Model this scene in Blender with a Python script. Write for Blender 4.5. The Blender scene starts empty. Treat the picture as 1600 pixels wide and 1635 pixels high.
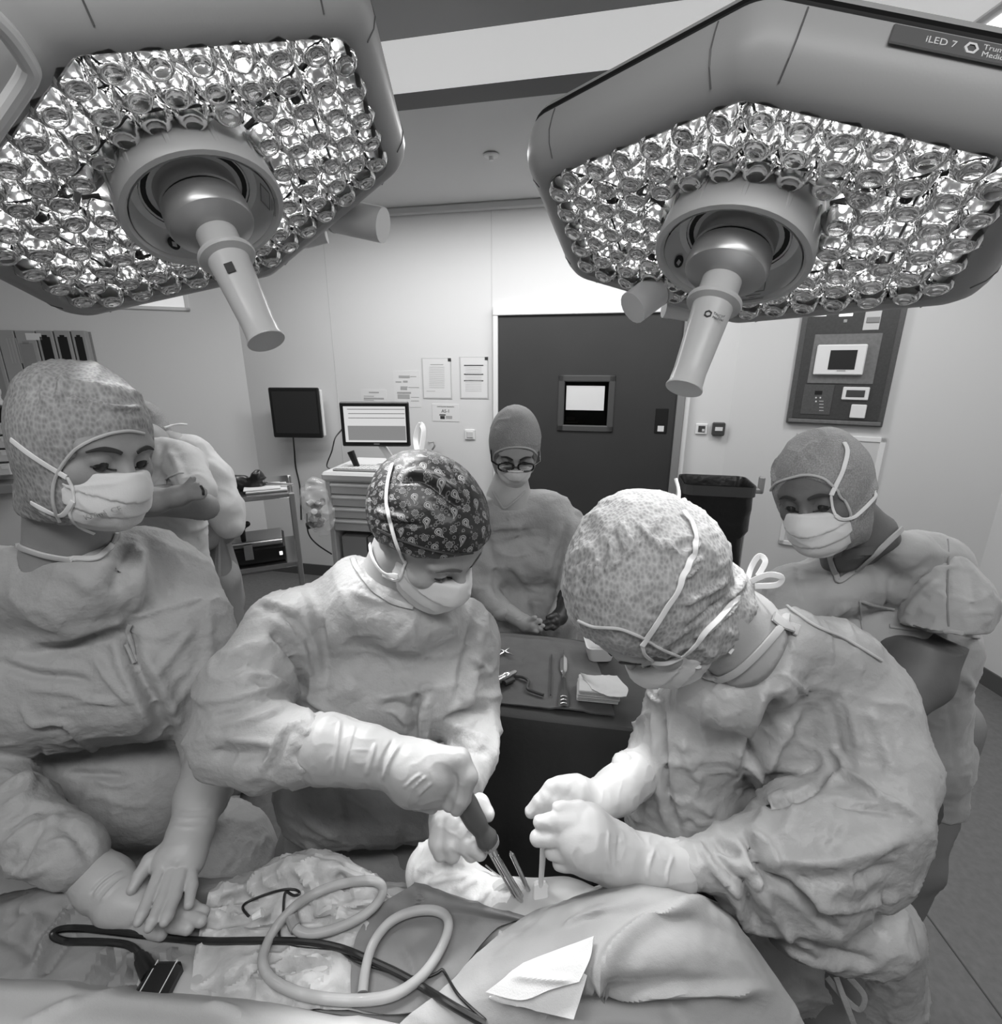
import bpy, math, random
import numpy as np
from mathutils import Vector, Matrix
from mathutils.bvhtree import BVHTree
random.seed(4); np.random.seed(4)
C = bpy.context.scene.collection
sc = bpy.context.scene
pi = math.pi

# ---------------------------------------------------------------- camera, world, light, exposure
TH = math.radians(16.5); FPX = 800.0; CAMH = 1.8
ct, st = math.cos(TH), math.sin(TH)
CAM = np.array([0, 0, CAMH])
cd = bpy.data.cameras.new('camera'); cam = bpy.data.objects.new('camera', cd); C.objects.link(cam)
cd.sensor_fit = 'HORIZONTAL'; cd.sensor_width = 36.0; cd.lens = 36.0 * FPX / 1600; cd.clip_start = 0.02
cam.location = (0, 0, CAMH); cam.rotation_euler = (pi / 2 - TH, 0, 0)
sc.camera = cam
w = bpy.data.worlds.new('world'); sc.world = w; w.use_nodes = True
w.node_tree.nodes['Background'].inputs[0].default_value = (1, 1, 1, 1)
w.node_tree.nodes['Background'].inputs[1].default_value = 0.12
def area(name, loc, aim, size, power, sizey=None, spread=180, shape='RECTANGLE'):
    l = bpy.data.lights.new(name, 'AREA'); l.energy = power; l.shape = shape; l.size = size
    if sizey: l.size_y = sizey
    l.spread = math.radians(spread)
    o = bpy.data.objects.new(name, l); C.objects.link(o); o.location = loc
    o.rotation_euler = (Vector(aim) - Vector(loc)).to_track_quat('-Z', 'Y').to_euler()
    return o
area('ceiling_luminaire_light', (-.3, 2.9, 2.79), (-.3, 2.9, 0), 2.6, 40, .35)
area('ceiling_luminaire_light', (1.75, 1.6, 2.79), (1.75, 1.6, 0), .35, 46, 1.6)
area('ceiling_luminaire_light', (-1.9, 1.6, 2.79), (-1.9, 1.6, 0), .35, 42, 1.6)
area('ceiling_luminaire_light', (0.0, -.35, 2.79), (0.0, -.2, 0), 2.4, 31, .4)
sc.view_settings.view_transform = 'Standard'; sc.view_settings.look = 'None'
sc.view_settings.gamma = 1; sc.view_settings.use_curve_mapping = False
sc.view_settings.exposure = 0.08
sc.cycles.max_bounces = 9; sc.cycles.transmission_bounces = 8; sc.cycles.glossy_bounces = 4
sc.cycles.diffuse_bounces = 4; sc.cycles.caustics_reflective = False; sc.cycles.caustics_refractive = False
sc.cycles.transparent_max_bounces = 12; sc.cycles.sample_clamp_indirect = 6

# ---------------------------------------------------------------- helpers: geometry
def P(u, v, z):
    xc = (u - 800) / FPX * z; yc = -(v - 817.5) / FPX * z
    return np.array([xc, ct * z + st * yc, CAMH - st * z + ct * yc])
def nrm(a):
    a = np.asarray(a, float); return a / np.linalg.norm(a)
def frame(f, up):
    f = nrm(f); r = nrm(np.cross(f, up)); u = np.cross(r, f)
    return np.stack([r, f, u], 1)          # columns: right, forward, up
def vnoise(p, seed=0):
    p = np.asarray(p, np.float64); i = np.floor(p).astype(np.int64); f = p - i; f = f * f * f * (f * (f * 6 - 15) + 10)
    def h(ix, iy, iz):
        n = (ix * 374761393 + iy * 668265263 + iz * 2147483647 + seed * 974711) & 0xffffffff
        n = ((n ^ (n >> 13)) * 1274126177) & 0xffffffff; n = n ^ (n >> 16)
        return (n & 0xffff) / 32767.5 - 1
    r = 0
    for dx in (0, 1):
        for dy in (0, 1):
            for dz in (0, 1):
                wgt = (f[:, 0] if dx else 1 - f[:, 0]) * (f[:, 1] if dy else 1 - f[:, 1]) * (f[:, 2] if dz else 1 - f[:, 2])
                r = r + wgt * h(i[:, 0] + dx, i[:, 1] + dy, i[:, 2] + dz)
    return r
class SDF:
    def __init__(s, k=.02): s.ops = []; s.k = k; s.lo = np.full(3, 1e9); s.hi = np.full(3, -1e9); s.post = None
    def grow(s, c, r): s.lo = np.minimum(s.lo, c - r); s.hi = np.maximum(s.hi, c + r)
    def cap(s, a, b, ra, rb=None, k=None, flat=None, op='u'):
        a = np.asarray(a, float); b = np.asarray(b, float); rb = ra if rb is None else rb
        s.ops.append(('c', op, s.k if k is None else k, a, b, ra, rb, flat))
        if op == 'u': s.grow(a, ra); s.grow(b, rb)
        return s
    def chain(s, pts, k=None, flat=None, op='u'):
        for p, q in zip(pts[:-1], pts[1:]): s.cap(p[0], q[0], p[1], q[1], k, flat, op)
        return s
    def pch(s, pts, k=None, flat=None, op='u'):     # (u, v, z, radius in px at that depth)
        return s.chain([(P(u, v, z), r * z / FPX) for u, v, z, r in pts], k, flat, op)
    def ell(s, c, r, R=None, k=None, op='u'):
        c = np.asarray(c, float); r = np.asarray(r, float); R = np.eye(3) if R is None else R
        s.ops.append(('e', op, s.k if k is None else k, c, r, R))
        if op == 'u': s.grow(c, r.max())
        return s
    def half(s, c, n, k=.004, op='i'):                # keep the side n points away from
        s.ops.append(('h', op, k, np.asarray(c, float), nrm(n))); return s
    def dist(s, o, p):
        if o[0] == 'c':
            _, _, _, a, b, ra, rb, flat = o
            ab = b - a; L = ab @ ab; q = p - a
            t = np.clip(q @ ab / L, 0, 1) if L > 1e-12 else np.zeros(len(p))
            q = q - t[:, None] * ab
            if flat is not None:
                ax, f = flat; q = q + ((q @ ax) * (f - 1))[:, None] * ax
                return (np.sqrt((q * q).sum(1)) - (ra + (rb - ra) * t)) / (f ** .5)
            return np.sqrt((q * q).sum(1)) - (ra + (rb - ra) * t)
        if o[0] == 'e':
            _, _, _, c, r, R = o
            q = (p - c) @ R; k0 = np.sqrt(((q / r) ** 2).sum(1)); k1 = np.sqrt(((q / (r * r)) ** 2).sum(1)) + 1e-9
            return k0 * (k0 - 1) / k1
        return (p - o[3]) @ o[4]
    def __call__(s, p, near=None):
        d = np.full(len(p), 1e3)
        if near is not None: cen, rad = near
        for o in s.ops:
            k = o[2]
            if near is not None and o[0] == 'c' and o[1] == 'u' and o[7] is None:
                if s.dist(o, cen[None])[0] > rad + .03 + k: continue
            e = s.dist(o, p)
            if o[1] == 'u':
                h = np.clip(.5 + .5 * (d - e) / k, 0, 1); d = d + (e - d) * h - k * h * (1 - h)
            elif o[1] == 's':
                e = -e; h = np.clip(.5 - .5 * (d - e) / k, 0, 1); d = d + (e - d) * h + k * h * (1 - h)
            else:
                h = np.clip(.5 - .5 * (d - e) / k, 0, 1); d = d + (e - d) * h + k * h * (1 - h)
        if s.post is not None: d = s.post(p, d)
        return d
def polygonise(f, h, pad=.02):
    lo = f.lo - pad; hi = f.hi + pad; B = 6
    nc = np.ceil((hi - lo) / (h * B)).astype(int) + 1
    ax = [lo[i] + h * B * np.arange(nc[i]) for i in range(3)]
    g = np.stack(np.meshgrid(*ax, indexing='ij'), -1).reshape(-1, 3)
    D = f(g).reshape(nc)
    near = np.abs(D) < h * B * 2.0 + .012
    cell = np.zeros(nc - 1, bool)
    for dx in (0, 1):
        for dy in (0, 1):
            for dz in (0, 1):
                cell |= near[dx:nc[0] - 1 + dx, dy:nc[1] - 1 + dy, dz:nc[2] - 1 + dz]
    n = (nc - 1) * B + 1
    F = np.ones(n, np.float32)
    base = D[:-1, :-1, :-1]
    F[:-1, :-1, :-1] = np.where(base < 0, -1, 1).repeat(B, 0).repeat(B, 1).repeat(B, 2)
    off = np.stack(np.meshgrid(*[np.arange(B + 1)] * 3, indexing='ij'), -1).reshape(-1, 3)
    rad = h * B * .87
    idx = np.argwhere(cell)
    # group the active blocks in 3x3x3 superblocks
    key = (idx // 3); o = np.lexsort(key.T); idx = idx[o]; key = key[o]
    cut = np.flatnonzero((np.diff(key, axis=0) != 0).any(1)) + 1
    for blk in np.split(idx, cut):
        ijk = (blk[:, None, :] * B + off[None]).reshape(-1, 3)
        p = lo + h * ijk
        c = (p.min(0) + p.max(0)) / 2; r = np.linalg.norm(p.max(0) - c)
        F[ijk[:, 0], ijk[:, 1], ijk[:, 2]] = f(p, (c, r))
    S = F < 0
    cnt = np.zeros(n - 1, np.int8)
    cs = [(dx, dy, dz) for dx in (0, 1) for dy in (0, 1) for dz in (0, 1)]
    sl = lambda A, c: A[c[0]:n[0] - 1 + c[0], c[1]:n[1] - 1 + c[1], c[2]:n[2] - 1 + c[2]]
    for c in cs: cnt += sl(S, c)
    act = np.argwhere((cnt > 0) & (cnt < 8))
    vid = np.full(n - 1, -1, np.int64); vid[act[:, 0], act[:, 1], act[:, 2]] = np.arange(len(act))
    acc = np.zeros((len(act), 3)); num = np.zeros(len(act))
    val = {c: F[act[:, 0] + c[0], act[:, 1] + c[1], act[:, 2] + c[2]].astype(float) for c in cs}
    for c in cs:
        for a in range(3):
            if c[a] == 0:
                e = list(c); e[a] = 1; e = tuple(e)
                m = (val[c] < 0) != (val[e] < 0)
                t = val[c] / np.where(m, val[c] - val[e], 1)
                q = np.tile(np.array(c, float), (len(act), 1)); q[:, a] = t
                acc[m] += q[m]; num[m] += 1
    V = lo + h * (act + acc / num[:, None])
    Q = []
    for a in range(3):
        b, c = (a + 1) % 3, (a + 2) % 3
        sA = [slice(None)] * 3; sB = [slice(None)] * 3; sA[a] = slice(0, n[a] - 1); sB[a] = slice(1, n[a])
        X = S[tuple(sA)]; Y = S[tuple(sB)]
        e = np.argwhere(X != Y); e = e[(e[:, b] > 0) & (e[:, c] > 0) & (e[:, b] < n[b] - 1) & (e[:, c] < n[c] - 1)]
        s0 = X[e[:, 0], e[:, 1], e[:, 2]]
        def cell_id(db, dc):
            q = e.copy(); q[:, b] -= db; q[:, c] -= dc; return vid[q[:, 0], q[:, 1], q[:, 2]]
        quad = np.stack([cell_id(1, 1), cell_id(0, 1), cell_id(0, 0), cell_id(1, 0)], 1)
        quad[~s0] = quad[~s0][:, ::-1]
        Q.append(quad)
    Q = np.concatenate(Q); Q = Q[(Q >= 0).all(1)]
    return Surf(V, Q)
GAIN = 1.25
class Surf:
    def __init__(s, V, F): s.V = np.asarray(V, float); s.F = F; s._b = None
    def bvh(s):
        if s._b is None: s._b = BVHTree.FromPolygons(s.V.tolist(), [list(map(int, f)) for f in s.F])
        return s._b
    def normals(s):
        F = np.asarray(s.F); a, b, c = s.V[F[:, 0]], s.V[F[:, 1]], s.V[F[:, 2]]
        fn = np.cross(b - a, c - a); N = np.zeros_like(s.V)
        for j in range(F.shape[1]): np.add.at(N, F[:, j], fn)
        return N / (np.linalg.norm(N, axis=1)[:, None] + 1e-12)
    def disp(s, d): s.V = s.V + s.normals() * d[:, None]; s._b = None; return s
    def smooth(s, it=1, lam=.5):
        F = np.asarray(s.F)
        for _ in range(it):
            A = np.zeros_like(s.V); n = np.zeros(len(s.V)); m = F.shape[1]
            for j in range(m):
                for q in ((j + 1) % m, (j - 1) % m):
                    np.add.at(A, F[:, j], s.V[F[:, q]]); np.add.at(n, F[:, j], 1)
            s.V = s.V + lam * (A / np.maximum(n, 1)[:, None] - s.V) * (n > 0)[:, None]
        s._b = None; return s
    def crumple(s, amp, scale, axis=None, stretch=1, seed=0, sharp=1.0, mask=None):
        p = s.V.copy()
        if axis is not None:
            ax = nrm(axis); p = p - ((p @ ax) * (1 - 1 / stretch))[:, None] * ax
        p = p / scale; wv = np.stack([vnoise(p * .7 + 11, seed + 5), vnoise(p * .7 + 31, seed + 6), vnoise(p * .7 + 57, seed + 7)], 1)
        n = vnoise(p + .6 * wv, seed); r = (1 - np.abs(n)) ** (2 * sharp) - .4
        d = amp * r
        if mask is not None: d = d * mask(s.V)
        return s.disp(d)
    def fold(s, lst, on=None):
        """lst: (pixel polyline, width px, height mm [, shade side]) ridges and valleys pressed into the cloth"""
        N = s.normals(); D = np.zeros(len(s.V)); b = s.bvh()
        for it in lst:
            pts, wpx, hmm = it[0], it[1], it[2]
            q, _, zz = cast_line(pts, [s])
            if len(q) < 2: continue
            for _ in range(5): q[1:-1] = (q[:-2] + 2 * q[1:-1] + q[2:]) / 4
            wid = wpx * zz.mean() / FPX
            lo = q.min(0) - wid * 3; hi = q.max(0) + wid * 3
            ix = np.flatnonzero(((s.V > lo) & (s.V < hi)).all(1))
            if not len(ix): continue
            X = s.V[ix]; best = np.full(len(ix), 1e9); tt = np.zeros(len(ix)); sg = np.zeros(len(ix))
            vd = nrm(q.mean(0) - CAM)
            for i in range(len(q) - 1):
                a, d = q[i], q[i + 1] - q[i]; L = d @ d
                if L < 1e-12: continue
                t = np.clip((X - a) @ d / L, 0, 1); r = X - a - t[:, None] * d; e = np.sqrt((r * r).sum(1))
                m = e < best; best[m] = e[m]; tt[m] = (i + t[m]) / (len(q) - 1); sg[m] = (r[m] @ np.cross(d, vd)) 
            taper = np.minimum(1, np.minimum(tt, 1 - tt) * 5 + .15)
            x = best / wid
            prof = np.exp(-x * x) * 1.25 - .25 * np.exp(-(x / 2.2) ** 2)
            if len(it) > 3:                       # one-sided: sharp step, soft roll-off on the other side
                side = np.sign(sg) * it[3]
                prof = np.where(side > 0, np.exp(-(x / .8) ** 2), np.exp(-(x / 1.6) ** 2))
            D[ix] += hmm * .001 * prof * taper
        return s.disp(D * GAIN)
def catmull(pts, n=8, closed=False):
    p = np.asarray(pts, float); m = len(p)
    if m < 3 and not closed:
        return np.stack([p[0] + (p[-1] - p[0]) * t for t in np.linspace(0, 1, n + 1)])
    out = []
    for i in range(m if closed else m - 1):
        if closed: a, b, c, d = p[(i - 1) % m], p[i], p[(i + 1) % m], p[(i + 2) % m]
        else: a, b, c, d = p[max(i - 1, 0)], p[i], p[i + 1], p[min(i + 2, m - 1)]
        for t in np.arange(n) / n:
            out.append(.5 * ((2 * b) + (-a + c) * t + (2 * a - 5 * b + 4 * c - d) * t * t + (-a + 3 * b - 3 * c + d) * t ** 3))
    if not closed: out.append(p[-1])
    return np.array(out)
def cast(u, v, surfs):
    d = P(u, v, 1) - CAM; L = np.linalg.norm(d); best = None
    for s in surfs:
        h = s.bvh().ray_cast(Vector(CAM), Vector(d / L))
        if h[0] is not None and (best is None or h[3] < best[2]): best = (np.array(h[0]), np.array(h[1]), h[3])
    if best is None: return None
    n = best[1]
    if n @ d > 0: n = -n
    return best[0], n, best[2] / L
def cast_line(pts, surfs, n=7):
    q, nn, zz = [], [], []
    for u, v in catmull(pts, n):
        h = cast(u, v, surfs)
        if h is not None: q.append(h[0]); nn.append(h[1]); zz.append(h[2])
    return np.array(q), np.array(nn), np.array(zz)

# ---------------------------------------------------------------- helpers: objects
def setp(o, label=None, cat=None, group=None, kind=None):
    if label: o['label'] = label
    if cat: o['category'] = cat
    if group: o['group'] = group
    if kind: o['kind'] = kind
    return o
def thing(name, label, cat, loc=(0, 0, 0), group=None, R=None):
    o = bpy.data.objects.new(name, None); o.empty_display_size = .05; C.objects.link(o)
    M = Matrix.Translation(Vector([float(x) for x in loc]))
    if R is not None: M = M @ Matrix(np.asarray(R).tolist()).to_4x4()
    o.matrix_world = M
    return setp(o, label, cat, group)
def world(o):
    m = np.eye(4)
    while o is not None: m = np.array(o.matrix_basis) @ m; o = o.parent
    return m
def mobj(name, V, F, m, parent=None, smooth=True, local=False, uv=None, sharp=27):
    """mesh object; V in world coordinates unless local (then in the parent's)"""
    V = np.asarray(V, float)
    me = bpy.data.meshes.new(name)
    if parent is not None and not local:
        M = np.linalg.inv(world(parent)); V = V @ M[:3, :3].T + M[:3, 3]
    loc = np.zeros(3)
    if parent is None:
        loc = np.array([(V[:, 0].min() + V[:, 0].max()) / 2, (V[:, 1].min() + V[:, 1].max()) / 2, V[:, 2].min()]); V = V - loc
    me.from_pydata(V.tolist(), [], [list(map(int, f)) for f in F]); me.update()
    if smooth: me.polygons.foreach_set('use_smooth', [True] * len(me.polygons))
    if uv is not None:
        ul = me.uv_layers.new(name='UVMap'); li = np.zeros(len(me.loops), np.int32); me.loops.foreach_get('vertex_index', li)
        ul.data.foreach_set('uv', np.asarray(uv)[li].astype(np.float32).ravel())
    if m is not None: me.materials.append(m)
    if smooth and sharp: me.set_sharp_from_angle(angle=math.radians(sharp))
    o = bpy.data.objects.new(name, me); C.objects.link(o)
    if parent is not None: o.parent = parent
    else: o.location = loc
    bpy.context.view_layer.update() if parent is None else None
    return o
def sobj(name, s, m, parent=None, uv=None): return mobj(name, s.V, s.F, m, parent, True, False, uv, 0)
class MB:
    def __init__(s): s.V = []; s.F = []; s.n = 0
    def add(s, V, F):
        s.V.append(np.asarray(V, float)); s.F += [[int(i) + s.n for i in f] for f in F]; s.n += len(V); return s
    def box(s, lo, hi, T=None, bev=0):
        lo = np.array(lo, float); hi = np.array(hi, float); lo, hi = np.minimum(lo, hi), np.maximum(lo, hi)
        b = min(bev, (hi - lo).min() * .45)
        if b <= 0:
            V = [[x, y, z] for x in (lo[0], hi[0]) for y in (lo[1], hi[1]) for z in (lo[2], hi[2])]
            F = [[0, 1, 3, 2], [4, 6, 7, 5], [0, 4, 5, 1], [2, 3, 7, 6], [0, 2, 6, 4], [1, 5, 7, 3]]
        else:
            V = []; I = {}
            for sx in (0, 1):
                for sy in (0, 1):
                    for sz in (0, 1):
                        c = np.array([hi[0] if sx else lo[0], hi[1] if sy else lo[1], hi[2] if sz else lo[2]])
                        sg = np.array([-1 if sx else 1, -1 if sy else 1, -1 if sz else 1]) * b
                        for a in range(3):
                            p = c + sg; p[a] = c[a]; I[(sx, sy, sz, a)] = len(V); V.append(p)
            F = []
            for a in range(3):
                b1, c1 = (a + 1) % 3, (a + 2) % 3
                for e in (0, 1):
                    q = []
                    for (m, n) in ((0, 0), (1, 0), (1, 1), (0, 1)):
                        k = [0, 0, 0]; k[a] = e; k[b1] = m; k[c1] = n; q.append(I[(*k, a)])
                    F.append(q if e else q[::-1])
                for (m, n) in ((0, 0), (1, 0), (1, 1), (0, 1)):       # edges along axis a
                    k0 = [0, 0, 0]; k0[a] = 0; k0[b1] = m; k0[c1] = n; k1 = list(k0); k1[a] = 1
                    q = [I[(*k0, b1)], I[(*k1, b1)], I[(*k1, c1)], I[(*k0, c1)]]
                    F.append(q if (m == n) else q[::-1])
            for sx in (0, 1):
                for sy in (0, 1):
                    for sz in (0, 1):
                        q = [I[(sx, sy, sz, a)] for a in range(3)]
                        F.append(q if (sx + sy + sz) % 2 == 1 else q[::-1])
        V = np.array(V)
        if T is not None: V = T(V)
        return s.add(V, F)
    def tube(s, pts, r, n=8, caps=True, flat=None):
        pts = np.asarray(pts, float); m = len(pts)
        r = np.broadcast_to(np.asarray(r, float), (m,))
        t = np.gradient(pts, axis=0); t /= np.linalg.norm(t, axis=1)[:, None] + 1e-12
        a = np.cross(t[0], [0, 0, 1.0]); a = np.cross(t[0], [1.0, 0, 0]) if np.linalg.norm(a) < 1e-3 else a; a = nrm(a)
        V = []
        for i in range(m):
            a = nrm(a - t[i] * (a @ t[i])); b = np.cross(t[i], a)
            an = np.arange(n) * 2 * pi / n
            V.append(pts[i] + r[i] * (np.cos(an)[:, None] * a + np.sin(an)[:, None] * b))
        V = np.concatenate(V); F = []
        for i in range(m - 1):
            for j in range(n): F.append([i * n + j, i * n + (j + 1) % n, (i + 1) * n + (j + 1) % n, (i + 1) * n + j])
        if caps: F.append(list(range(n))[::-1]); F.append([(m - 1) * n + j for j in range(n)])
        return s.add(V, F)
    def ribbon(s, pts, nor, width, th):
        pts = np.asarray(pts, float); nor = np.asarray(nor, float); m = len(pts)
        width = np.broadcast_to(np.asarray(width, float), (m,))
        t = np.gradient(pts, axis=0); t /= np.linalg.norm(t, axis=1)[:, None] + 1e-12
        b = np.cross(t, nor); b /= np.linalg.norm(b, axis=1)[:, None] + 1e-12; nn = np.cross(b, t)
        prof = [(-.5, 0), (-.42, .5), (0, .75), (.42, .5), (.5, 0), (.42, -.5), (-.42, -.5)]
        V = np.concatenate([pts[i] + np.array([b[i] * width[i] * x + nn[i] * th * y for x, y in prof]) for i in range(m)])
        n = len(prof); F = []
        for i in range(m - 1):
            for j in range(n): F.append([i * n + j, (i + 1) * n + j, (i + 1) * n + (j + 1) % n, i * n + (j + 1) % n])
        F.append(list(range(n))); F.append([(m - 1) * n + j for j in range(n)][::-1])
        return s.add(V, F)
    def lathe(s, prof, n=24, T=None, caps=True):
        V = []
        for r, z in prof:
            an = np.arange(n) * 2 * pi / n; V.append(np.stack([r * np.cos(an), r * np.sin(an), np.full(n, z)], 1))
        V = np.concatenate(V); F = []; m = len(prof)
        for i in range(m - 1):
            for j in range(n): F.append([i * n + j, i * n + (j + 1) % n, (i + 1) * n + (j + 1) % n, (i + 1) * n + j])
        if caps: F.append(list(range(n))[::-1]); F.append([(m - 1) * n + j for j in range(n)])
        if T is not None: V = T(V)
        return s.add(V, F)
    def loft(s, rings, closed_ring=True, caps=(False, False)):
        n = len(rings[0]); V = np.concatenate(rings); F = []
        for i in range(len(rings) - 1):
            for j in range(n if closed_ring else n - 1):
                F.append([i * n + j, i * n + (j + 1) % n, (i + 1) * n + (j + 1) % n, (i + 1) * n + j])
        if caps[0]: F.append(list(range(n))[::-1])
        if caps[1]: F.append([(len(rings) - 1) * n + j for j in range(n)])
        return s.add(V, F)
    def obj(s, name, m, parent=None, smooth=False, local=False): return mobj(name, np.concatenate(s.V), s.F, m, parent, smooth, local)
    def arr(s): return np.concatenate(s.V), s.F
def axT(c, zdir, xdir=(1, 0, 0)):
    z = nrm(zdir); x = np.asarray(xdir, float); x = x - z * (x @ z)
    x = nrm(x) if np.linalg.norm(x) > 1e-4 else nrm(np.cross([0, 1, 0], z)); y = np.cross(z, x)
    R = np.stack([x, y, z], 1); c = np.asarray(c, float)
    return lambda V: np.asarray(V) @ R.T + c
def pxtube(name, px, zs, r, m, parent=None, n=8, dens=8):
    pts = np.array([P(u, v, z) for (u, v), z in zip(px, zs)])
    return MB().tube(catmull(pts, dens), r, n).obj(name, m, parent, True)
def strap(name, px, surfs, width_px, m, parent, lift=.002, th=.002, nsm=2):
    q, nn, zz = cast_line(px, surfs)
    if len(q) < 3: return None
    for _ in range(nsm):
        q[1:-1] = (q[:-2] + 2 * q[1:-1] + q[2:]) / 4; nn[1:-1] = (nn[:-2] + 2 * nn[1:-1] + nn[2:]) / 4
    q = q + nn / np.linalg.norm(nn, axis=1)[:, None] * lift
    return MB().ribbon(q, nn, width_px * zz.mean() / FPX, th).obj(name, m, parent, True)

# ---------------------------------------------------------------- materials
class NT:
    def __init__(s, name):
        s.m = bpy.data.materials.new(name); s.m.use_nodes = True; s.t = s.m.node_tree; s.n = s.t.nodes; s.l = s.t.links
        s.b = s.n['Principled BSDF']; s.out = s.n['Material Output']
    def node(s, ty, **kw):
        x = s.n.new(ty)
        for k, v in kw.items(): setattr(x, k, v)
        return x
    def link(s, a, b): s.l.new(a, b)
    def math(s, op, a, b=None, c=None, clamp=False):
        x = s.n.new('ShaderNodeMath'); x.operation = op; x.use_clamp = clamp
        for i, v in enumerate((a, b, c)):
            if v is None: continue
            if isinstance(v, (int, float)): x.inputs[i].default_value = v
            else: s.l.new(v, x.inputs[i])
        return x.outputs[0]
def g(v): return (v, v, v, 1)
def M(name, col, rough=.6, metal=0, spec=.4, **kw):
    t = NT(name); b = t.b
    b.inputs['Base Color'].default_value = g(col); b.inputs['Roughness'].default_value = rough
    b.inputs['Metallic'].default_value = metal; b.inputs['Specular IOR Level'].default_value = spec
    if kw.get('sheen'): b.inputs['Sheen Weight'].default_value = kw['sheen']
    if kw.get('coat'): b.inputs['Coat Weight'].default_value = kw['coat']; b.inputs['Coat Roughness'].default_value = .1
    if kw.get('sss'):
        b.inputs['Subsurface Weight'].default_value = kw['sss']; b.inputs['Subsurface Radius'].default_value = (.008, .008, .008)
    if kw.get('emit'):
        b.inputs['Emission Color'].default_value = g(1); b.inputs['Emission Strength'].default_value = kw['emit']
    if kw.get('trans'): b.inputs['Transmission Weight'].default_value = kw['trans']; b.inputs['IOR'].default_value = kw.get('ior', 1.45)
    if kw.get('alpha'): b.inputs['Alpha'].default_value = kw['alpha']
    tc = t.node('ShaderNodeTexCoord'); co = tc.outputs['Object']
    hgt = None
    for (sca, stg, det) in kw.get('bump', []):
        nz = t.node('ShaderNodeTexNoise'); nz.inputs['Scale'].default_value = sca; nz.inputs['Detail'].default_value = det
        t.link(co, nz.inputs['Vector'])
        h = t.math('MULTIPLY', nz.outputs[0], stg); hgt = h if hgt is None else t.math('ADD', hgt, h)
    if hgt is not None:
        bp = t.node('ShaderNodeBump'); bp.inputs['Strength'].default_value = 1; bp.inputs['Distance'].default_value = .001
        t.link(hgt, bp.inputs['Height']); t.link(bp.outputs[0], b.inputs['Normal'])
    if kw.get('var'):
        sca, amt = kw['var']
        nz = t.node('ShaderNodeTexNoise'); nz.inputs['Scale'].default_value = sca; nz.inputs['Detail'].default_value = 4
        t.link(co, nz.inputs['Vector'])
        mx = t.node('ShaderNodeMapRange'); mx.inputs[1].default_value = .3; mx.inputs[2].default_value = .7
        mx.inputs[3].default_value = col * (1 - amt); mx.inputs[4].default_value = min(1, col * (1 + amt))
        t.link(nz.outputs[0], mx.inputs[0]); t.link(mx.outputs[0], b.inputs['Base Color'])
    return t.m

# the tones of the place (a black and white photograph)
m_wall = M('wall_paint', .72, .55, bump=[(60, .25, 3)])
m_wallr = M('wall_panel_right', .66, .5, bump=[(60, .25, 3)])
m_ceil = M('ceiling_paint', .72, .6)
m_ceil_w = M('ceiling_white', .8, .5)
m_ceil_d = M('ceiling_metal_panel', .34, .45, .2)
m_dark_trim = M('dark_trim', .07, .5)
m_floor = M('vinyl_floor', .15, .45, var=(40, .12))
m_base = M('cove_base', .09, .5)
m_door = M('door_laminate', .045, .5, var=(3, .06))
m_doorf = M('door_frame_grey', .32, .45, .3)
m_alu = M('aluminium', .5, .35, .7)
m_steel = M('steel', .62, .22, 1.0)
m_black = M('black_plastic', .012, .4)
m_dkgrey = M('dark_grey_plastic', .06, .45)
m_mid = M('mid_grey_plastic', .28, .45)
m_white = M('white_plastic', .78, .4)
m_offw = M('off_white_plastic', .62, .45)
m_paper = M('paper', .74, .7)
m_ink = M('ink', .04, .6)
m_inkm = M('ink_grey', .4, .6)
m_rubber = M('black_rubber', .01, .35, spec=.6)
m_screen_off = M('screen_glass_dark', .03, .25)
m_panel = M('brushed_panel', .13, .38, .5, var=(90, .1))
m_panel2 = M('brushed_plate', .24, .35, .5, var=(60, .1))
m_bag = M('clear_bag', .75, .15, spec=.8, alpha=.28)
m_binbag = M('black_bin_bag', .006, .3, spec=.7, bump=[(25, 3, 3)])
m_card = M('cardboard_grey', .36, .7)
m_house = M('lamp_housing', .40, .42, spec=.4, bump=[(300, .12, 2)])
m_house_band = M('lamp_band', .03, .4)
m_house_tag = M('lamp_tag', .12, .45)
m_ring = M('lamp_ring', .6, .4)
m_dish = M('lamp_dish', .9, .4)
m_lampw = M('lamp_white', .75, .38)
m_stem = M('lamp_stem_metal', .5, .34, .6)
m_reflect = M('lens_tray_metal', .75, .25, .4)
m_lens_mid = None

def emis(name, col, strength):
    t = NT(name); t.b.inputs['Base Color'].default_value = g(col)
    t.b.inputs['Emission Color'].default_value = g(1); t.b.inputs['Emission Strength'].default_value = strength
    return t.m
m_lumi = emis('luminaire_diffuser', .8, 1.6)
m_soft_glow = emis('strip_and_vent_glow', .8, .35)
m_led = emis('led_chip', .8, 10.0)
m_scr = emis('lit_screen', .02, .62)
m_scr2 = emis('lit_screen_grey', .02, .22)
m_bulb = emis('indicator_lamp', .5, 1.2)
def glass(name, col, rough, ior, body=0):
    t = NT(name); b = t.b
    b.inputs['Base Color'].default_value = g(col); b.inputs['Roughness'].default_value = rough
    b.inputs['Transmission Weight'].default_value = 1; b.inputs['IOR'].default_value = ior
    return t.m
m_lens = glass('lens_acrylic', .93, .02, 1.49)
m_cover = M('handle_cover_plastic', .60, .3, sss=.25)
m_pane = glass('window_pane', .5, .0, 1.05)

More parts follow.
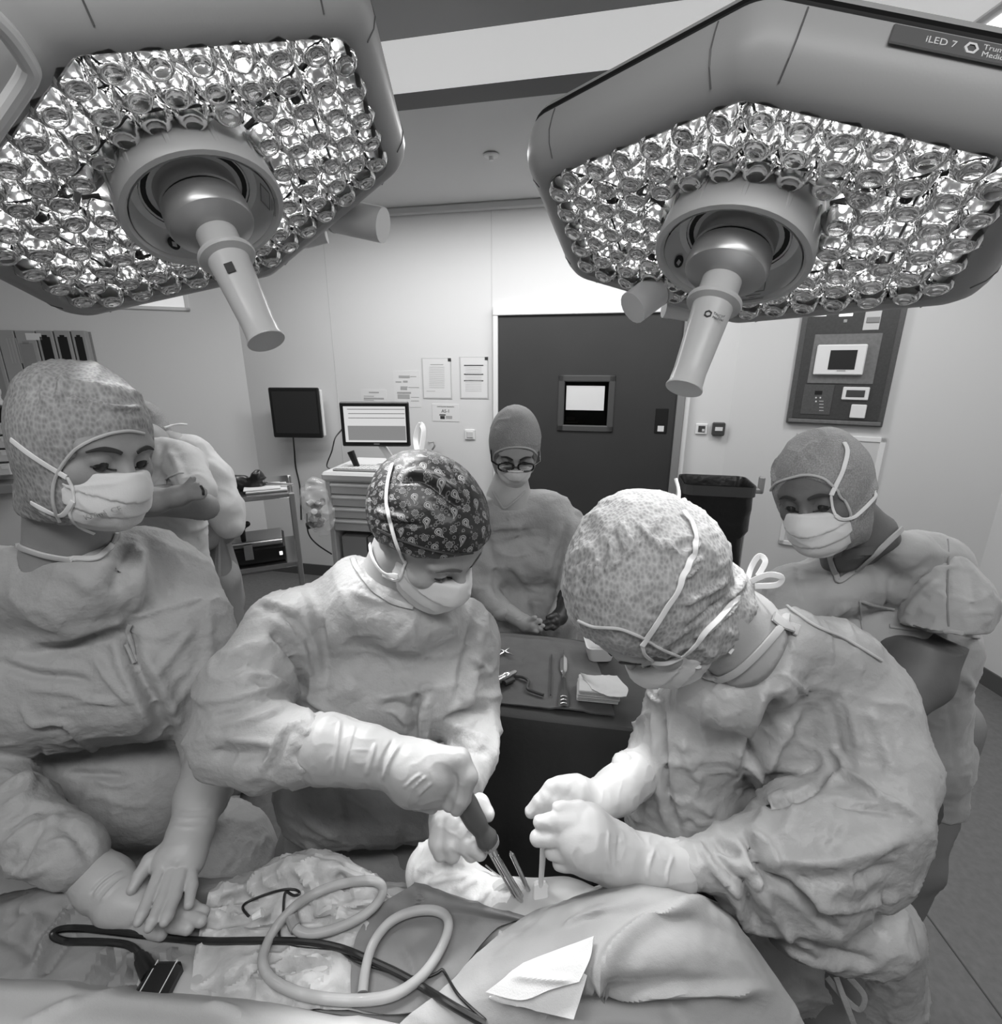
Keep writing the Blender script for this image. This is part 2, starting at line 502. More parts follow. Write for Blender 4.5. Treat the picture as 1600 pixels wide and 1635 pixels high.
# ---------------------------------------------------------------- the room
CEIL = 2.83
class Wall:
    def __init__(s, o, d, n): s.o = np.array([o[0], o[1], 0.0]); s.d = nrm([d[0], d[1], 0]); s.n = nrm([n[0], n[1], 0])
    def T(s, V): V = np.asarray(V); return s.o + V[:, :1] * s.d + V[:, 1:2] * s.n + V[:, 2:3] * np.array([0, 0, 1.0])
    def px(s, u, v, dep=0):
        r = P(u, v, 1) - CAM; o = s.o + dep * s.n; t = ((o - CAM) @ s.n) / (r @ s.n); p = CAM + t * r
        return (p - s.o) @ s.d, p[2]
    def rect(s, u0, v0, u1, v1, dep=0):
        a = s.px(u0, v0, dep); b = s.px(u1, v1, dep); c = s.px(u1, v0, dep); e = s.px(u0, v1, dep)
        return (a[0] + e[0]) / 2, (b[0] + c[0]) / 2, (b[1] + e[1]) / 2, (a[1] + c[1]) / 2
    def box(s, u0, v0, u1, v1, d0, d1, bev=0, mb=None):
        x0, x1, z0, z1 = s.rect(u0, v0, u1, v1, d1); mb = mb or MB()
        return mb.box((x0, d0, z0), (x1, d1, z1), s.T, bev)
    def at(s, u, v, dep=0): x, z = s.px(u, v, dep); return s.T(np.array([[x, dep, z]]))[0]
al = math.radians(12)
wb = Wall((.643, 3.63), (math.cos(al), -math.sin(al)), (-math.sin(al), -math.cos(al)))
sL, _ = wb.px(390, 580); sR, _ = wb.px(1176, 580)
cL = wb.T([[sL, 0, 0]])[0]; cR = wb.T([[sR, 0, 0]])[0]
a2 = math.radians(24); wl = Wall(cL, (math.cos(a2), math.sin(a2)), (math.sin(a2), -math.cos(a2)))
a3 = math.radians(29); wr = Wall(cR, (math.cos(a3), -math.sin(a3)), (-math.sin(a3), -math.cos(a3)))
LR = 1.45; cRR = wr.T([[LR, 0, 0]])[0]
ws = Wall(cRR, (.04, -1), (-1, -.04))
setp(MB().box((sL, -.1, 0), (sR, 0, CEIL), wb.T).obj('wall_back', m_wall), kind='structure')
setp(MB().box((-2.6, -.1, 0), (0, 0, CEIL), wl.T).obj('wall_left', m_wall), kind='structure')
setp(MB().box((0, -.1, 0), (LR, 0, CEIL), wr.T).obj('wall_corner', m_wallr), kind='structure')
setp(MB().box((0, -.1, 0), (3.6, 0, CEIL), ws.T).obj('wall_right', m_wallr), kind='structure')
setp(MB().box((-5, -1.6, -.1), (3.4, 5, 0)).obj('floor', m_floor), kind='structure')
fj = MB(); 
fa = np.array([CAM + (P(u, v, 1) - CAM) * (CAMH / (CAMH - P(u, v, 1)[2])) for u, v in [(1465, 1440), (1600, 1625)]]); fd = fa[1] - fa[0]
fj.tube([fa[0] - fd * 3 + [0, 0, .0], fa[1] + fd], .0035, 6); setp(fj.obj('trim_1', m_base), kind='structure')
wm = MB()
for (wx, x0, x1) in ((wr, 0, LR), (ws, 0, 3.6), (wb, sL, sR), (wl, -2.6, 0)): 
    setp(MB().box((x0, 0, 0), (x1, .012, .1), wx.T).obj('baseboard_%s' % {id(wr): 'corner', id(ws): 'right', id(wb): 'back', id(wl): 'left'}[id(wx)], m_base), kind='structure')
def ceil_box(s0, s1, y0, y1, z0, z1, name, m, **k):
    return setp(MB().box((s0, y0, z0), (s1, y1, z1), wb.T, **k).obj(name, m), kind='structure')
ceil_box(-4.5, 3.2, -.2, 1.33, CEIL, CEIL + .1, 'ceiling', m_ceil)
ceil_box(-4.5, 3.2, 1.33, 1.50, CEIL - .012, CEIL + .1, 'trim_2', m_dark_trim)
ceil_box(-4.5, 3.2, 1.50, 1.84, CEIL - .03, CEIL + .1, 'trim_3', m_soft_glow)
for i, (x0, x1) in enumerate([(-3.6, -2.2), (-2.19, -.93), (-.92, .30), (.31, 1.6)]):
    for j, (y0, y1) in enumerate([(1.85, 2.75), (2.76, 3.7)]):
        ceil_box(x0, x1, y0, y1, CEIL - .05, CEIL + .1, 'ceiling_panel', m_ceil_d, bev=.006)
ceil_box(1.61, 1.75, 1.50, 4.6, CEIL - .03, CEIL + .1, 'trim_4', m_ceil_w)
ceil_box(1.75, 3.2, 1.5, 4.6, CEIL, CEIL + .1, 'ceiling_side', m_ceil)
# wall seams, cornice
for (u, v) in ((527, 500), (785, 420)):
    x, z = wb.px(u, v); setp(MB().box((x - .003, 0, .1), (x + .003, .0025, CEIL), wb.T).obj('trim_5', m_offw), kind='structure')
setp(MB().box((sL, 0, CEIL - .05), (sR, .03, CEIL), wb.T, .01).obj('trim_6', m_wall), kind='structure')

# luminaires
def lumi(name_label, c, sx, sy, zt):
    t = thing('ceiling_luminaire', name_label, 'ceiling light', (c[0], c[1], zt))
    MB().box((c[0] - sx / 2 - .03, c[1] - sy / 2 - .03, zt), (c[0] + sx / 2 + .03, c[1] + sy / 2 + .03, zt + .035), None, .008).obj('frame', m_ceil_w, t)
    MB().box((c[0] - sx / 2, c[1] - sy / 2, zt - .006), (c[0] + sx / 2, c[1] + sy / 2, zt + .004)).obj('diffuser', m_lumi, t)
    return t
lumi('bright ceiling luminaire above the lamp with the maker lettering', (1.77, 1.68), .6, .6, CEIL - .045)
sp = thing('ceiling_sprinkler', 'small round sprinkler plate on the ceiling between the two surgical lamps', 'sprinkler', (-.05, 2.92, CEIL))
sp.location = Vector((-.05, 2.98, CEIL)); bpy.context.view_layer.update()
MB().lathe([(.04, -.006), (.036, -.012), (.012, -.014), (.012, -.03), (.002, -.032)], 20).obj('escutcheon', m_ceil_w, sp, True, local=True)

# ---------------------------------------------------------------- sliding door
x0, x1, _, zt = wb.rect(797, 503, 1090, 497)
zt = 2.12; x0 = wb.px(797, 640)[0]; x1 = wb.px(1080, 640)[0]
dr = thing('door_1', 'dark grey sliding door with a small square window', 'door', wb.T([[(x0 + x1) / 2, 0, 0]])[0])
dr['kind'] = 'structure'
db = MB(); wx0, wx1, wz0, wz1 = wb.rect(891, 599, 981, 689, .02)
db.box((x0, .0, .01), (wx0, .03, zt), wb.T).box((wx1, .0, .01), (x1, .03, zt), wb.T).box((wx0, .0, wz1), (wx1, .03, zt), wb.T).box((wx0, 0, .01), (wx1, .03, wz0), wb.T)
db.obj('door_leaf', m_door, dr)
fr = .045; wf = MB()
for a in ((wx0 - .0, wx0 + fr, wz0, wz1), (wx1 - fr, wx1, wz0, wz1), (wx0, wx1, wz1 - fr, wz1), (wx0, wx1, wz0, wz0 + fr)):
    wf.box((a[0], .0, a[2]), (a[1], .04, a[3]), wb.T, .006)
wfo = wf.obj('window_frame', M('door_window_frame', .075, .45), dr)
MB().box((wx0 + fr, .012, wz0 + fr), (wx1 - fr, .016, wz1 - fr), wb.T).obj('pane', m_pane, wfo)
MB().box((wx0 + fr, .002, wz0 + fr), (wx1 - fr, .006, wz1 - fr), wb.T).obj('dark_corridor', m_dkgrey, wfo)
wb.box(912, 677, 935, 694 - 17, .008, .011).obj('shelf_goods', m_mid, wfo)
MB().box((wx0 + fr + .01, .0062, wz0 + fr + .01), (wx0 + fr + .1, .011, wz0 + fr + .022), wb.T).box((wx0 + fr + .015, .0062, wz0 + fr + .03), (wx0 + fr + .08, .011, wz0 + fr + .055), wb.T, .003).obj('goods_beyond_glass', m_mid, wfo)
hd = wb.box(1046, 652, 1066, 692, .03, .036, .003).obj('recessed_handle', m_black, dr)
wb.box(1050, 680, 1060, 689, .036, .038).obj('handle_label', m_paper, hd)
setp(wb.box(904, 616, 965, 655, .016, .018).obj('paper_notice', m_paper), 'white paper notice stuck on the door window', 'notice')
fm = MB(); zt2 = zt
fm.box((x0 - .035, 0, 0), (x0, .045, zt + .05), wb.T, .004).box((x0 - .035, 0, zt), (x1 + .06, .05, zt + .06), wb.T, .004)
setp(fm.obj('trim_7', m_ceil_w), kind='structure')
setp(MB().box((x1, 0, 0), (x1 + .05, .05, zt), wb.T, .004).obj('trim_8', m_doorf), kind='structure')
setp(MB().box((x1 + .05, 0, 0), (x1 + .085, .035, zt + .05), wb.T, .004).obj('trim_9', m_ceil_w), kind='structure')

# ---------------------------------------------------------------- papers on the back wall
def lines_on(o, wl_, u0, v0, u1, v1, dep, rows, m, th=1.2):
    mb = MB()
    for (a, b, y, t) in rows: wl_.box(u0 + (u1 - u0) * a, v0 + (v1 - v0) * y, u0 + (u1 - u0) * b, v0 + (v1 - v0) * y + t, dep, dep + .0012, 0, mb)
    mb.obj('print', m, o)
m_pouch = M('plastic_pouch', .55, .25)
for (u0, v0, u1, v1, lab, rows) in [
    (674, 571, 721, 637, 'clear pouch with a pale printed table, left of the pair beside the door', [(.28, .72, .16, 1.2)] + [(.24, .76, .22 + .045 * i, .9) for i in range(12)] + [(.15, .45, .8, 1)]),
    (734, 569, 780, 637, 'clear pouch holding a sheet with three bold lines, nearest the door', [(.15, .82, .2, 1.6), (.15, .82, .41, 1.6), (.15, .82, .56, 1.6)] + [(.2, .76, .25 + .04 * i, .6) for i in range(15)])]:
    t = thing('wall_pouch', lab, 'document pouch', wb.at((u0 + u1) / 2, v1, .0))
    wb.box(u0, v0, u1, v1, 0, .004, .002).obj('pouch', m_pouch, t)
    s = wb.box(u0 + 2, v0 + 2, u1 - 2, v1 - 2, .004, .0055).obj('sheet', m_paper, t)
    lines_on(s, wb, u0, v0, u1, v1, .0055, rows[:1] if 'pale' in lab else rows[:3], m_inkm if 'pale' in lab else m_ink)
    lines_on(s, wb, u0, v0, u1, v1, .0055, rows[1:] if 'pale' in lab else rows[3:], M('ink_pale', .55, .6))
    wb.box(u1 - 6, v0 + 1, u1 - 1, v0 + 6, .0056, .007).obj('corner_tab', m_ink, t)
for (u0, v0, u1, v1, lab, rows) in [
    (577, 622, 617, 642, 'white paper notice just above the lit computer monitor', [(.3, .7, .18, 2), (.1, .5, .5, 1), (.1, .9, .65, 2.5), (.1, .5, .82, 1)]),
    (629, 592, 671, 650, 'tall white notice with boxed headings beside the pouches', [(.18, .6, .13, 4), (.62, .85, .15, 1), (.06, .28, .29, 2), (.35, .52, .27, 3), (.25, .52, .43, 2), (.25, .5, .47, 3.5), (.55, .95, .45, 1), (.12, .65, .58, 3), (.14, .6, .65, 7), (.65, .95, .72, 1), (.65, .95, .82, 1)])]:
    t = thing('paper_notice', lab, 'notice', wb.at((u0 + u1) / 2, v1, .0))
    s = wb.box(u0, v0, u1, v1, 0, .002).obj('sheet', m_paper, t)
    lines_on(s, wb, u0, v0, u1, v1, .002, rows, m_inkm)
def text(name, s, size, T, m, parent, ext=.0006, align='CENTER'):
    cu = bpy.data.curves.new(name, 'FONT'); cu.body = s; cu.size = size; cu.extrude = ext; cu.align_x = align; cu.align_y = 'CENTER'
    cu.resolution_u = 3; cu.materials.append(m)
    tmp = bpy.data.objects.new(name, cu); C.objects.link(tmp); bpy.context.view_layer.update()
    me = bpy.data.meshes.new_from_object(tmp.evaluated_get(bpy.context.evaluated_depsgraph_get())); bpy.data.objects.remove(tmp); bpy.data.curves.remove(cu)
    o = bpy.data.objects.new(name, me); C.objects.link(o)
    c, x, n = T; x = nrm(x); n = nrm(n); y = np.cross(n, x)
    Mx = Matrix(np.stack([x, y, n], 1).tolist()).to_4x4(); Mx.translation = Vector([float(a) for a in c])
    if parent is not None: o.parent = parent; o.matrix_basis = Matrix(np.linalg.inv(world(parent)).tolist()) @ Mx
    else: o.matrix_basis = Mx
    return o
t = thing('wall_sign', 'white wall sign with the AS-1 lettering and a telephone symbol', 'sign', wb.at(711, 673, 0))
s = wb.box(690, 645, 733, 673, 0, .003, .001).obj('sheet', m_paper, t)
text('lettering', 'AS-1', .034, (wb.at(711.5, 656.5, .0035), wb.d, wb.n), m_ink, t)
text('lettering', 'CARTOUCHE TRAUMATO', .0115, (wb.at(711.5, 649.5, .0035), wb.d, wb.n), m_ink, t)
ph = MB(); wb.box(703, 664, 710, 669, .003, .0045, .001, ph); wb.box(701.5, 661.5, 711.5, 663.3, .003, .0045, .001, ph); ph.obj('telephone_symbol', m_ink, t)
wb.box(712, 664, 722, 668.5, .003, .0042).obj('number_block', m_inkm, t)
def switch(lab, u, v, wl_, hw, m1, m2, name='light_switch', cat='switch'):
    t = thing(name, lab, cat, wl_.at(u, v, 0))
    wl_.box(u - hw, v - hw, u + hw, v + hw, 0, .012, .004).obj('plate', m1, t)
    wl_.box(u - hw * .62, v - hw * .62, u + hw * .62, v + hw * .62, .012, .018, .003).obj('rocker', m2, t)
switch('white square light switch on the wall left of the sliding door', 750, 694, wb, 8, m_white, m_offw)
t = thing('wall_socket', 'white wall plate with a dark opening right of the door', 'socket', wb.at(1120, 685, 0))
wb.box(1111, 676.5, 1130, 693.5, 0, .012, .004).obj('plate', m_white, t)
wb.box(1115, 680, 1126, 690, .012, .015, .002).obj('socket_insert', m_dkgrey, t)
wb.box(1121, 685, 1125, 689, .015, .018, .001).obj('socket_flap', m_offw, t)
t = thing('wall_button', 'black square push box with a white label beside the socket plate', 'button', wb.at(1147, 685, 0))
wb.box(1138, 675, 1158, 696, 0, .035, .006).obj('housing', m_dkgrey, t)
wb.box(1142, 682, 1154, 688, .035, .038).obj('label_strip', m_paper, t)
t = thing('coat_hook', 'small metal wall hook above the patterned cap', 'hook', wb.at(688, 715, 0))
MB().tube([wb.at(684, 706, 0), wb.at(686, 707, .05), wb.at(693, 706, .055)], .004, 8).obj('rod', m_alu, t, True)
MB().tube(catmull([wb.at(693, 706, .05), wb.at(694, 712, .055), wb.at(690, 718, .05)], 5), .007, 8).obj('hook_end', m_alu, t, True)

# ---------------------------------------------------------------- wall control panel in the corner wall
pz = thing('wall_control_panel', 'tall dark metal control panel with a white touch screen unit', 'control panel', wr.at(1340, 680, 0))
bs = wr.rect(1256, 400, 1424, 682)
px0, px1 = wr.px(1255, 672)[0], wr.px(1407, 684)[0]; pz0 = wr.px(1330, 678)[1]; pz1 = wr.px(1340, 440)[1]
MB().box((px0, 0, pz0), (px1, .03, pz1), wr.T, .004).obj('frame', m_panel, pz)
MB().box((px0 + .03, .03, pz0 + .035), (px1 - .03, .034, pz1), wr.T, .001).obj('face_plate', M('panel_face', .085, .4, .5, var=(80, .1)), pz)
MB().box((px0 + .012, .03, pz0 + .008), (px1 - .012, .04, pz0 + .03), wr.T, .003).obj('lower_ledge', m_panel2, pz)
pl = wr.box(1295, 533, 1402, 613, .034, .04, .004).obj('mounting_plate', m_panel2, pz)
ts = wr.box(1302, 550, 1382, 599, .04, .065, .006).obj('touch_screen_unit', m_white, pz)
wr.box(1324, 559, 1367, 590, .065, .067).obj('screen', m_screen_off, ts)
wr.box(1336, 591, 1350, 593, .065, .0665).obj('maker_mark', m_inkm, ts)
kp = wr.box(1281, 614, 1329, 662, .034, .038, .003).obj('keypad', m_panel, pz)
wr.box(1301, 624, 1313, 630, .038, .04).obj('display', m_black, kp)
for (u, v) in ((1303, 635), (1310, 635), (1303, 641)): wr.box(u - 1.2, v - 1.2, u + 1.2, v + 1.2, .038, .041, .001).obj('button', m_white, kp)
for v in (640, 645, 650, 655): wr.box(1308, v, 1315, v + 1, .038, .039).obj('mark', m_offw, kp)
wr.box(1345, 618, 1388, 639, .034, .046, .004).obj('socket_frame', m_white, pz)
wr.box(1351, 623, 1381, 634, .046, .049, .001).obj('socket_window', m_dkgrey, pz)
wr.box(1358, 646, 1383, 668, .034, .046, .004).obj('push_plate', m_white, pz)
wr.box(1380, 496, 1406, 527, .034, .04, .002).obj('breaker_plate', m_offw, pz)
wr.box(1384, 506, 1405, 515, .04, .046, .002).obj('breaker', m_mid, pz)
for u in (1309, 1351): wr.box(u - 11, 500, u + 11, 505, .034, .04, .002).obj('lamp_strip', m_bulb, pz)
wr.box(1347, 510, 1353, 515, .034, .04, .002).obj('key_switch', m_alu, pz)
# vent flap below the panel
hf = thing('wall_hatch', 'pale framed inspection hatch in the wall behind the hooded onlooker', 'hatch', wr.at(1330, 820, 0))
hx0, hx1, hz0, hz1 = wr.rect(1256, 694, 1397, 880, .01)
hb = MB()
for a in ((hx0, hx0 + .03, hz0, hz1), (hx1 - .03, hx1, hz0, hz1), (hx0, hx1, hz1 - .03, hz1), (hx0, hx1, hz0, hz0 + .03)): hb.box((a[0], 0, a[2]), (a[1], .014, a[3]), wr.T, .003)
hb.obj('frame', m_white, hf); MB().box((hx0 + .03, 0, hz0 + .03), (hx1 - .03, .008, hz1 - .03), wr.T).obj('hatch_leaf', m_offw, hf)
wr.box(1340, 713, 1376, 760, .008, .011).obj('vent_grille', m_mid, hf)

# ---------------------------------------------------------------- waste bin under a black bag
bn = thing('waste_bin', 'open bin lined with a black bag beside the door frame', 'bin', wb.at(1140, 1000, .3) * np.array([1, 1, 0]))
bc = P(1140, 790, 3.05); bz = bc[2] + .08
fR = np.stack([wb.d, -wb.n, [0, 0, 1]], 1); bT = lambda V: np.asarray(V) @ fR.T + np.array([bc[0], bc[1], 0])
rim = MB()
def rrect(a, b, r, z, n=5):
    o = []
    for (sx, sy, a0) in ((1, 1, 0), (-1, 1, 90), (-1, -1, 180), (1, -1, 270)):
        for k in range(n): an = math.radians(a0 + 90 * k / (n - 1)); o.append([sx * (a - r) + r * math.cos(an), sy * (b - r) + r * math.sin(an), z])
    return np.array(o)
rim.loft([bT(rrect(.19, .15, .04, bz)), bT(rrect(.2, .16, .05, bz + .01)), bT(rrect(.2, .16, .05, bz - .05)), bT(rrect(.185, .145, .04, bz - .06))]).obj('lid_frame', m_dkgrey, bn)
rg = []
for k, zz in enumerate(np.linspace(bz + .012, bz - .5, 12)):
    q = rrect(.19 - .02 * (k > 6), .15 - .02 * (k > 6), .05, zz, 7); nn = vnoise(q * 14 + 3, 3); rg.append(bT(q * np.stack([1 + .05 * nn * (k > 1), 1 + .05 * nn * (k > 1), np.ones(len(q))], 1)))
rg = [bT(rrect(.16, .12, .04, bz - .25, 7)), bT(rrect(.175, .135, .04, bz - .03, 7))] + rg
MB().loft(rg, True, (True, True)).obj('bin_bag', m_binbag, bn, True)
sn = MB()
for (x, y) in ((-.15, -.12), (.15, -.12), (.15, .12), (-.15, .12)): sn.tube(bT([[x, y, bz - .5], [x, y, .02]]), .012, 8)
sn.box((-.17, -.14, bz - .52), (.17, .14, bz - .49), bT).box((-.19, -.16, .03), (.19, .16, .06), bT); sn.obj('stand', m_alu, bn)
MB().box((.19, -.05, bz - .05), (.26, .0, bz - .02), bT, .006).box((.235, -.05, bz - .05), (.262, .0, bz + .05), bT, .006).obj('side_handle', m_mid, bn)
MB().tube(bT([[.2, .02, bz - .05], [.2, .02, .05]]), .011, 8).obj('side_post', m_steel, bn, True)

# ---------------------------------------------------------------- wall monitor and computer cart
mn = thing('wall_monitor', 'dark switched-off flat monitor on the wall, left of the lit one', 'monitor', wb.at(472, 700, .0))
mw = Wall(wb.at(474, 660, .16) * np.array([1, 1, 0]), nrm([math.cos(al - .12), -math.sin(al - .12), 0])[:2], [-math.sin(al - .12), -math.cos(al - .12)])
mw.box(432, 619, 511, 699, -.03, .0, .008).obj('bezel', m_black, mn)
mw.box(437, 625, 507, 692, .0, .002).obj('screen', m_screen_off, mn)
mw.box(438, 622, 516, 696, -.055, -.03, .006).obj('rear_shell', m_white, mn)
MB().tube([mw.at(474, 660, -.05), wb.at(474, 660, .0)], .03, 10).obj('wall_arm', m_mid, mn)
setp(MB().tube(catmull([mw.at(468, 697, -.03), wb.at(470, 720, .03), wb.at(472, 745, .015), wb.at(479, 780, .02), wb.at(481, 830, .02)], 8), .006, 6).obj('power_cable', m_rubber, None, True), 'black cable hanging from the dark wall monitor', 'cable')
cw = Wall(P(600, 780, 2.75) * np.array([1, 1, 0]), (math.cos(al - .05), -math.sin(al - .05)), (-math.sin(al - .05), -math.cos(al - .05)))
ctop = cw.px(560, 752, 0)[1]
ct_ = thing('computer_cart', 'pale hospital cart with drawers and a keyboard under the lit monitor', 'cart', cw.T([[0, -.2, 0]])[0])
X0, X1 = cw.px(522, 800)[0], cw.px(640, 800)[0] + .05
zT = cw.px(560, 770)[1]; zB = .1
bd = MB(); bd.box((X0, -.45, zB), (X0 + .03, 0, zT), cw.T, .004).box((X1 - .03, -.45, zB), (X1, 0, zT), cw.T, .004).box((X0, -.45, zB), (X1, -.42, zT), cw.T)
bd.obj('carcass', m_offw, ct_)
MB().box((X0 - .015, -.46, zT), (X1 + .015, .02, zT + .055), cw.T, .015).obj('top', m_offw, ct_)
kz = zT + .055
kb = MB().box((X0 + .04, -.17, kz), (X1 - .02, -.02, kz + .012), cw.T, .004).obj('keyboard', m_mid, None)
setp(kb, 'grey computer keyboard lying on top of the cart', 'keyboard')
kk = MB()
for r in range(5):
    for c in range(17):
        x = X0 + .052 + c * .0225; 
        if x + .018 < X1 - .03: kk.box((x, -.045 - r * .024, kz + .012), (x + .018, -.027 - r * .024, kz + .017), cw.T, .002)
kk.obj('keys', m_offw, kb)
zz = [cw.px(560, v)[1] for v in (778, 794, 810, 829)]; zz.append(cw.px(560, 832)[1])
for i in range(4):
    z1, z0 = [zT - .005, zT - .075, zT - .145, zT - .215][i], [zT - .07, zT - .14, zT - .21, zT - .285][i]
    d = MB().box((X0 + .032, -.4, z0), (X1 - .032, .004, z1), cw.T, .004).obj('drawer', m_offw, ct_)
    MB().box((X0 + .034, .004, z1 - .02), (X1 - .034, .02, z1 - .004), cw.T, .005).obj('handle', m_white, d)
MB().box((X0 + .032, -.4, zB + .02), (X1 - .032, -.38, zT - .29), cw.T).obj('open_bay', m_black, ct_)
for i, (dx, lab) in enumerate(((.05, 'grey carton in the open bay of the computer cart, nearer the bag'), (.21, 'grey carton in the open bay of the computer cart, behind the patterned cap'))):
    setp(MB().box((X0 + dx, -.3, zB + .35), (X0 + dx + .15, -.03, zT - .33), cw.T, .004).obj('carton', m_card), lab, 'box')
MB().box((X0 + .03, -.4, zB + .33), (X1 - .03, -.01, zB + .35), cw.T).obj('shelf', m_offw, ct_)
MB().box((X0 + .03, -.4, zB), (X1 - .03, -.01, zB + .03), cw.T).obj('shelf', m_offw, ct_)
for (x, y) in ((X0 + .04, -.04), (X1 - .04, -.04), (X0 + .04, -.4), (X1 - .04, -.4)):
    MB().lathe([(.02, -.012), (.045, -.01), (.045, .01), (.02, .012)], 16, axT(cw.T([[x, y, .047]])[0], cw.d)).obj('wheel', m_dkgrey, ct_)
lm = thing('computer_monitor', 'lit computer monitor showing a form, standing on the cart', 'monitor', cw.T([[.02, -.22, kz]])[0])
sw = Wall(P(598, 678, 2.82) * np.array([1, 1, 0]), (math.cos(al - .17), -math.sin(al - .17)), (-math.sin(al - .17), -math.cos(al - .17)))
sw.box(544, 642, 653, 713, -.03, 0, .006).obj('bezel', m_black, lm)
sc1 = sw.box(550, 649, 648, 706, 0, .002).obj('screen', m_scr, lm)
sw.box(556, 680, 648, 703, .002, .003).obj('form_field', m_scr2, sc1)
mb = MB()
for v, a, b in ((653, 554, 646), (660, 556, 646), (667, 556, 646)): sw.box(a, v, b, v + 1, .002, .003, 0, mb)
mb.obj('form_line', m_inkm, sc1)
sw.box(597, 708, 606, 710, 0, .001).obj('maker_mark', m_mid, lm)
q0 = sw.at(603, 700, -.05); q1 = cw.T([[cw.px(606, 740)[0], -.2, kz]])[0]
MB().tube([q0, q1 + [0, 0, .02]], .022, 10).obj('neck', m_white, lm, True)
MB().box(q1 - [.1, .07, 0], q1 + [.1, .07, .012], None, .005).obj('foot', m_white, lm)
setp(MB().tube(catmull([sw.at(546, 686, -.02), wb.at(535, 700, .2), wb.at(530, 720, .2), wb.at(522, 745, .2), cw.T([[X0 - .005, -.2, zT + .02]])[0]], 7), .005, 6).obj('monitor_cable', m_rubber, None, True), 'thin black cable curving from the lit monitor to the cart', 'cable')
hs = thing('handset', 'black handset standing in its cradle on the cart top', 'handset', cw.T([[cw.px(555, 742)[0], -.1, kz]])[0])
e = cw.T([[cw.px(557, 742)[0], -.1, kz]])[0]
MB().box(e - [.035, .03, 0], e + [.035, .03, .012], None, .004).obj('cradle', m_black, hs)
MB().tube([e + [0, 0, .01], e + [-.03, 0, .1]], [.016, .02], 10).obj('receiver', m_black, hs, True)

# refuse bag hanging from the cart
bgc = P(503, 815, 2.72)
sb = SDF(.03); sb.pch([(502, 772, 2.72, 10), (503, 795, 2.72, 19), (512, 825, 2.72, 20), (519, 850, 2.72, 8)]); sb.pch([(484, 784, 2.74, 5), (512, 775, 2.72, 7)])
s = polygonise(sb, .008); s.crumple(.018, .05, seed=8)
setp(sobj('rubbish_bag', s, m_bag), 'clear plastic bag of waste hanging beside the cart', 'bag')
for k in range(18):
    c = bgc + np.array([random.uniform(-.03, .045), random.uniform(-.03, .03), random.uniform(-.10, .05) ])
    r = random.uniform(.014, .024); q = MB(); q.lathe([(r * .2, -.02), (r, -.015), (r * .9, .0), (r, .014), (r * .3, .02)], 10, axT(c, [random.uniform(-1, 1), random.uniform(-1, 1), random.uniform(-1, 1)]))
    setp(q.obj('crumpled_wrapper', [m_offw, m_paper, m_mid, m_dkgrey][k % 4], None, True), 'crumpled wrapper inside the clear waste bag on the cart', 'wrapper', 'wrappers in the clear waste bag')
setp(MB().tube(catmull([wb.at(490, 820, .2), wb.at(492, 850, .2), wb.at(505, 868, .2), wb.at(530, 885, .2)], 6), .006, 6).obj('floor_cable', m_rubber, None, True), 'black cable looping below the clear waste bag', 'cable')

# ---------------------------------------------------------------- steel trolley with equipment (left)
tr = thing('equipment_trolley', 'steel two-shelf trolley loaded with black equipment on the left', 'trolley', P(410, 900, 2.5) * np.array([1, 1, 0]))
tw = Wall(P(420, 800, 2.45) * np.array([1, 1, 0]), (math.cos(.42), math.sin(.42)), (math.sin(.42), -math.cos(.42)))
tx0, tx1 = tw.px(330, 800)[0], tw.px(466, 790)[0]
zt1 = tw.px(430, 790)[1]; zt2_ = tw.px(430, 903)[1]
for z in (zt1, zt2_, .2):
    MB().box((tx0, -.45, z - .025), (tx1, 0, z), tw.T, .004).obj('shelf', m_steel, tr)
for (x, y) in ((tx0, -.45), (tx1, -.45), (tx0, 0), (tx1, 0)):
    MB().box((x - .012, y - .012, .08), (x + .012, y + .012, zt1), tw.T, .003).obj('leg', m_alu, tr)
    MB().lathe([(.02, -.012), (.04, -.01), (.04, .01), (.02, .012)], 14, axT(tw.T([[x, y, .042]])[0], tw.d)).obj('wheel', m_dkgrey, tr)
def at_t(u, v, z, dep): x, _ = tw.px(u, v, dep); return np.array([x, dep, z])
sb = SDF(.02); sb.pch([(372, 764, 2.55, 8), (385, 772, 2.55, 12), (402, 776, 2.55, 9), (412, 762, 2.55, 11)]); sb.pch([(385, 778, 2.55, 8), (415, 779, 2.55, 8)])
s = polygonise(sb, .006); s.crumple(.008, .05, seed=3)
setp(sobj('black_pad', s, m_rubber), 'black moulded pad lying on the top shelf of the trolley', 'pad')
c = at_t(425, 785, zt1, -.12)
setp(MB().box(c + [-.09, -.1, .0], c + [.1, .08, .012], tw.T, .003).box(c + [-.1, -.08, .012], c + [.07, .07, .02], tw.T, .003).obj('paper_stack', m_offw), 'stack of loose papers on the top shelf of the trolley', 'papers')
setp(MB().tube(tw.T([c + [-.02, -.03, .03], c + [.13, .03, .02]]), .007, 8).obj('steel_rod', m_steel, None, True), 'thin steel rod lying across the papers on the trolley', 'rod')
eq = thing('equipment_case', 'black electronic case with a grey lid on the lower trolley shelf', 'equipment case', tw.T([at_t(410, 890, zt2_, -.2)])[0])
e = at_t(412, 890, zt2_, -.18)
MB().box(e + [-.16, -.14, .0], e + [.14, .14, .085], tw.T, .008).obj('case_body', m_black, eq)
MB().box(e + [-.16, -.12, .085], e + [.13, .12, .105], tw.T, .006).obj('lid', m_mid, eq)
MB().tube(tw.T([e + [-.15, .13, .115], e + [.13, .13, .115]]), .008, 8).obj('rail', m_steel, eq, True)
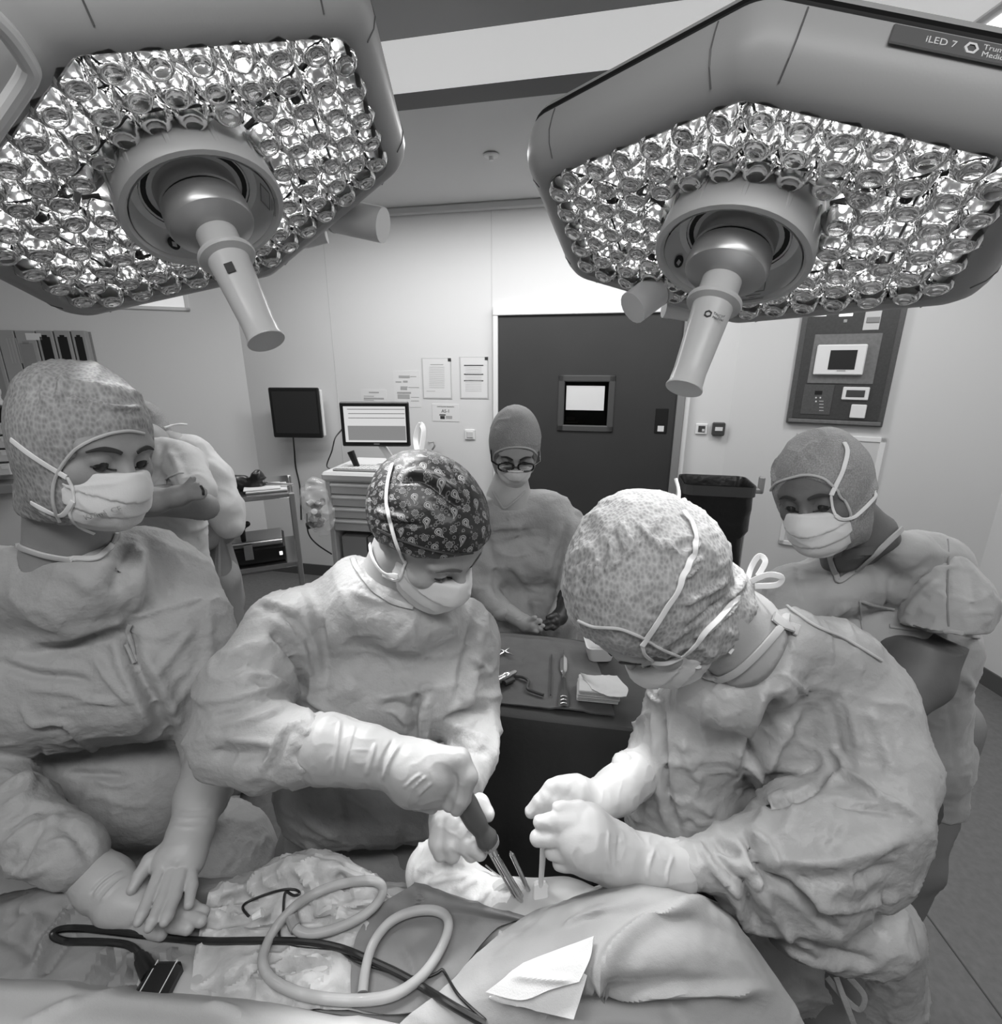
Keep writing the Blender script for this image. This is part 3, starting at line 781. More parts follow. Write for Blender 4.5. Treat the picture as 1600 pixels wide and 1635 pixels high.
MB().box(e + [.11, .14, .035], e + [.125, .145, .055], tw.T, .002).obj('indicator', m_bulb, eq)
sb = SDF(.01); q = tw.T([e + [-.05, .06, .11]])[0]
sb.chain([(q, .012), (q + [0, 0, .07], .014)]).chain([(q + [-.02, 0, .055], .01), (q + [.03, 0, .09], .015)]).chain([(q + [-.05, 0, .045], .008), (q + [-.01, 0, .055], .012)])
setp(sobj('clamp', polygonise(sb, .004), m_rubber), 'black clamp standing upright on the grey case lid', 'clamp')
setp(MB().box(e + [-.05, .141, .03], e + [-.01, .146, .11], tw.T, .002).obj('hanging_tag', m_mid), 'grey tag hanging down the front of the black case', 'tag')

# ---------------------------------------------------------------- glove box dispenser and bins on the left wall
gd = thing('glove_dispenser', 'wall rack holding a row of glove boxes above the left onlooker', 'dispenser', wl.at(60, 660, 0))
gx0, gx1, gz0, gz1 = wl.rect(-40, 527, 150, 650, .12)
MB().box((gx0, .003, gz0 - .01), (gx1, .018, gz1), wl.T).box((gx0, .003, gz0 - .012), (gx1, .12, gz0), wl.T).obj('rack', m_mid, gd)
gb = [(-40, 8, 'full'), (9, 36, 'print'), (38, 69, 'full'), (71, 97, 'slot'), (99, 124, 'slot'), (126, 148, 'slot')]
gl = ['grey glove box at the far left of the rack, white gloves bulging out', 'grey carton printed with small text, second from the left in the rack', 'glove box with a white label and a white glove showing', 'empty-looking glove box with dark slot, beside the white labelled box', 'glove box with dark slot, middle of the three dark ones', 'glove box with dark slot at the right end of the rack']
for (u0, u1, kd), lab in zip(gb, gl):
    t = thing('glove_box', lab, 'glove box', wl.at((u0 + u1) / 2, 640, .02))
    a = wl.rect(u0, 528, u1, 648, .11)
    MB().box((a[0], .02, gz0), (a[1], .11, a[3]), wl.T, .004).obj('carton', m_card, t)
    zc = (a[3] - gz0)
    if kd != 'print':
        v0 = 548 if u0 > 0 else 545
        b = wl.rect(u0 + 5, v0 - 10 if kd == 'slot' else v0, u1 - 5, 642, .1105)
        sl = MB(); sl.box((b[0], .108, gz0 + .02), (b[1], .112, b[3]), wl.T); sl.box((b[0] + (b[1] - b[0]) * .25, .108, b[3] - .005), (b[1] - (b[1] - b[0]) * .25, .112, b[3] + .012), wl.T)
        sl.obj('slot', m_black if kd == 'slot' else m_mid, t)
        if kd == 'full':
            sb = SDF(.02); cx = (b[0] + b[1]) / 2; 
            for j in range(5): sb.ell(wl.T([[cx + .008 * (-1) ** j, .115, gz0 + .04 + .035 * j]])[0], (.022, .022, .03))
            s = polygonise(sb, .005); s.crumple(.006, .03, seed=j + u0)
            sobj('bulging_glove', s, m_white, t)
            if u0 > 0: wl.box(u0 + 3, 532, u1 - 3, 543, .11, .112).obj('label_strip', m_paper, t)
    else:
        for k in range(4): wl.box(u0 + 5 + k * 5, 540, u0 + 7 + k * 5, 580, .11, .1112).obj('print', m_inkm, t)
sh = thing('storage_bins_rack', 'dark wall rail carrying stacked pale storage bins at the left edge', 'storage rack', wl.at(0, 780, 0))
a = wl.rect(-60, 652, 20, 672, .2); MB().box((a[0], 0, a[2]), (a[1], .2, a[3]), wl.T, .004).obj('rail', m_black, sh)
a = wl.rect(-60, 775, 24, 790, .2); MB().box((a[0], 0, a[2]), (a[1], .22, a[3]), wl.T, .004).obj('bottom_shelf', m_mid, sh)
for i, v in enumerate((676, 698, 720, 742)):
    t = thing('storage_bin', ['topmost pale storage bin under the dark rail', 'second pale storage bin down from the dark rail', 'third pale storage bin down from the dark rail', 'lowest pale storage bin, just above the rack shelf'][i], 'storage bin', wl.at(0, v + 20, .05), 'pale storage bins on the rail')
    a = wl.rect(-50, v, 17, v + 19, .2); MB().box((a[0], .02, a[2]), (a[1], .2, a[3]), wl.T, .006).obj('tray', m_offw, t)
    wl.box(2, v + 2, 12, v + 7, .2, .203).obj('label_strip', m_paper, t)
# framed vent high on the left wall
vt = thing('wall_vent', 'white framed vent high on the wall behind the left surgical lamp', 'vent', wl.at(245, 490, 0))
a = wl.rect(150, 440, 299, 494, .01); vb = MB()
for q in ((a[0], a[0] + .03, a[2], a[3]), (a[1] - .03, a[1], a[2], a[3]), (a[0], a[1], a[2], a[2] + .025), (a[0], a[1], a[3] - .025, a[3])): vb.box((q[0], 0, q[2]), (q[1], .02, q[3]), wl.T, .004)
vb.obj('frame', m_white, vt); MB().box((a[0] + .03, 0, a[2] + .025), (a[1] - .03, .006, a[3] - .025), wl.T).obj('grille', m_soft_glow, vt)  # grille made to glow through its material, though a vent is no lamp

# ---------------------------------------------------------------- surgical lamps
FIELD = np.array([.04, .55, 1.03])
def rhex(off, rad, h, rot, n=7, sc=1.0):
    base = sc * np.array([(0, -.247), (.325, -.135), (.325, .13), (0, .25), (-.325, .135), (-.325, -.13)])
    c, s = math.cos(rot), math.sin(rot); m = len(base); out = []
    for i in range(m):
        p, a, b = base[i], base[(i - 1) % m], base[(i + 1) % m]
        e0 = nrm(p - a); e1 = nrm(b - p); n0 = np.array([e0[1], -e0[0]]); n1 = np.array([e1[1], -e1[0]])
        k = nrm(n0 + n1); half = math.acos(max(-1, min(1, n0 @ n1))) / 2
        vtx = p + k * off / math.cos(half); cen = vtx - k * rad / math.cos(half)
        a0 = math.atan2(n0[1], n0[0]); a1 = math.atan2(n1[1], n1[0])
        if a1 < a0: a1 += 2 * pi
        for t in np.linspace(a0, a1, n): out.append(cen + rad * np.array([math.cos(t), math.sin(t)]))
    out = np.array(out); out = np.stack([out[:, 0] * c - out[:, 1] * s, out[:, 0] * s + out[:, 1] * c, np.full(len(out), h)], 1)
    return out, base @ np.array([[c, s], [-s, c]])
lens_me = None
def lens_mesh():
    mb = MB(); n = 12
    prof = [(.010, .032), (.014, .030), (.0235, .014), (.0285, .004), (.029, -.001), (.0262, -.006), (.0205, -.0145), (.0145, -.0195), (.0125, -.0165), (.006, -.0145), (.0004, -.0142)]
    V = []
    for i, (r, z) in enumerate(prof):
        an = np.arange(n) * 2 * pi / n; rr = r * (1 + (.07 * np.cos(6 * an) if 1 <= i <= 5 else 0)); V.append(np.stack([rr * np.cos(an), rr * np.sin(an), np.full(n, z)], 1))
    return MB().loft(V, True, (True, True)).arr()
def chip_mesh(): return MB().lathe([(.0105, .0325), (.0105, .0335)], 8).arr()
def lamp(c, aim, rot, label, arm, power, sc):
    K = .87; HS = -.012 if c[0] < 0 else -.02
    n = nrm(aim - c); x = nrm(np.array([1, 0, 0]) - n * n[0]); z = -n; y = np.cross(z, x); R = np.stack([x, y, z], 1)
    t = thing('surgical_lamp', label, 'surgical lamp', c, None, R)
    rings = [rhex(o, r, h if h < .03 else h * .84, rot, 7, sc)[0] for o, h, r in [(-.014, .046, .02), (-.010, -.002, .022), (-.004, -.008, .026), (.006, -.009, .03), (.022, -.003, .04), (.040, .012, .055), (.050, .035, .065), (.054, .062, .07), (.055, .082, .07)]]
    MB().loft(rings).obj('housing', m_house, t, True, True)
    rings = [rhex(o, r, h if h < .03 else h * .84, rot, 7, sc)[0] for o, h, r in [(.055, .082, .07), (.051, .084, .067), (.051, .096, .067), (.055, .098, .07)]]
    MB().loft(rings).obj('dark_band', m_house_band, t, True, True)
    rings = [rhex(o, r, h if h < .03 else h * .84, rot, 7, sc)[0] for o, h, r in [(.055, .098, .07), (.052, .112, .07), (.04, .124, .065), (.0, .136, .055), (-.09, .145, .03)]]
    MB().loft(rings, True, (False, True)).obj('top_shell', m_house, t, True, True)
    rings = [rhex(o, r, h if h < .03 else h * .84, rot, 7, sc)[0] for o, h, r in [(-.012, .048, .02), (-.08, .048, .02)]]
    MB().loft(rings, True, (False, True)).obj('lens_tray', m_reflect, t, False, True)
    _, ver = rhex(0, .03, 0, rot, 7, sc)
    # divider ribs from the corners to the hub and between the inner and outer modules
    for i in range(6):
        a = nrm(ver[i]); MB().tube([np.array([*(a * .14), .012]), np.array([*(ver[i] * .93), .012])], .0035, 6).obj('module_rib', m_house_tag, t, False, True)
    for i in range(6):
        rb = MB(); p0, p1 = ver[i], ver[(i + 1) % 6]; e = nrm(p1 - p0); nn = np.array([-e[1], e[0]])
        d0 = p0 @ nn; ins = abs(d0) - .098
        a0 = nrm(p0) * ins / abs(nrm(p0) @ nn); a1 = nrm(p1) * ins / abs(nrm(p1) @ nn)
        rb.tube([np.array([*a0, .008]), np.array([*a1, .008])], .003, 6)
        for q in (a0 * .93 + e * .018, a1 * .93 - e * .018):
            if np.linalg.norm(q) > .145: rb.lathe([(.009, .016), (.0095, -.002), (.0045, -.002), (.0045, .012)], 10, lambda V, q=q: np.asarray(V) + np.array([q[0], q[1], 0]), False)
        rb.obj('module_clip', m_house_tag, t, False, True)
    LV, LF = lens_mesh(); CV, CF = chip_mesh()
    me = bpy.data.meshes.get('lens_mesh'); cm = bpy.data.meshes.get('chip_mesh')
    if me is None:
        me = bpy.data.meshes.new('lens_mesh'); me.from_pydata(LV.tolist(), [], LF); me.materials.append(m_lens); me.polygons.foreach_set('use_smooth', [True] * len(me.polygons)); me.update()
        cm = bpy.data.meshes.new('chip_mesh'); cm.from_pydata(CV.tolist(), [], CF); cm.materials.append(m_led); cm.update()
    spots = []
    for i in range(6):
        p0, p1 = ver[i], ver[(i + 1) % 6]; e = nrm(p1 - p0); nn = np.array([-e[1], e[0]])
        if nn @ (-p0) < 0: nn = -nn
        H = abs(p0 @ nn); f0 = nrm(p0); f1 = nrm(p1)
        for k in range(8):
            ins = .022 + .0415 * k
            if H - ins < .125: break
            if H - ins < .139: ins = H - .140
            a0 = p0 * ((H - ins) / H); a1 = p1 * ((H - ins) / H); L = np.linalg.norm(a1 - a0)
            m = max(1, round((L - .004) / .053))
            for j in range(m):
                q = (a0 + a1) / 2 + e * (j - (m - 1) / 2) * (L / m)
                if np.linalg.norm(q) > .136 and all(np.linalg.norm(q - s) > .031 for s in spots): spots.append(q)
    for q in spots[:100]:
        o = bpy.data.objects.new('lens', me); C.objects.link(o); o.parent = t; o.location = (q[0], q[1], .002); o.rotation_euler = (random.uniform(-.12, .12), random.uniform(-.12, .12), random.uniform(0, 1))
        l = bpy.data.objects.new('led_chip', cm); C.objects.link(l); l.parent = o
    # hub: ring, dish, stem
    HT_ = lambda V: np.asarray(V) + np.array([0, 0, HS])
    MB().lathe([(K * a, b) for a, b in [(.118, .09), (.138, .085), (.143, .05), (.152, -.030), (.149, -.037), (.139, -.038), (.133, -.032), (.131, -.02)]], 48, HT_, False).obj('hub_ring', m_ring, t, True, True)
    for k in range(12):
        a = k * pi / 6 + .2; MB().box((.1455 * K, -.004, -.03), (.151 * K, .004, .03), lambda V, a=a: HT_(np.asarray(V) @ np.array([[math.cos(a), math.sin(a), 0], [-math.sin(a), math.cos(a), 0], [0, 0, 1]])), .0015).obj('ring_rib', m_ring, t, False, True)
    dish = MB().lathe([(K * a, b) for a, b in [(.131, -.034), (.126, -.006), (.115, .008), (.085, .012), (.0, .012)]], 48, HT_, False).obj('hub_dish', m_dish, t, True, True)
    MB().lathe([(K * a, b) for a, b in [(.1005, .0075), (.1005, .0105), (.087, .0105)]], 40, HT_, False).obj('dark_gap', m_black, dish, True, True)
    # printed symbols on the dish wall
    for k, a in enumerate((2.6, .45) if c[0] < 0 else (2.3, .75)):
        T = axT((.1075 * math.cos(a), .1075 * math.sin(a), -.012 + HS), (-math.cos(a), -math.sin(a), -.35), (math.sin(a), -math.cos(a), 0))
        if k == 0:
            MB().lathe([(.011, .0), (.011, .0012)], 20, T).obj('warning_symbol', m_ink, dish, False, True)
            MB().box((-.004, -.006, .0012), (.004, .002, .002), T).obj('warning_symbol', m_white, dish, False, True)
        else:
            mb = MB()
            for q in ((-.02, -.012, .02, -.0105), (-.02, .0105, .02, .012), (-.02, -.012, -.0185, .012), (.0185, -.012, .02, .012)): mb.box((q[0], q[1], 0), (q[2], q[3], .0012), T)
            for j in range(3): mb.box((-.02, -.018 - .004 * j, 0), (.02, -.0165 - .004 * j, .0012), T)
            mb.obj('printed_frame', m_inkm, dish, False, True)
    st_ = MB().lathe([(.0, .055), (.05, .055), (.060, .051), (.0655, .043), (.067, .03), (.067, -.018), (.0640, -.0205), (.0640, -.0235), (.068, -.026), (.070, -.056), (.067, -.063), (.048, -.072), (.036, -.076)], 40, HT_).obj('handle_base', m_stem, t, True, True)
    MB().lathe([(.0645, -.0200), (.0650, -.0220), (.0645, -.0240)], 40, HT_, False).obj('dark_gap', m_black, st_, True, True)
    hc = MB().lathe([(.0335, -.072), (.0335, -.112), (.046, -.116), (.047, -.120), (.0455, -.124), (.034, -.128), (.0325, -.15), (.0285, -.23), (.0275, -.25), (.0285, -.274), (.0315, -.281), (.031, -.283), (.0, -.281)], 36, HT_).obj('handle_cover', m_cover, t, True, True)
    MB().lathe([(.0, -.12), (.021, -.12), (.019, -.25), (.0, -.256)], 24, HT_).obj('handle_core', m_offw, hc, True, True)
    # maker's mark on the handle: an open ring (or dark badge) with lettering
    fd = R.T @ (CAM - (c + n * .18)); fd[2] = 0; fd = nrm(fd); sd = np.cross([0, 0, 1], fd)
    fd = nrm(fd - .1 * sd)
    pt = lambda h, r: np.array([fd[0] * r, fd[1] * r, h + HS])
    if c[0] > 0:
        T = axT(pt(-.160, .0325), fd, (0, 0, -1)); MB().lathe([(.0042, 0), (.0065, 0), (.0065, .0012), (.0042, .0012)], 6, T, False).obj('maker_mark', m_ink, hc, False, True)
    else:
        T = axT(pt(-.165, .0325), fd, (0, 0, -1)); MB().box((-.012, -.007, 0), (.006, .007, .0012), T, .0003).obj('maker_mark', m_ink, hc, False, True)
    if c[0] > 0:
        for q, dz in (('Trumpf', .0035), ('Medical', -.0035)):
            text('lettering', q, .0062, (c + R @ (pt(-.160 + dz, .0327) + sd * .008), R @ np.cross([0, 0, 1], fd), R @ nrm(fd + .25 * np.cross([0, 0, 1], fd))), m_ink, hc, .0003, 'LEFT')
    # yoke and arm behind the head
    arm_pts = [np.array(a) for a in arm]
    MB().tube(arm_pts[:2], [.036, .036], 18).obj('yoke_arm', m_lampw, t, True)
    MB().tube([arm_pts[0] + (arm_pts[1] - arm_pts[0]) * .45, arm_pts[0] + (arm_pts[1] - arm_pts[0]) * .47], .0368, 18).obj('yoke_seam', m_house, t, True)
    MB().tube(catmull(arm_pts[2:], 6), .022, 14).obj('suspension_arm', m_lampw, t, True)
    for k in range(6):
        an = k * pi / 3 + .5; lp = np.array([.225 * sc * math.cos(an), .225 * sc * .8 * math.sin(an), -.03])
        ld = bpy.data.lights.new('lamp_beam', 'SPOT'); ld.energy = power; ld.spot_size = math.radians(36); ld.spot_blend = .85; ld.shadow_soft_size = .03
        lo = bpy.data.objects.new('lamp_beam', ld); C.objects.link(lo); lo.parent = t
        loc_aim = R.T @ (FIELD - c)
        lo.matrix_basis = Matrix.Translation(Vector(lp.tolist())) @ Vector((loc_aim - lp).tolist()).to_track_quat('-Z', 'Y').to_matrix().to_4x4()
    return t, R, n
LSC = {False: 1.03, True: 1.035}
ROT = {False: 0.0, True: -.437}
LC = P(313, 303.5, .865); RC = P(1180, 371, .885)
topL = np.array([LC[0], LC[1] + .08, CEIL]); topR = np.array([RC[0], RC[1] + .08, CEIL])
lampL, RL, nL = lamp(LC, FIELD + [-.03, .07, 0], ROT[False], 'faceted surgical lamp on the left of the ceiling, hanging over the table', [P(470, 330, 1.15), P(612, 360, 1.12), P(520, 372, 1.15), P(440, 370, 1.12), LC - .14 * nrm(FIELD - LC), LC + [0, .06, .3], topL], 12, 1.03)
lampR, RR, nR = lamp(RC, FIELD + [-.02, .05, 0], ROT[True], 'faceted surgical lamp on the right with maker lettering on its rim', [P(1080, 440, 1.12), P(1010, 492, 1.10), P(1060, 492, 1.2), P(1180, 487, 1.18), RC - .14 * nrm(FIELD - RC), RC + [0, .06, .3], topR], 12, 1.035)
# name tag on the right lamp's rim
def rim_frame(t, R, c, rot, k, frac, h, off):
    v = rhex(0, .03, 0, rot, 7, LSC[c[0] > 0])[1]; a, b = v[k], v[(k + 1) % 6]; e = nrm(b - a); nn = np.array([e[1], -e[0]])
    p = a + (b - a) * frac + nn * off
    return c + R @ np.array([p[0], p[1], h]), R @ np.array([e[0], e[1], 0]), R @ np.array([nn[0], nn[1], 0])
cpt, ex, en = rim_frame(lampR, RR, RC, ROT[True], 0, .66, .052, .0545)
Tt = axT(cpt, en, ex)
tg = MB().box((-.10, -.012, 0), (.16, .014, .003), Tt, .0015).obj('name_tag', m_house_tag, lampR)
text('lettering', 'iLED 7', .0125, (Tt([[-.045, 0, .0034]])[0], ex, en), m_white, tg)
MB().lathe([(.005, .003), (.008, .003), (.008, .0042), (.005, .0042)], 6, axT(Tt([[-.012, 0.0, 0]])[0], en, ex), False).obj('maker_mark', m_white, tg)
text('lettering', 'Trumpf', .0098, (Tt([[.000, .0045, .0034]])[0], ex, en), m_white, tg, .0005, 'LEFT')
text('lettering', 'Medical', .0098, (Tt([[.000, -.0045, .0034]])[0], ex, en), m_white, tg, .0005, 'LEFT')
for (tt, Rr, cc, ro) in ((lampL, RL, LC, 0.0), (lampR, RR, RC, ROT[True])):
    for k in range(6):
        for fr_ in (.1, .9):
            pts = []
            for (o, h) in ((.0552, .066), (.0543, .052), (.0505, .0294), (.0405, .0125), (.0230, -.0028)):
                pts.append(rim_frame(tt, Rr, cc, ro, k, fr_, h, o)[0])
            MB().tube(pts, .0013, 5).obj('panel_seam', m_house_tag, tt)

# grip rail along the left lamp's outer edge
gq = []
for (u, v) in ((-30, 10), (12, 52), (44, 100), (46, 118), (28, 150), (-30, 235)):
    rr = P(u, v, 1) - CAM; o_ = LC + RL @ np.array([0, 0, -.012]); gq.append(CAM + rr * (((o_ - CAM) @ nL) / (rr @ nL)))
MB().tube(catmull(gq, 8), .011, 12).obj('grip_rail', m_lampw, lampL, True)

# ---------------------------------------------------------------- cloth and skin
m_gown = M('gown_cloth', .37, .58, spec=.35, sheen=.1, bump=[(900, .25, 2), (120, .9, 3), (30, 3.2, 5)], var=(9, .06))
m_gown_b = M('gown_cloth_bright', .43, .42, spec=.45, bump=[(900, .2, 2), (110, 1.1, 3), (28, 3.6, 5)], var=(9, .05))
m_scrub = M('scrub_cloth', .42, .75, spec=.2, sheen=.2, bump=[(900, .3, 2), (40, 2.4, 4)], var=(9, .06))
m_scrub_l = M('scrub_cloth_light', .62, .75, spec=.2, bump=[(60, .9, 4)], var=(9, .06))
m_trouser = M('trouser_cloth', .26, .75, spec=.2, bump=[(60, .9, 4)])
m_collar = M('collar_band', .52, .6)
m_skin = M('skin', .3, .5, spec=.35, sss=.1, bump=[(260, .25, 3)], var=(30, .05))
m_skin_d = M('skin_tan', .13, .5, spec=.35, bump=[(260, .3, 3)], var=(30, .06))
m_skin_l = M('skin_pale', .4, .5, spec=.35, sss=.1, bump=[(260, .25, 3)], var=(30, .05))
m_brow = M('brow_hair', .035, .7)
m_browl = M('brow_hair_fair', .14, .7)
m_eye = M('eye_dark', .02, .15)
m_lash = M('lash', .02, .6)
m_glove = M('latex_glove', .55, .42, spec=.4, sss=.08, bump=[(70, .5, 4), (300, .12, 2)])
m_glove_dim = M('latex_glove_dimmed', .36, .42, spec=.4, sss=.05, bump=[(70, .5, 4), (300, .12, 2)])  # glove colour darkened to offset the glare of the lamp beams
m_glove_g = M('latex_glove_grey', .42, .45, spec=.4, bump=[(70, .5, 4), (300, .12, 2)])
m_glove_d = M('dark_glove', .03, .4, spec=.5)
m_mask = M('mask_fleece', .66, .75, spec=.2, bump=[(500, .2, 2), (70, .5, 3)])
m_strap = M('mask_tie', .78, .7)
m_shoe = M('clog', .4, .5)
m_blackframe = M('spectacle_frame', .008, .25, spec=.6)
m_specl = glass('spectacle_lens', .97, 0, 1.02)
def cap_mat(name, lo, hi, sx=210, sz=120):
    """nonwoven bouffant: rows of short crinkled stitches"""
    t = NT(name); tc = t.node('ShaderNodeTexCoord'); mp = t.node('ShaderNodeMapping'); mp.inputs['Scale'].default_value = (sx, sx, sz)
    t.link(tc.outputs['Object'], mp.inputs['Vector'])
    n1 = t.node('ShaderNodeTexVoronoi'); n1.inputs['Scale'].default_value = 1.0; n1.inputs['Randomness'].default_value = .8; t.link(mp.outputs[0], n1.inputs['Vector'])
    n2 = t.node('ShaderNodeTexNoise'); n2.inputs['Scale'].default_value = 12; n2.inputs['Detail'].default_value = 5; t.link(tc.outputs['Object'], n2.inputs['Vector'])
    v = t.math('MULTIPLY', n1.outputs['Distance'], .75); v = t.math('ADD', v, t.math('MULTIPLY', n2.outputs[0], .6))
    mr = t.node('ShaderNodeMapRange'); mr.inputs[1].default_value = .25; mr.inputs[2].default_value = 1.0; mr.inputs[3].default_value = lo; mr.inputs[4].default_value = hi
    t.link(v, mr.inputs[0]); t.link(mr.outputs[0], t.b.inputs['Base Color'])
    bp = t.node('ShaderNodeBump'); bp.inputs['Strength'].default_value = 1; bp.inputs['Distance'].default_value = .0012
    t.link(v, bp.inputs['Height']); t.link(bp.outputs[0], t.b.inputs['Normal'])
    t.b.inputs['Roughness'].default_value = .6; t.b.inputs['Specular IOR Level'].default_value = .35
    return t.m
m_cap = cap_mat('bouffant_cloth', .16, .40)
m_cap_l = cap_mat('bouffant_cloth_light', .22, .50)
m_cap_n = cap_mat('hood_cloth_fine', .19, .36, 420, 260)
m_hem = M('cap_hem', .5, .7)
def paisley():
    """dark cotton printed with rows of pale teardrops, rosettes and dots"""
    t = NT('paisley_cotton'); tc = t.node('ShaderNodeTexCoord')
    sp = t.node('ShaderNodeSeparateXYZ'); t.link(tc.outputs['UV'], sp.inputs[0])
    u = t.math('MULTIPLY', sp.outputs[0], 54); v = t.math('MULTIPLY', sp.outputs[1], 54)
    row = t.math('FLOOR', v); odd = t.math('MODULO', t.math('ABSOLUTE', row), 2)
    u = t.math('ADD', u, t.math('MULTIPLY', odd, .5)); col = t.math('FLOOR', u)
    fx = t.math('SUBTRACT', t.math('SUBTRACT', u, col), .5); fy = t.math('SUBTRACT', t.math('SUBTRACT', v, row), .5)
    par = t.math('MODULO', t.math('ABSOLUTE', t.math('ADD', col, t.math('MULTIPLY', row, 1))), 2)     # 0 teardrop, 1 rosette
    flip = t.math('SUBTRACT', t.math('MULTIPLY', odd, 2), 1); x = t.math('MULTIPLY', fx, flip)
    # curved teardrop: the centre line bends as it narrows upwards
    yy = t.math('ADD', fy, .12); bend = t.math('MULTIPLY', t.math('POWER', t.math('MAXIMUM', yy, 0), 2), 1.1)
    xb = t.math('SUBTRACT', x, bend)
    rad = t.math('MAXIMUM', t.math('SUBTRACT', .27, t.math('MULTIPLY', t.math('MAXIMUM', yy, 0), .5)), .01)
    yc = t.math('MINIMUM', yy, 0)
    d = t.math('SUBTRACT', t.math('SQRT', t.math('ADD', t.math('POWER', xb, 2), t.math('POWER', yc, 2))), rad)
    d = t.math('MAXIMUM', d, t.math('SUBTRACT', yy, .5))
    def ring(dd, c, wd): return t.math('SUBTRACT', 1, t.math('DIVIDE', t.math('ABSOLUTE', t.math('SUBTRACT', dd, c)), wd), clamp=True)
    tear = t.math('MAXIMUM', ring(d, -.03, .045), ring(d, -.15, .07))
    rr = t.math('SQRT', t.math('ADD', t.math('POWER', fx, 2), t.math('POWER', fy, 2)))
    an = t.math('ARCTAN2', fy, fx); pet = t.math('MULTIPLY', t.math('SINE', t.math('MULTIPLY', an, 8)), .03)
    ros = t.math('MAXIMUM', ring(t.math('ADD', rr, pet), .22, .05), t.math('MAXIMUM', ring(rr, 0, .06), t.math('MULTIPLY', ring(rr, .12, .04), .7)))
    pat = t.math('ADD', t.math('MULTIPLY', tear, t.math('SUBTRACT', 1, par)), t.math('MULTIPLY', t.math('MULTIPLY', ros, .75), par))
    vo = t.node('ShaderNodeTexVoronoi'); vo.inputs['Scale'].default_value = 150; t.link(tc.outputs['UV'], vo.inputs['Vector'])
    outside = t.math('GREATER_THAN', d, .05); out2 = t.math('GREATER_THAN', rr, .3)
    bgm = t.math('ADD', t.math('MULTIPLY', outside, t.math('SUBTRACT', 1, par)), t.math('MULTIPLY', out2, par))
    dots = t.math('MULTIPLY', t.math('MULTIPLY', ring(vo.outputs['Distance'], .3, .1), .45), bgm)
    tot = t.math('MAXIMUM', pat, dots, clamp=True)
    mr = t.node('ShaderNodeMapRange'); mr.inputs[3].default_value = .018; mr.inputs[4].default_value = .42
    t.link(tot, mr.inputs[0]); t.link(mr.outputs[0], t.b.inputs['Base Color'])
    t.b.inputs['Roughness'].default_value = .42; t.b.inputs['Specular IOR Level'].default_value = .6
    nz = t.node('ShaderNodeTexNoise'); nz.inputs['Scale'].default_value = 60; t.link(tc.outputs['Object'], nz.inputs['Vector'])
    bp = t.node('ShaderNodeBump'); bp.inputs['Distance'].default_value = .0012; t.link(t.math('ADD', nz.outputs[0], t.math('MULTIPLY', tot, .25)), bp.inputs['Height']); t.link(bp.outputs[0], t.b.inputs['Normal'])
    return t.m
m_paisley = paisley()

# ---------------------------------------------------------------- people: heads
class Head:
    def __init__(s, c, f, up, sc_=1.0): s.c = np.asarray(c, float); s.R = frame(f, up); s.s = sc_
    def W(s, x, y, z): return s.c + s.R @ (np.array([x, y, z]) * s.s)
    def L(s, p): return (np.asarray(p) - s.c) @ s.R / s.s
    def ell(s, d, c, r, **k): d.ell(s.W(*c), np.array(r) * s.s, s.R, **k)
    def cap(s, d, a, b, ra, rb=None, **k): d.cap(s.W(*a), s.W(*b), ra * s.s, None if rb is None else rb * s.s, **k)
    def face(s, d, nose=1.0):
        s.ell(d, (0, -.018, .035), (.0745, .095, .088)); s.ell(d, (0, .028, -.03), (.061, .064, .082), k=.03)
        s.ell(d, (0, .05, .035), (.058, .04, .045), k=.03)
        for x in (-1, 1):
            s.cap(d, (.052 * x, -.005, -.055), (.018 * x, .066, -.1), .02, .017, k=.03)
            s.ell(d, (.044 * x, .062, -.026), (.022, .02, .022), k=.025)
        s.ell(d, (0, .074, -.1), (.018, .016, .015), k=.02)
        for x in (-1, 1):
            s.cap(d, (.05 * x, .072, .022), (.012 * x, .09, .02), .009, .009, k=.014)
            s.ell(d, (.031 * x, .097, .000), (.021, .014, .0145), k=.012, op='s')
            s.ell(d, (.0315 * x, .0775, .003), (.0165, .0145, .0135), k=.004)
            s.cap(d, (.047 * x, .07, -.009), (.018 * x, .082, -.0095), .005, .005, k=.008)
            # ear
            s.cap(d, (.073 * x, -.018, .012), (.071 * x, -.006, -.03), .012, .008, k=.008); s.ell(d, (.08 * x, -.016, -.004), (.006, .016, .024), k=.006)
            s.ell(d, (.0845 * x, -.008, -.004), (.005, .009, .014), k=.005, op='s')
        s.cap(d, (0, .09, .008), (0, .113 * nose, -.03), .008, .0125, k=.014)
        for x in (-1, 1): s.ell(d, (.012 * x, .103, -.034), (.009, .011, .008), k=.008)
        s.ell(d, (0, .093, -.062), (.024, .01, .006), k=.008); s.ell(d, (0, .09, -.072), (.02, .01, .006), k=.007)
        return d
    def uv(s, V, top=(0, .35, .94)):
        q = s.L(V) - np.array([0, -.01, .0]); q = q / np.linalg.norm(q, axis=1)[:, None]
        a = nrm(top); b1 = np.array([1.0, 0, 0]); b2 = np.cross(a, b1)
        th = np.arccos(np.clip(q @ a, -1, 1)); x, y = q @ b1, q @ b2; r = np.sqrt(x * x + y * y) + 1e-9
        return np.stack([th * x / r, th * y / r], 1) * .1
def project(sdf, p, off=0, it=6):
    p = np.array(p, float)
    for _ in range(it):
        e = 1e-3; d = sdf(p) - off
        gr = np.stack([(sdf(p + np.eye(3)[i] * e) - sdf(p - np.eye(3)[i] * e)) / (2 * e) for i in range(3)], 1)
        gr /= np.linalg.norm(gr, axis=1)[:, None] + 1e-9; p = p - gr * d[:, None]
    return p, gr
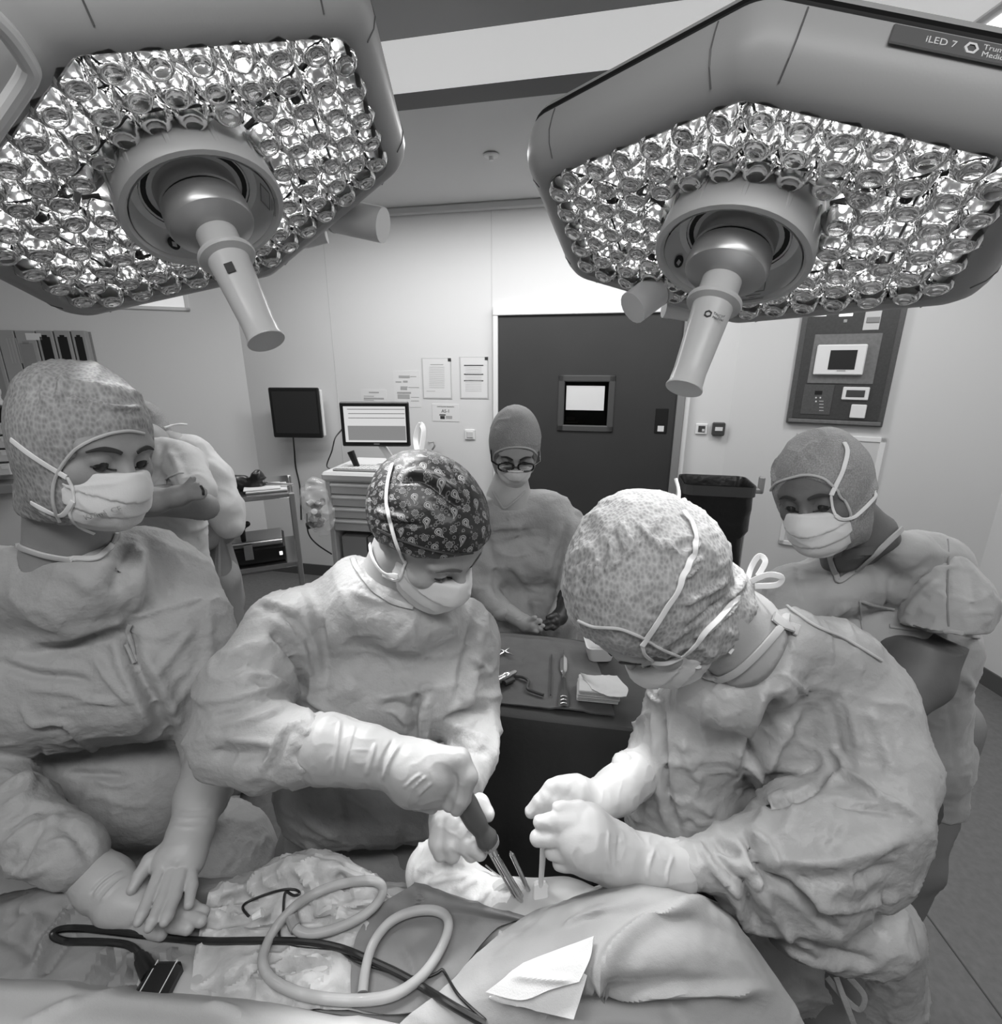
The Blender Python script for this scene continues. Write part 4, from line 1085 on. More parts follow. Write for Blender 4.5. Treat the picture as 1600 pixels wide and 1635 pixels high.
def brows(H, sdf, parent, m=None, th=.002):
    for x in (-1, 1):
        pts = np.array([H.W(.014 * x, .11, .021), H.W(.028 * x, .11, .0265), H.W(.042 * x, .1, .026), H.W(.054 * x, .085, .0175)])
        q, n = project(sdf, catmull(pts, 6), .0005); wv = np.concatenate([np.linspace(.006, .0085, 10), np.linspace(.0085, .0025, len(q) - 10)])
        MB().ribbon(q, n, wv * H.s, th).obj('eyebrow', m or m_brow, parent, True)
def eyes(H, parent, opening=.0):
    for x in (-1, 1):
        c = H.W(.0312 * x, .0812, -.0035 + opening * .4)
        MB().lathe([(.0122 * math.sin(a) * H.s + 1e-5, -.0122 * math.cos(a) * H.s) for a in np.linspace(0, pi, 10)], 16, axT(c, H.R[:, 2])).obj('eye', m_eye, parent, True)
def lashes(H, sdf, parent):
    for x in (-1, 1):
        pts = np.array([H.W(.021 * x, .1, -.0085), H.W(.027 * x, .1, -.0095), H.W(.034 * x, .1, -.0095), H.W(.047 * x, .085, -.0055)])
        q, n = project(sdf, catmull(pts, 5), .0008); MB().tube(q, np.concatenate([[.0006], np.full(len(q) - 2, .0013), [.0006]]), 6).obj('eyelashes', m_lash, parent, True)
def mask(H, sdf, parent, h=.003, text_side=None, drop=0, puff=1.0):
    d = SDF(.02)
    H.ell(d, (0, .03, -.048), (.069, .074, .085)); H.ell(d, (0, .068, -.066), (.052, .056 * puff, .062), k=.025); H.cap(d, (0, .095, -.012), (0, .108, -.04), .016, .022, k=.025)
    n1 = H.R @ nrm([0, -.25, 1]); d.half(H.W(0, .1, -.012 - drop), n1)
    d.half(H.W(0, .012, -.03), H.R @ nrm([0, -1, .25])); d.half(H.W(0, .03, -.126), H.R @ nrm([0, .1, -1]))
    def post(p, dd):
        q = H.L(p); t = (q[:, 2] + .02 + .15 * (q[:, 1] - .1)) / .030; fr_ = t - np.floor(t)
        inside = np.clip((-.03 - q[:, 2]) / .015, 0, 1) * np.clip((q[:, 2] + .115) / .015, 0, 1)
        return dd + .0032 * (fr_ - .5) * inside
    d.post = post
    s = polygonise(d, h); s.crumple(.0022, .03, axis=H.R[:, 0], stretch=2.5, seed=int(abs(H.c[0]) * 1000))
    return sobj('face_mask', s, m_mask, parent), s
def hood(H, kind='hood', puff=1.0, op=(-.022, .088), k=.03):
    d = SDF(k)
    H.ell(d, (0, -.02, .04), (.085 * puff, .107 * puff, .096 * puff)); H.ell(d, (0, -.004, .0), (.0865, .09, .09), k=.04)
    if kind == 'hood':
        H.cap(d, (0, -.01, -.04), (0, -.03, -.105), .078, .074, k=.03); H.ell(d, (0, .02, -.075), (.074, .066, .05), k=.03)
        H.ell(d, (0, .12, op[0]), (.074, .115, op[1]), k=.006, op='s')
        d.half(H.W(0, -.03, -.13), H.R @ nrm([0, .1, -1]))
    return d
def legs(d, x, y, yaw, hip=.95, gap=.11, rt=.085):
    f = np.array([math.sin(yaw), -math.cos(yaw), 0]); r = np.array([math.cos(yaw), math.sin(yaw), 0])
    for s in (-1, 1):
        a = np.array([x, y, 0]) + r * gap * s
        d.chain([(a + [0, 0, hip], rt), (a + f * .02 + [0, 0, .5], .058), (a + [0, 0, .1], .042), (a + [0, 0, .05], .04)]).chain([(a + f * -.03 + [0, 0, .045], .035), (a + f * .16 + [0, 0, .035], .032)])
def shoes(x, y, yaw, parent, gap=.11):
    f = np.array([math.sin(yaw), -math.cos(yaw), 0]); r = np.array([math.cos(yaw), math.sin(yaw), 0])
    for s in (-1, 1):
        a = np.array([x, y, 0]) + r * gap * s; d = SDF(.02)
        d.chain([(a + f * -.05 + [0, 0, .055], .05), (a + f * .08 + [0, 0, .055], .05), (a + f * .17 + [0, 0, .045], .042)]); d.half((0, 0, .002), (0, 0, -1))
        sobj('clog', polygonise(d, .01), m_shoe, parent)
def trousers(x, y, yaw, parent, m=None, gap=.11, top=.7, rs=1.0):
    d = SDF(.04); f = np.array([math.sin(yaw), -math.cos(yaw), 0]); r = np.array([math.cos(yaw), math.sin(yaw), 0])
    for s in (-1, 1):
        a = np.array([x, y, 0]) + r * gap * s; d.chain([(a + [0, 0, top], .1 * rs), (a + f * .02 + [0, 0, .5], .09 * rs), (a + [0, 0, .1], .075 * rs)])
    d.half((0, 0, .07), (0, 0, -1))
    s = polygonise(d, .014); s.crumple(.012, .09, axis=(0, 0, 1), stretch=3, seed=9)
    return sobj('trousers', s, m or m_trouser, parent), s
def body(name_label, base, d, m, h=.005):
    s = polygonise(d, h)
    o = mobj('person', s.V, s.F, m); setp(o, name_label, 'person'); return o, s
def glove(parent, palms, fingers, m=None, h=.0022, k=.006, creases=None, name='glove', crump=.0012):
    d = SDF(.012)
    for c in palms: d.pch(c, k=.014)
    for c in fingers: d.pch(c, k=k)
    s = polygonise(d, h, .008); s.crumple(crump, .02, seed=len(palms) + len(fingers))
    if creases: s.fold(creases)
    return sobj(name, s, m or m_glove, parent), s
def tuck(o, s, sdf, free, zmin=.5, inset=.018):
    """the body stays inside its clothes, except where skin shows (free)"""
    fr = SDF(.01)
    for c in free: fr.pch(c)
    w = np.clip(fr(s.V) / .02, 0, 1) * (s.V[:, 2] > zmin)
    V = s.V.copy()
    for _ in range(3):
        d = sdf(V); e = 1e-3
        gr = np.stack([(sdf(V + np.eye(3)[i] * e) - sdf(V - np.eye(3)[i] * e)) / (2 * e) for i in range(3)], 1)
        gr /= np.linalg.norm(gr, axis=1)[:, None] + 1e-9
        V = V - gr * (np.maximum(d + inset, 0) * w)[:, None]
    s.V = V; s._b = None
    o.data.vertices.foreach_set('co', (V - np.array(o.location)).astype(np.float32).ravel()); o.data.update()
def cloth(name, prims, m, parent, k=.04, h=.006, halfs=(), crump=(), folds=None, smooth=1, extra=None):
    d = SDF(k)
    for c in prims:
        if isinstance(c, tuple): d.pch(c[0], k=c[1])
        else: d.pch(c)
    if extra: extra(d)
    for c, n in halfs: d.half(c, n)
    s = polygonise(d, h); s.sdf = d
    if smooth: s.smooth(smooth)
    for a in crump: s.crumple(*a[:2], **(a[2] if len(a) > 2 else {}))
    if folds: s.fold(folds)
    return sobj(name, s, m, parent), s
Z3 = (0, 0, 1)

# ---------------------------------------------------------------- onlooker at the left of the table
HL = Head(P(138, 712, .80), (.86, -.34, -.24), (.06, .1, 1), .95)
d = SDF(.02); HL.face(d); nb = P(115, 930, .93)
d.cap(HL.W(0, -.025, -.06), nb, .062, .07, k=.03); d.cap(nb, P(120, 1050, 1.02), .08, .12, k=.05).cap(P(120, 1050, 1.02), P(180, 1400, 1.2), .12, .11, k=.05)
d.pch([(20, 985, .97, 60), (-40, 1010, .95, 45), (-50, 1220, .95, 40), (60, 1330, .88, 28), (170, 1412, .765, 17)]); d.pch([(200, 985, .99, 60), (290, 1000, .99, 42), (345, 1180, .98, 28), (300, 1330, .8, 16)])
lx, ly = P(180, 1400, 1.2)[:2]; legs(d, lx, ly, .35)
pL, sL_ = body('hooded person at the left edge in a gown, gloved hands laid on each other', None, d, m_skin, .0042)
brows(HL, d, pL); eyes(HL, pL); lashes(HL, d, pL)
oM, sM = mask(HL, d, pL)
dh = hood(HL, puff=1.0, op=(-.03, .079)); s = polygonise(dh, .0042)
msk = lambda V: np.clip((HL.L(V)[:, 2] - .05) / .03, .35, 1)
s.crumple(.004, .035, seed=2, mask=msk); s.crumple(.006, .06, seed=21, mask=lambda V: np.clip((HL.L(V)[:, 2] - .06) / .03, 0, 1))
s.fold([([(75, 650), (70, 620), (78, 600)], 6, 5), ([(95, 640), (98, 610), (105, 596)], 5, 5), ([(40, 625), (60, 605), (90, 592)], 7, 5), ([(110, 635), (150, 645), (195, 652), (225, 650)], 4, 6), ([(60, 810), (90, 830), (120, 845)], 6, 4), ([(45, 830), (60, 850)], 6, 4)])
oH = sobj('hood', s, m_cap, pL, HL.uv(s.V, (.5, .5, .7))); sH = s
strap('hood_hem', [(228, 692), (205, 688), (175, 692), (140, 706), (112, 726), (94, 752), (86, 780), (87, 805), (95, 832)], [sH, sL_], 5, m_hem, oH, .002, .003)
strap('mask_tie', [(20, 702), (45, 722), (75, 742), (108, 762)], [sH, sL_, sM], 9, m_strap, oM, .002, .002)
strap('mask_tie', [(118, 800), (100, 822), (75, 815), (52, 802)], [sH, sL_, sM], 8, m_strap, oM, .002, .002)
strap('mask_binding', [(108, 762), (116, 778), (119, 800), (112, 820), (125, 840), (150, 852)], [sM, sL_, sH], 5, m_strap, oM, .001, .002)
strap('mask_binding', [(108, 762), (140, 758), (175, 750), (205, 746), (228, 744)], [sM], 4, m_strap, oM, .001, .002)
h_ = cast(165, 818, [sM])
if h_: text('lettering', 'Kolmi  CE', .0125, (h_[0] + h_[1] * .003, nrm(P(200, 814, .74) - P(140, 818, .735)), h_[1]), m_inkm, oM, .0008)
foldsL = [
 ([(0, 1057), (55, 1077), (101, 1080), (147, 1091)], 7, -9), ([(10, 1050), (60, 1066), (110, 1070)], 9, 5),
 ([(49, 1043), (101, 1029), (171, 1011), (200, 1008)], 10, -10), ([(49, 1030), (101, 1016), (171, 996), (200, 992)], 14, 7),
 ([(202, 1000), (211, 1057), (239, 1106), (275, 1179)], 11, -15), ([(188, 1010), (196, 1060), (220, 1115), (240, 1160)], 10, 8), ([(226, 1040), (258, 1100), (292, 1170)], 11, 7),
 ([(211, 987), (275, 968), (324, 956)], 5, 6), ([(34, 1121), (55, 1158), (104, 1153), (150, 1198), (208, 1190)], 5, 7), ([(60, 1168), (104, 1163), (146, 1208), (205, 1200)], 6, -6),
 ([(147, 1045), (184, 1097), (211, 1124)], 6, 7), ([(180, 950), (192, 910), (205, 866)], 14, -14), ([(275, 962), (254, 905), (232, 855)], 13, -9), ([(214, 985), (219, 922), (224, 870)], 11, 9),
 ([(150, 950), (120, 915), (60, 900)], 16, 6), ([(40, 1234), (147, 1236), (200, 1240)], 5, -8), ([(40, 1100), (100, 1105), (150, 1118), (190, 1122)], 5, 4), ([(90, 1130), (140, 1120), (200, 1125)], 4, 4), ([(60, 1190), (75, 1220), (85, 1250)], 6, -5),
 ([(150, 1240), (175, 1255), (215, 1250)], 4, 4), ([(240, 1090), (280, 1040), (310, 1000)], 7, 4), ([(255, 1150), (300, 1100), (325, 1060)], 7, 4), ([(330, 960), (335, 1050), (322, 1130)], 10, 5),
 ([(0, 1260), (45, 1240), (40, 1275), (0, 1290)], 8, 10), ([(0, 1330), (50, 1290), (80, 1295)], 8, -9), ([(0, 1360), (60, 1315), (95, 1310)], 9, 8), ([(30, 1390), (60, 1330), (75, 1300)], 7, -6), ([(100, 1310), (125, 1340), (150, 1370)], 8, -8), ([(60, 1360), (90, 1345), (120, 1345)], 7, 6), ([(0, 1375), (40, 1395), (80, 1380)], 8, 7)]
oG, sG = cloth('surgical_gown', [
 [(-30, 985, .97, 78), (60, 960, .95, 62), (175, 955, .96, 62), (285, 985, .99, 62)], [(-30, 930, .95, 60), (45, 936, .90, 50), (115, 952, .875, 50), (170, 925, .89, 46), (225, 895, .98, 46), (285, 925, 1.0, 50)], [(10, 1085, .965, 118), (240, 1080, .965, 98)], [(60, 1240, 1.06, 110), (270, 1240, 1.08, 100)], [(80, 1420, 1.18, 120), (330, 1400, 1.16, 105)],
 [(90, 1640, 1.34, 120), (330, 1640, 1.34, 115)], [(90, 1420, 1.18, 120), (90, 1640, 1.34, 120)], [(320, 1400, 1.16, 100), (330, 1640, 1.34, 110)], ([(-40, 1000, .94, 72), (-62, 1180, .93, 70), (-40, 1250, .9, 66)], .03), ([(-40, 1255, .88, 64), (25, 1312, .83, 58), (118, 1366, .775, 46)], .02),
 ([(295, 1000, .99, 66), (345, 1120, 1.0, 54), (345, 1200, .95, 46)], .03)],
 m_gown, pL, k=.05, crump=[(.006, .12, dict(seed=1)), (.004, .06, dict(seed=4, sharp=3)), (.0018, .024, dict(seed=5, sharp=2))], folds=foldsL)
tuck(pL, sL_, sG.sdf, [[(130, 720, .8, 190), (115, 862, .86, 80)], [(340, 1200, .95, 52), (300, 1330, .8, 44), (290, 1400, .77, 44)], [(110, 1366, .8, 50), (210, 1440, .76, 48)]])
strap('collar', [(-5, 862), (14, 868), (42, 876), (75, 886), (120, 893), (155, 892), (172, 878), (180, 862), (184, 850)], [sG, sL_], 10, m_collar, oG, .003, .004)
strap('gown_tie', [(208, 996), (205, 1010), (208, 1030), (213, 1050), (216, 1058)], [sG], 7, m_gown, oG, .004, .004)
strap('gown_tie', [(198, 1030), (205, 1045), (211, 1060)], [sG], 6, m_gown, oG, .004, .004)
trousers(lx, ly, .35, pL); shoes(lx, ly, .35, pL)
glove(pL, [[(112, 1366, .80, 34), (168, 1412, .77, 37), (205, 1440, .752, 34), (235, 1450, .745, 28)], [(190, 1445, .748, 32), (240, 1460, .738, 20)]],
 [[(200, 1466, .737, 16), (230, 1484, .722, 11), (258, 1492, .714, 9.5)], [(245, 1464, .732, 12), (280, 1477, .716, 11), (300, 1483, .71, 9.5)], [(262, 1450, .738, 12), (300, 1464, .722, 11), (321, 1471, .713, 9.5)], [(276, 1436, .75, 11), (306, 1449, .735, 10), (325, 1456, .73, 8.5)]],
 m_glove_g, k=.003, creases=[([(150, 1432), (165, 1412), (195, 1392)], 3, 3), ([(144, 1428), (160, 1408), (188, 1388)], 2, -2), ([(160, 1442), (178, 1420), (200, 1402)], 3, 2.5), ([(207, 1485), (215, 1473), (222, 1470)], 2, -2)], crump=.0006)
glove(pL, [[(345, 1205, .93, 44), (322, 1270, .87, 37), (303, 1332, .81, 31), (294, 1360, .785, 32)], [(266, 1376, .77, 22), (300, 1376, .775, 22)], [(292, 1362, .785, 28), (266, 1390, .76, 15)], [(298, 1365, .785, 26), (302, 1386, .77, 14)]],
 [[(264, 1360, .78, 15), (240, 1374, .765, 12), (223, 1398, .748, 10), (211, 1420, .735, 8)], [(257, 1390, .752, 11), (241, 1428, .722, 10), (227, 1460, .698, 9), (221, 1472, .69, 7.5)], [(273, 1396, .75, 11), (259, 1438, .716, 10), (244, 1470, .69, 9), (238, 1481, .684, 7.5)], [(289, 1396, .752, 11), (278, 1434, .722, 10), (267, 1463, .697, 9), (263, 1472, .69, 7.5)], [(304, 1388, .765, 10), (306, 1416, .742, 9), (302, 1444, .72, 7.5)]],
 m_glove_g, k=.0025, creases=[([(275, 1305), (302, 1308), (334, 1306)], 3, 1.6), ([(278, 1292), (306, 1294), (338, 1292)], 2.5, -1.2), ([(272, 1318), (300, 1322), (330, 1320)], 3, 1.5), ([(258, 1392), (250, 1412)], 3, 1.2), ([(284, 1372), (276, 1395)], 3, 1)], crump=.0006)

# ---------------------------------------------------------------- operating person in the patterned cap
HP = Head(P(684, 848, .86), (.58, -.48, -.58), (.0, -.1, 1), .98)
d = SDF(.02); HP.face(d); nb = P(610, 975, .98)
d.cap(HP.W(0, -.03, -.06), nb, .058, .066, k=.03).cap(nb, P(620, 1060, 1.08), .07, .11, k=.05).cap(P(620, 1060, 1.08), P(590, 1400, 1.22), .11, .11, k=.05)
d.pch([(540, 1000, .98, 50), (450, 1000, .92, 40), (380, 1175, .82, 34), (530, 1200, .76, 26), (630, 1222, .745, 18)]); d.pch([(690, 1010, 1.04, 45), (765, 1030, 1.04, 34), (765, 1180, 1.0, 26), (715, 1290, .80, 17)])
px_, py_ = P(590, 1400, 1.22)[:2]; legs(d, px_, py_, .1)
pP, sP = body('person operating in a dark paisley cap, turning a screwdriver with an outstretched arm', None, d, m_skin_l, .0042)
brows(HP, d, pP, m_browl, .0012); eyes(HP, pP, -.004); lashes(HP, d, pP)
oM, sM = mask(HP, d, pP)
dc = SDF(.03); HP.ell(dc, (0, -.02, .034), (.09, .112, .095)); HP.ell(dc, (0, -.004, .02), (.089, .106, .08), k=.04)
dc.half(HP.W(0, .09, .058), HP.R @ nrm([0, .55, -1]), .006)
s = polygonise(dc, .0038); s.crumple(.003, .04, seed=12); s.fold([([(600, 832), (640, 836), (672, 838)], 3, -5), ([(600, 815), (615, 822), (650, 828)], 6, 5), ([(640, 770), (665, 765), (690, 775), (720, 800), (745, 815)], 5, -6), ([(650, 755), (690, 760), (730, 790)], 8, 6), ([(720, 740), (730, 760), (750, 800)], 5, -4)])
oC = sobj('paisley_cap', s, m_paisley, pP, HP.uv(s.V, (0, .5, .85))); sC = s
strap('cap_edge', [(604, 845), (640, 862), (690, 878), (735, 884), (775, 878)], [sC], 4, m_paisley, oC, .001, .003)
strap('mask_tie', [(628, 742), (621, 770), (619, 800), (624, 830), (634, 865), (642, 885), (648, 897)], [sC, sP, sM], 7, m_strap, oM, .003, .002)
strap('mask_tie', [(594, 852), (598, 885), (612, 908), (625, 916), (640, 918)], [sC, sP, sM], 9, m_strap, oM, .006, .002)
strap('mask_binding', [(650, 896), (645, 908), (641, 920), (632, 926), (612, 918)], [sM, sP], 5, m_strap, oM, .002, .002)
# bow of the tie standing up behind the crown
bq = P(668, 726, .9)
MB().ribbon(catmull([bq, P(664, 700, .92), P(671, 678, .92), P(677, 690, .91), P(672, 724, .9)], 6), np.tile([0.2, -1, .2], (25, 1)), .01, .0015).obj('tie_bow', m_strap, oC, True)
bq = P(636, 738, .88)
MB().ribbon(catmull([bq, P(618, 744, .9), P(606, 752, .9), P(612, 758, .89), P(634, 744, .88)], 6), np.tile([0.1, -.5, .9], (25, 1)), .012, .0015).obj('tie_bow', m_strap, oC, True)
foldsP = [
 ([(408, 967), (446, 976), (465, 992)], 5, -7), ([(415, 958), (452, 966), (475, 985)], 7, 6), ([(427, 1002), (465, 1037), (481, 1078), (484, 1107)], 8, -15), ([(440, 990), (480, 1030), (497, 1078), (500, 1110)], 9, 8),
 ([(395, 1072), (434, 1084), (478, 1110)], 6, 9), ([(350, 1085), (385, 1058), (430, 1066)], 20, -7), ([(352, 1062), (385, 1034), (420, 1030)], 10, 5), ([(314, 1119), (380, 1116), (449, 1091)], 9, 7), ([(335, 1138), (373, 1132), (420, 1120)], 5, 5), ([(345, 1158), (400, 1150), (450, 1130)], 6, 5),
 ([(357, 1180), (400, 1184), (437, 1189)], 6, 7), ([(330, 1203), (380, 1206), (425, 1204)], 12, -8), ([(456, 1151), (437, 1196), (414, 1237)], 4, 7), ([(464, 1160), (446, 1200), (426, 1240)], 6, -6), ([(484, 1110), (523, 1135), (545, 1154)], 6, 8), ([(492, 1126), (515, 1150), (535, 1165), (520, 1180)], 6, -8), ([(474, 1150), (485, 1165), (500, 1175)], 6, 6), ([(470, 1210), (490, 1205), (505, 1240)], 7, -8), ([(500, 1245), (515, 1230), (530, 1242)], 7, 9), ([(480, 1235), (500, 1215), (530, 1205)], 7, 6),
 ([(472, 941), (504, 1027), (529, 1123)], 12, 10), ([(508, 985), (519, 1060), (522, 1116)], 10, -13), ([(535, 985), (550, 1060), (570, 1120)], 16, 6), ([(490, 1010), (500, 1070), (508, 1120)], 8, -6),
 ([(669, 1104), (659, 1142), (663, 1180)], 7, -14), ([(684, 1106), (676, 1150), (676, 1190)], 8, 10), ([(690, 1095), (676, 1096), (668, 1110)], 6, 7), ([(605, 1116), (637, 1107), (659, 1110)], 6, 6), ([(610, 1128), (640, 1124), (656, 1138)], 5, -6), ([(640, 1080), (655, 1095), (665, 1108)], 5, 5), ([(620, 1130), (638, 1142), (655, 1160)], 5, 5),
 ([(710, 1148), (752, 1135), (783, 1132)], 6, -12), ([(752, 1000), (738, 1080), (728, 1130)], 8, -8), ([(770, 1000), (760, 1080), (745, 1130)], 10, 5), ([(720, 1160), (750, 1170), (780, 1180)], 6, 6), ([(715, 1180), (750, 1200), (780, 1200)], 8, -6), ([(750, 1050), (770, 1060), (785, 1080)], 5, 4),
 ([(548, 1314), (551, 1377), (552, 1400)], 7, -8), ([(478, 1294), (504, 1323), (539, 1339)], 6, 5), ([(551, 1263), (574, 1282), (615, 1313)], 6, 5), ([(560, 1290), (600, 1300), (640, 1300)], 6, -4), ([(525, 1240), (545, 1290), (548, 1320)], 8, -7), ([(480, 1345), (520, 1360), (545, 1370)], 6, 4), ([(640, 1330), (650, 1370), (640, 1400)], 10, -6),
 ([(560, 940), (590, 955), (620, 962)], 6, 4), ([(610, 1040), (640, 1020), (660, 1000)], 8, 3), ([(690, 960), (720, 1000), (735, 1040)], 14, 4)]
oG, sG = cloth('surgical_gown', [
 [(470, 1010, .97, 66), (550, 985, .98, 62), (660, 985, 1.0, 60), (735, 1010, 1.04, 56)], [(566, 926, .95, 38), (590, 958, .925, 44), (650, 985, .925, 42), (690, 985, .95, 40)], [(535, 1100, .99, 80), (690, 1100, 1.01, 80)], [(535, 1250, 1.1, 92), (670, 1250, 1.12, 86)], [(540, 1400, 1.2, 98), (650, 1400, 1.2, 90)], [(540, 1620, 1.34, 100), (640, 1620, 1.34, 95)], [(540, 1400, 1.2, 98), (540, 1620, 1.34, 100)], [(650, 1400, 1.2, 90), (640, 1620, 1.34, 95)],
 ([(448, 1005, .92, 60), (395, 1100, .85, 66), (378, 1172, .80, 64)], .03), ([(374, 1178, .80, 62), (430, 1190, .78, 60), (490, 1193, .765, 50), (538, 1198, .758, 34)], .025),
 ([(762, 1030, 1.04, 38), (766, 1120, 1.03, 32), (764, 1160, 1.0, 34), (752, 1205, .93, 42), (735, 1250, .86, 38)], .02)],
 m_gown, pP, k=.045, h=.0055, crump=[(.006, .11, dict(seed=31)), (.004, .06, dict(seed=33, sharp=3)), (.0018, .024, dict(seed=35, sharp=2))], folds=foldsP)
tuck(pP, sP, sG.sdf, [[(684, 850, .86, 170), (620, 925, .93, 64)], [(515, 1200, .77, 62), (640, 1222, .745, 55)], [(738, 1240, .87, 48), (715, 1300, .8, 45)]])
strap('collar', [(563, 892), (572, 912), (590, 935), (615, 955), (640, 965), (660, 970)], [sG, sP], 9, m_gown, oG, .003, .004)
glove(pP, [[(525, 1196, .758, 55), (585, 1206, .75, 44), (625, 1216, .745, 37)], [(625, 1216, .745, 38), (665, 1232, .74, 46), (700, 1232, .735, 38)], [(655, 1252, .745, 32), (695, 1255, .74, 30)]],
 [[(700, 1216, .73, 26), (734, 1212, .722, 17), (748, 1240, .715, 15), (738, 1275, .715, 13), (730, 1292, .717, 11)], [(700, 1228, .735, 24), (724, 1232, .728, 16), (728, 1262, .725, 14), (718, 1284, .727, 12)], [(690, 1240, .74, 24), (708, 1256, .735, 15), (702, 1278, .735, 13)], [(672, 1252, .745, 22), (690, 1270, .742, 14), (684, 1284, .742, 11)], [(650, 1262, .75, 18), (668, 1278, .745, 14), (690, 1288, .74, 11)]],
 m_glove_dim, k=.005, creases=[([(543, 1150), (538, 1195), (532, 1240)], 3, 2), ([(566, 1160), (556, 1200), (548, 1238)], 2.5, 1.8), ([(640, 1188), (622, 1215), (612, 1246)], 3.5, 3.5), ([(628, 1180), (612, 1210), (604, 1242)], 3, -3), ([(600, 1185), (592, 1215), (584, 1240)], 4, 2), ([(655, 1262), (670, 1248), (680, 1240)], 2.5, 2), ([(665, 1272), (680, 1258), (690, 1250)], 2.5, 2), ([(645, 1258), (660, 1244), (672, 1236)], 2.5, 2)])
glove(pP, [[(716, 1300, .80, 30), (720, 1325, .785, 32), (715, 1345, .78, 24)]],
 [[(705, 1318, .77, 17), (700, 1345, .762, 15), (704, 1362, .762, 13)], [(722, 1318, .765, 17), (720, 1346, .757, 15), (722, 1364, .758, 13)], [(740, 1328, .762, 16), (746, 1350, .755, 15), (752, 1362, .755, 13)], [(735, 1340, .76, 15), (758, 1352, .748, 13), (766, 1362, .748, 12)], [(738, 1296, .79, 18), (766, 1284, .775, 15), (779, 1300, .765, 11)]],
 m_glove, k=.004)

# ---------------------------------------------------------------- operating person bent over on the right
HR = Head(P(1040, 962, .74), (-.36, -.20, -.90), (-.9, -.25, .4), .95)
d = SDF(.02); HR.face(d); nb = P(1225, 1050, .80)
d.cap(HR.W(0, -.04, -.05), nb, .06, .07, k=.03).cap(nb, P(1250, 1120, .92), .08, .12, k=.05).cap(P(1250, 1120, .92), P(1260, 1420, 1.1), .12, .12, k=.05)
d.pch([(1320, 1110, .88, 60), (1375, 1150, .82, 50), (1385, 1300, .76, 44), (1200, 1370, .75, 30), (1080, 1384, .74, 22), (990, 1364, .73, 18)]); d.pch([(1120, 1110, .95, 45), (1070, 1160, .97, 38), (1050, 1240, .92, 28), (950, 1285, .82, 16)])
rx_, ry_ = P(1260, 1420, 1.1)[:2]; legs(d, rx_, ry_, -.5)
pR, sR_ = body('person bent over the table on the right in a bright billowing gathered cap', None, d, m_skin_l, .0045)
brows(HR, d, pR); eyes(HR, pR); lashes(HR, d, pR)
oM, sM = mask(HR, d, pR)
dh = hood(HR, puff=1.0); HR.ell(dh, (0, -.045, .06), (.1, .115, .095), k=.04); HR.ell(dh, (0, -.085, .0), (.085, .07, .075), k=.04)
HR.ell(dh, (0, .12, -.018), (.078, .122, .108), k=.006, op='s')
s = polygonise(dh, .0042); s.crumple(.005, .045, seed=5); s.crumple(.0025, .018, seed=6)
gat = []
for (a, b) in [((905, 935), (915, 905)), ((918, 935), (928, 898)), ((932, 930), (945, 900)), ((950, 925), (955, 890)), ((968, 915), (975, 875)), ((980, 905), (975, 860)), ((1000, 880), (985, 840)), ((1010, 870), (990, 832)), ((1040, 870), (1020, 835)), ((1062, 880), (1030, 850)), ((1085, 890), (1060, 862)), ((1095, 905), (1120, 890)), ((1090, 885), (1118, 868)), ((1088, 925), (1115, 905))]: gat.append(([a, ((a[0] + b[0]) / 2 + 1, (a[1] + b[1]) / 2), b], 4, 5))
s.fold(gat + [([(1070, 810), (1035, 850), (1000, 888), (970, 912)], 3, 4), ([(1165, 950), (1130, 975), (1095, 1005)], 5, -6), ([(1180, 960), (1150, 990), (1110, 1020)], 5, 6), ([(1160, 930), (1120, 950), (1090, 965)], 6, 5), ([(1190, 920), (1175, 945), (1150, 960)], 6, 5)])
oH = sobj('gathered_cap', s, m_cap_l, pR, HR.uv(s.V, (-.5, .1, .85))); sH = s
strap('hood_hem', [(925, 990), (950, 1000), (985, 1002), (1010, 1010), (1030, 1020), (1055, 1035), (1085, 1047)], [sH, sR_], 5, m_hem, oH, .002, .003)
strap('mask_tie', [(1090, 818), (1104, 840), (1108, 870), (1100, 900), (1084, 935), (1062, 970), (1040, 1005), (1024, 1028)], [sH, sR_, sM], 10, m_strap, oM, .004, .002)
strap('mask_tie', [(1180, 948), (1160, 975), (1125, 1010), (1095, 1040), (1065, 1056), (1040, 1054)], [sH, sR_, sM], 9, m_strap, oM, .004, .002)
strap('mask_binding', [(1024, 1028), (1030, 1044), (1042, 1054)], [sM, sR_, sH], 6, m_strap, oM, .002, .002)
nt = MB(); q = P(1083, 806, .73); nt.tube([q + [-.012, 0, -.005], q + [.012, 0, .002]], .009, 10); nt.tube(catmull([q, P(1084, 785, .74), P(1079, 764, .745)], 5), .0025, 6); nt.obj('tie_knot', m_strap, oM, True)
bw = MB(); nv = np.tile([0, -1, .3], (25, 1)); q = P(1192, 932, .74)
for lp in ([q, P(1200, 905, .75), P(1212, 888, .75), P(1222, 897, .745), P(1210, 920, .74)], [q, P(1225, 918, .73), P(1248, 922, .73), P(1240, 934, .735), P(1205, 936, .74)]): bw.ribbon(catmull(lp, 6), nv, .009, .0015)
for lp in ([q, P(1180, 950, .73), P(1170, 975, .725), P(1158, 1010, .72), P(1150, 1035, .72)], [q, P(1195, 960, .73), P(1190, 990, .725), P(1178, 1015, .72), P(1160, 1040, .72)]): bw.ribbon(catmull(lp, 6), nv, .016, .003)
bw.obj('tie_bow', m_strap, oH, True)
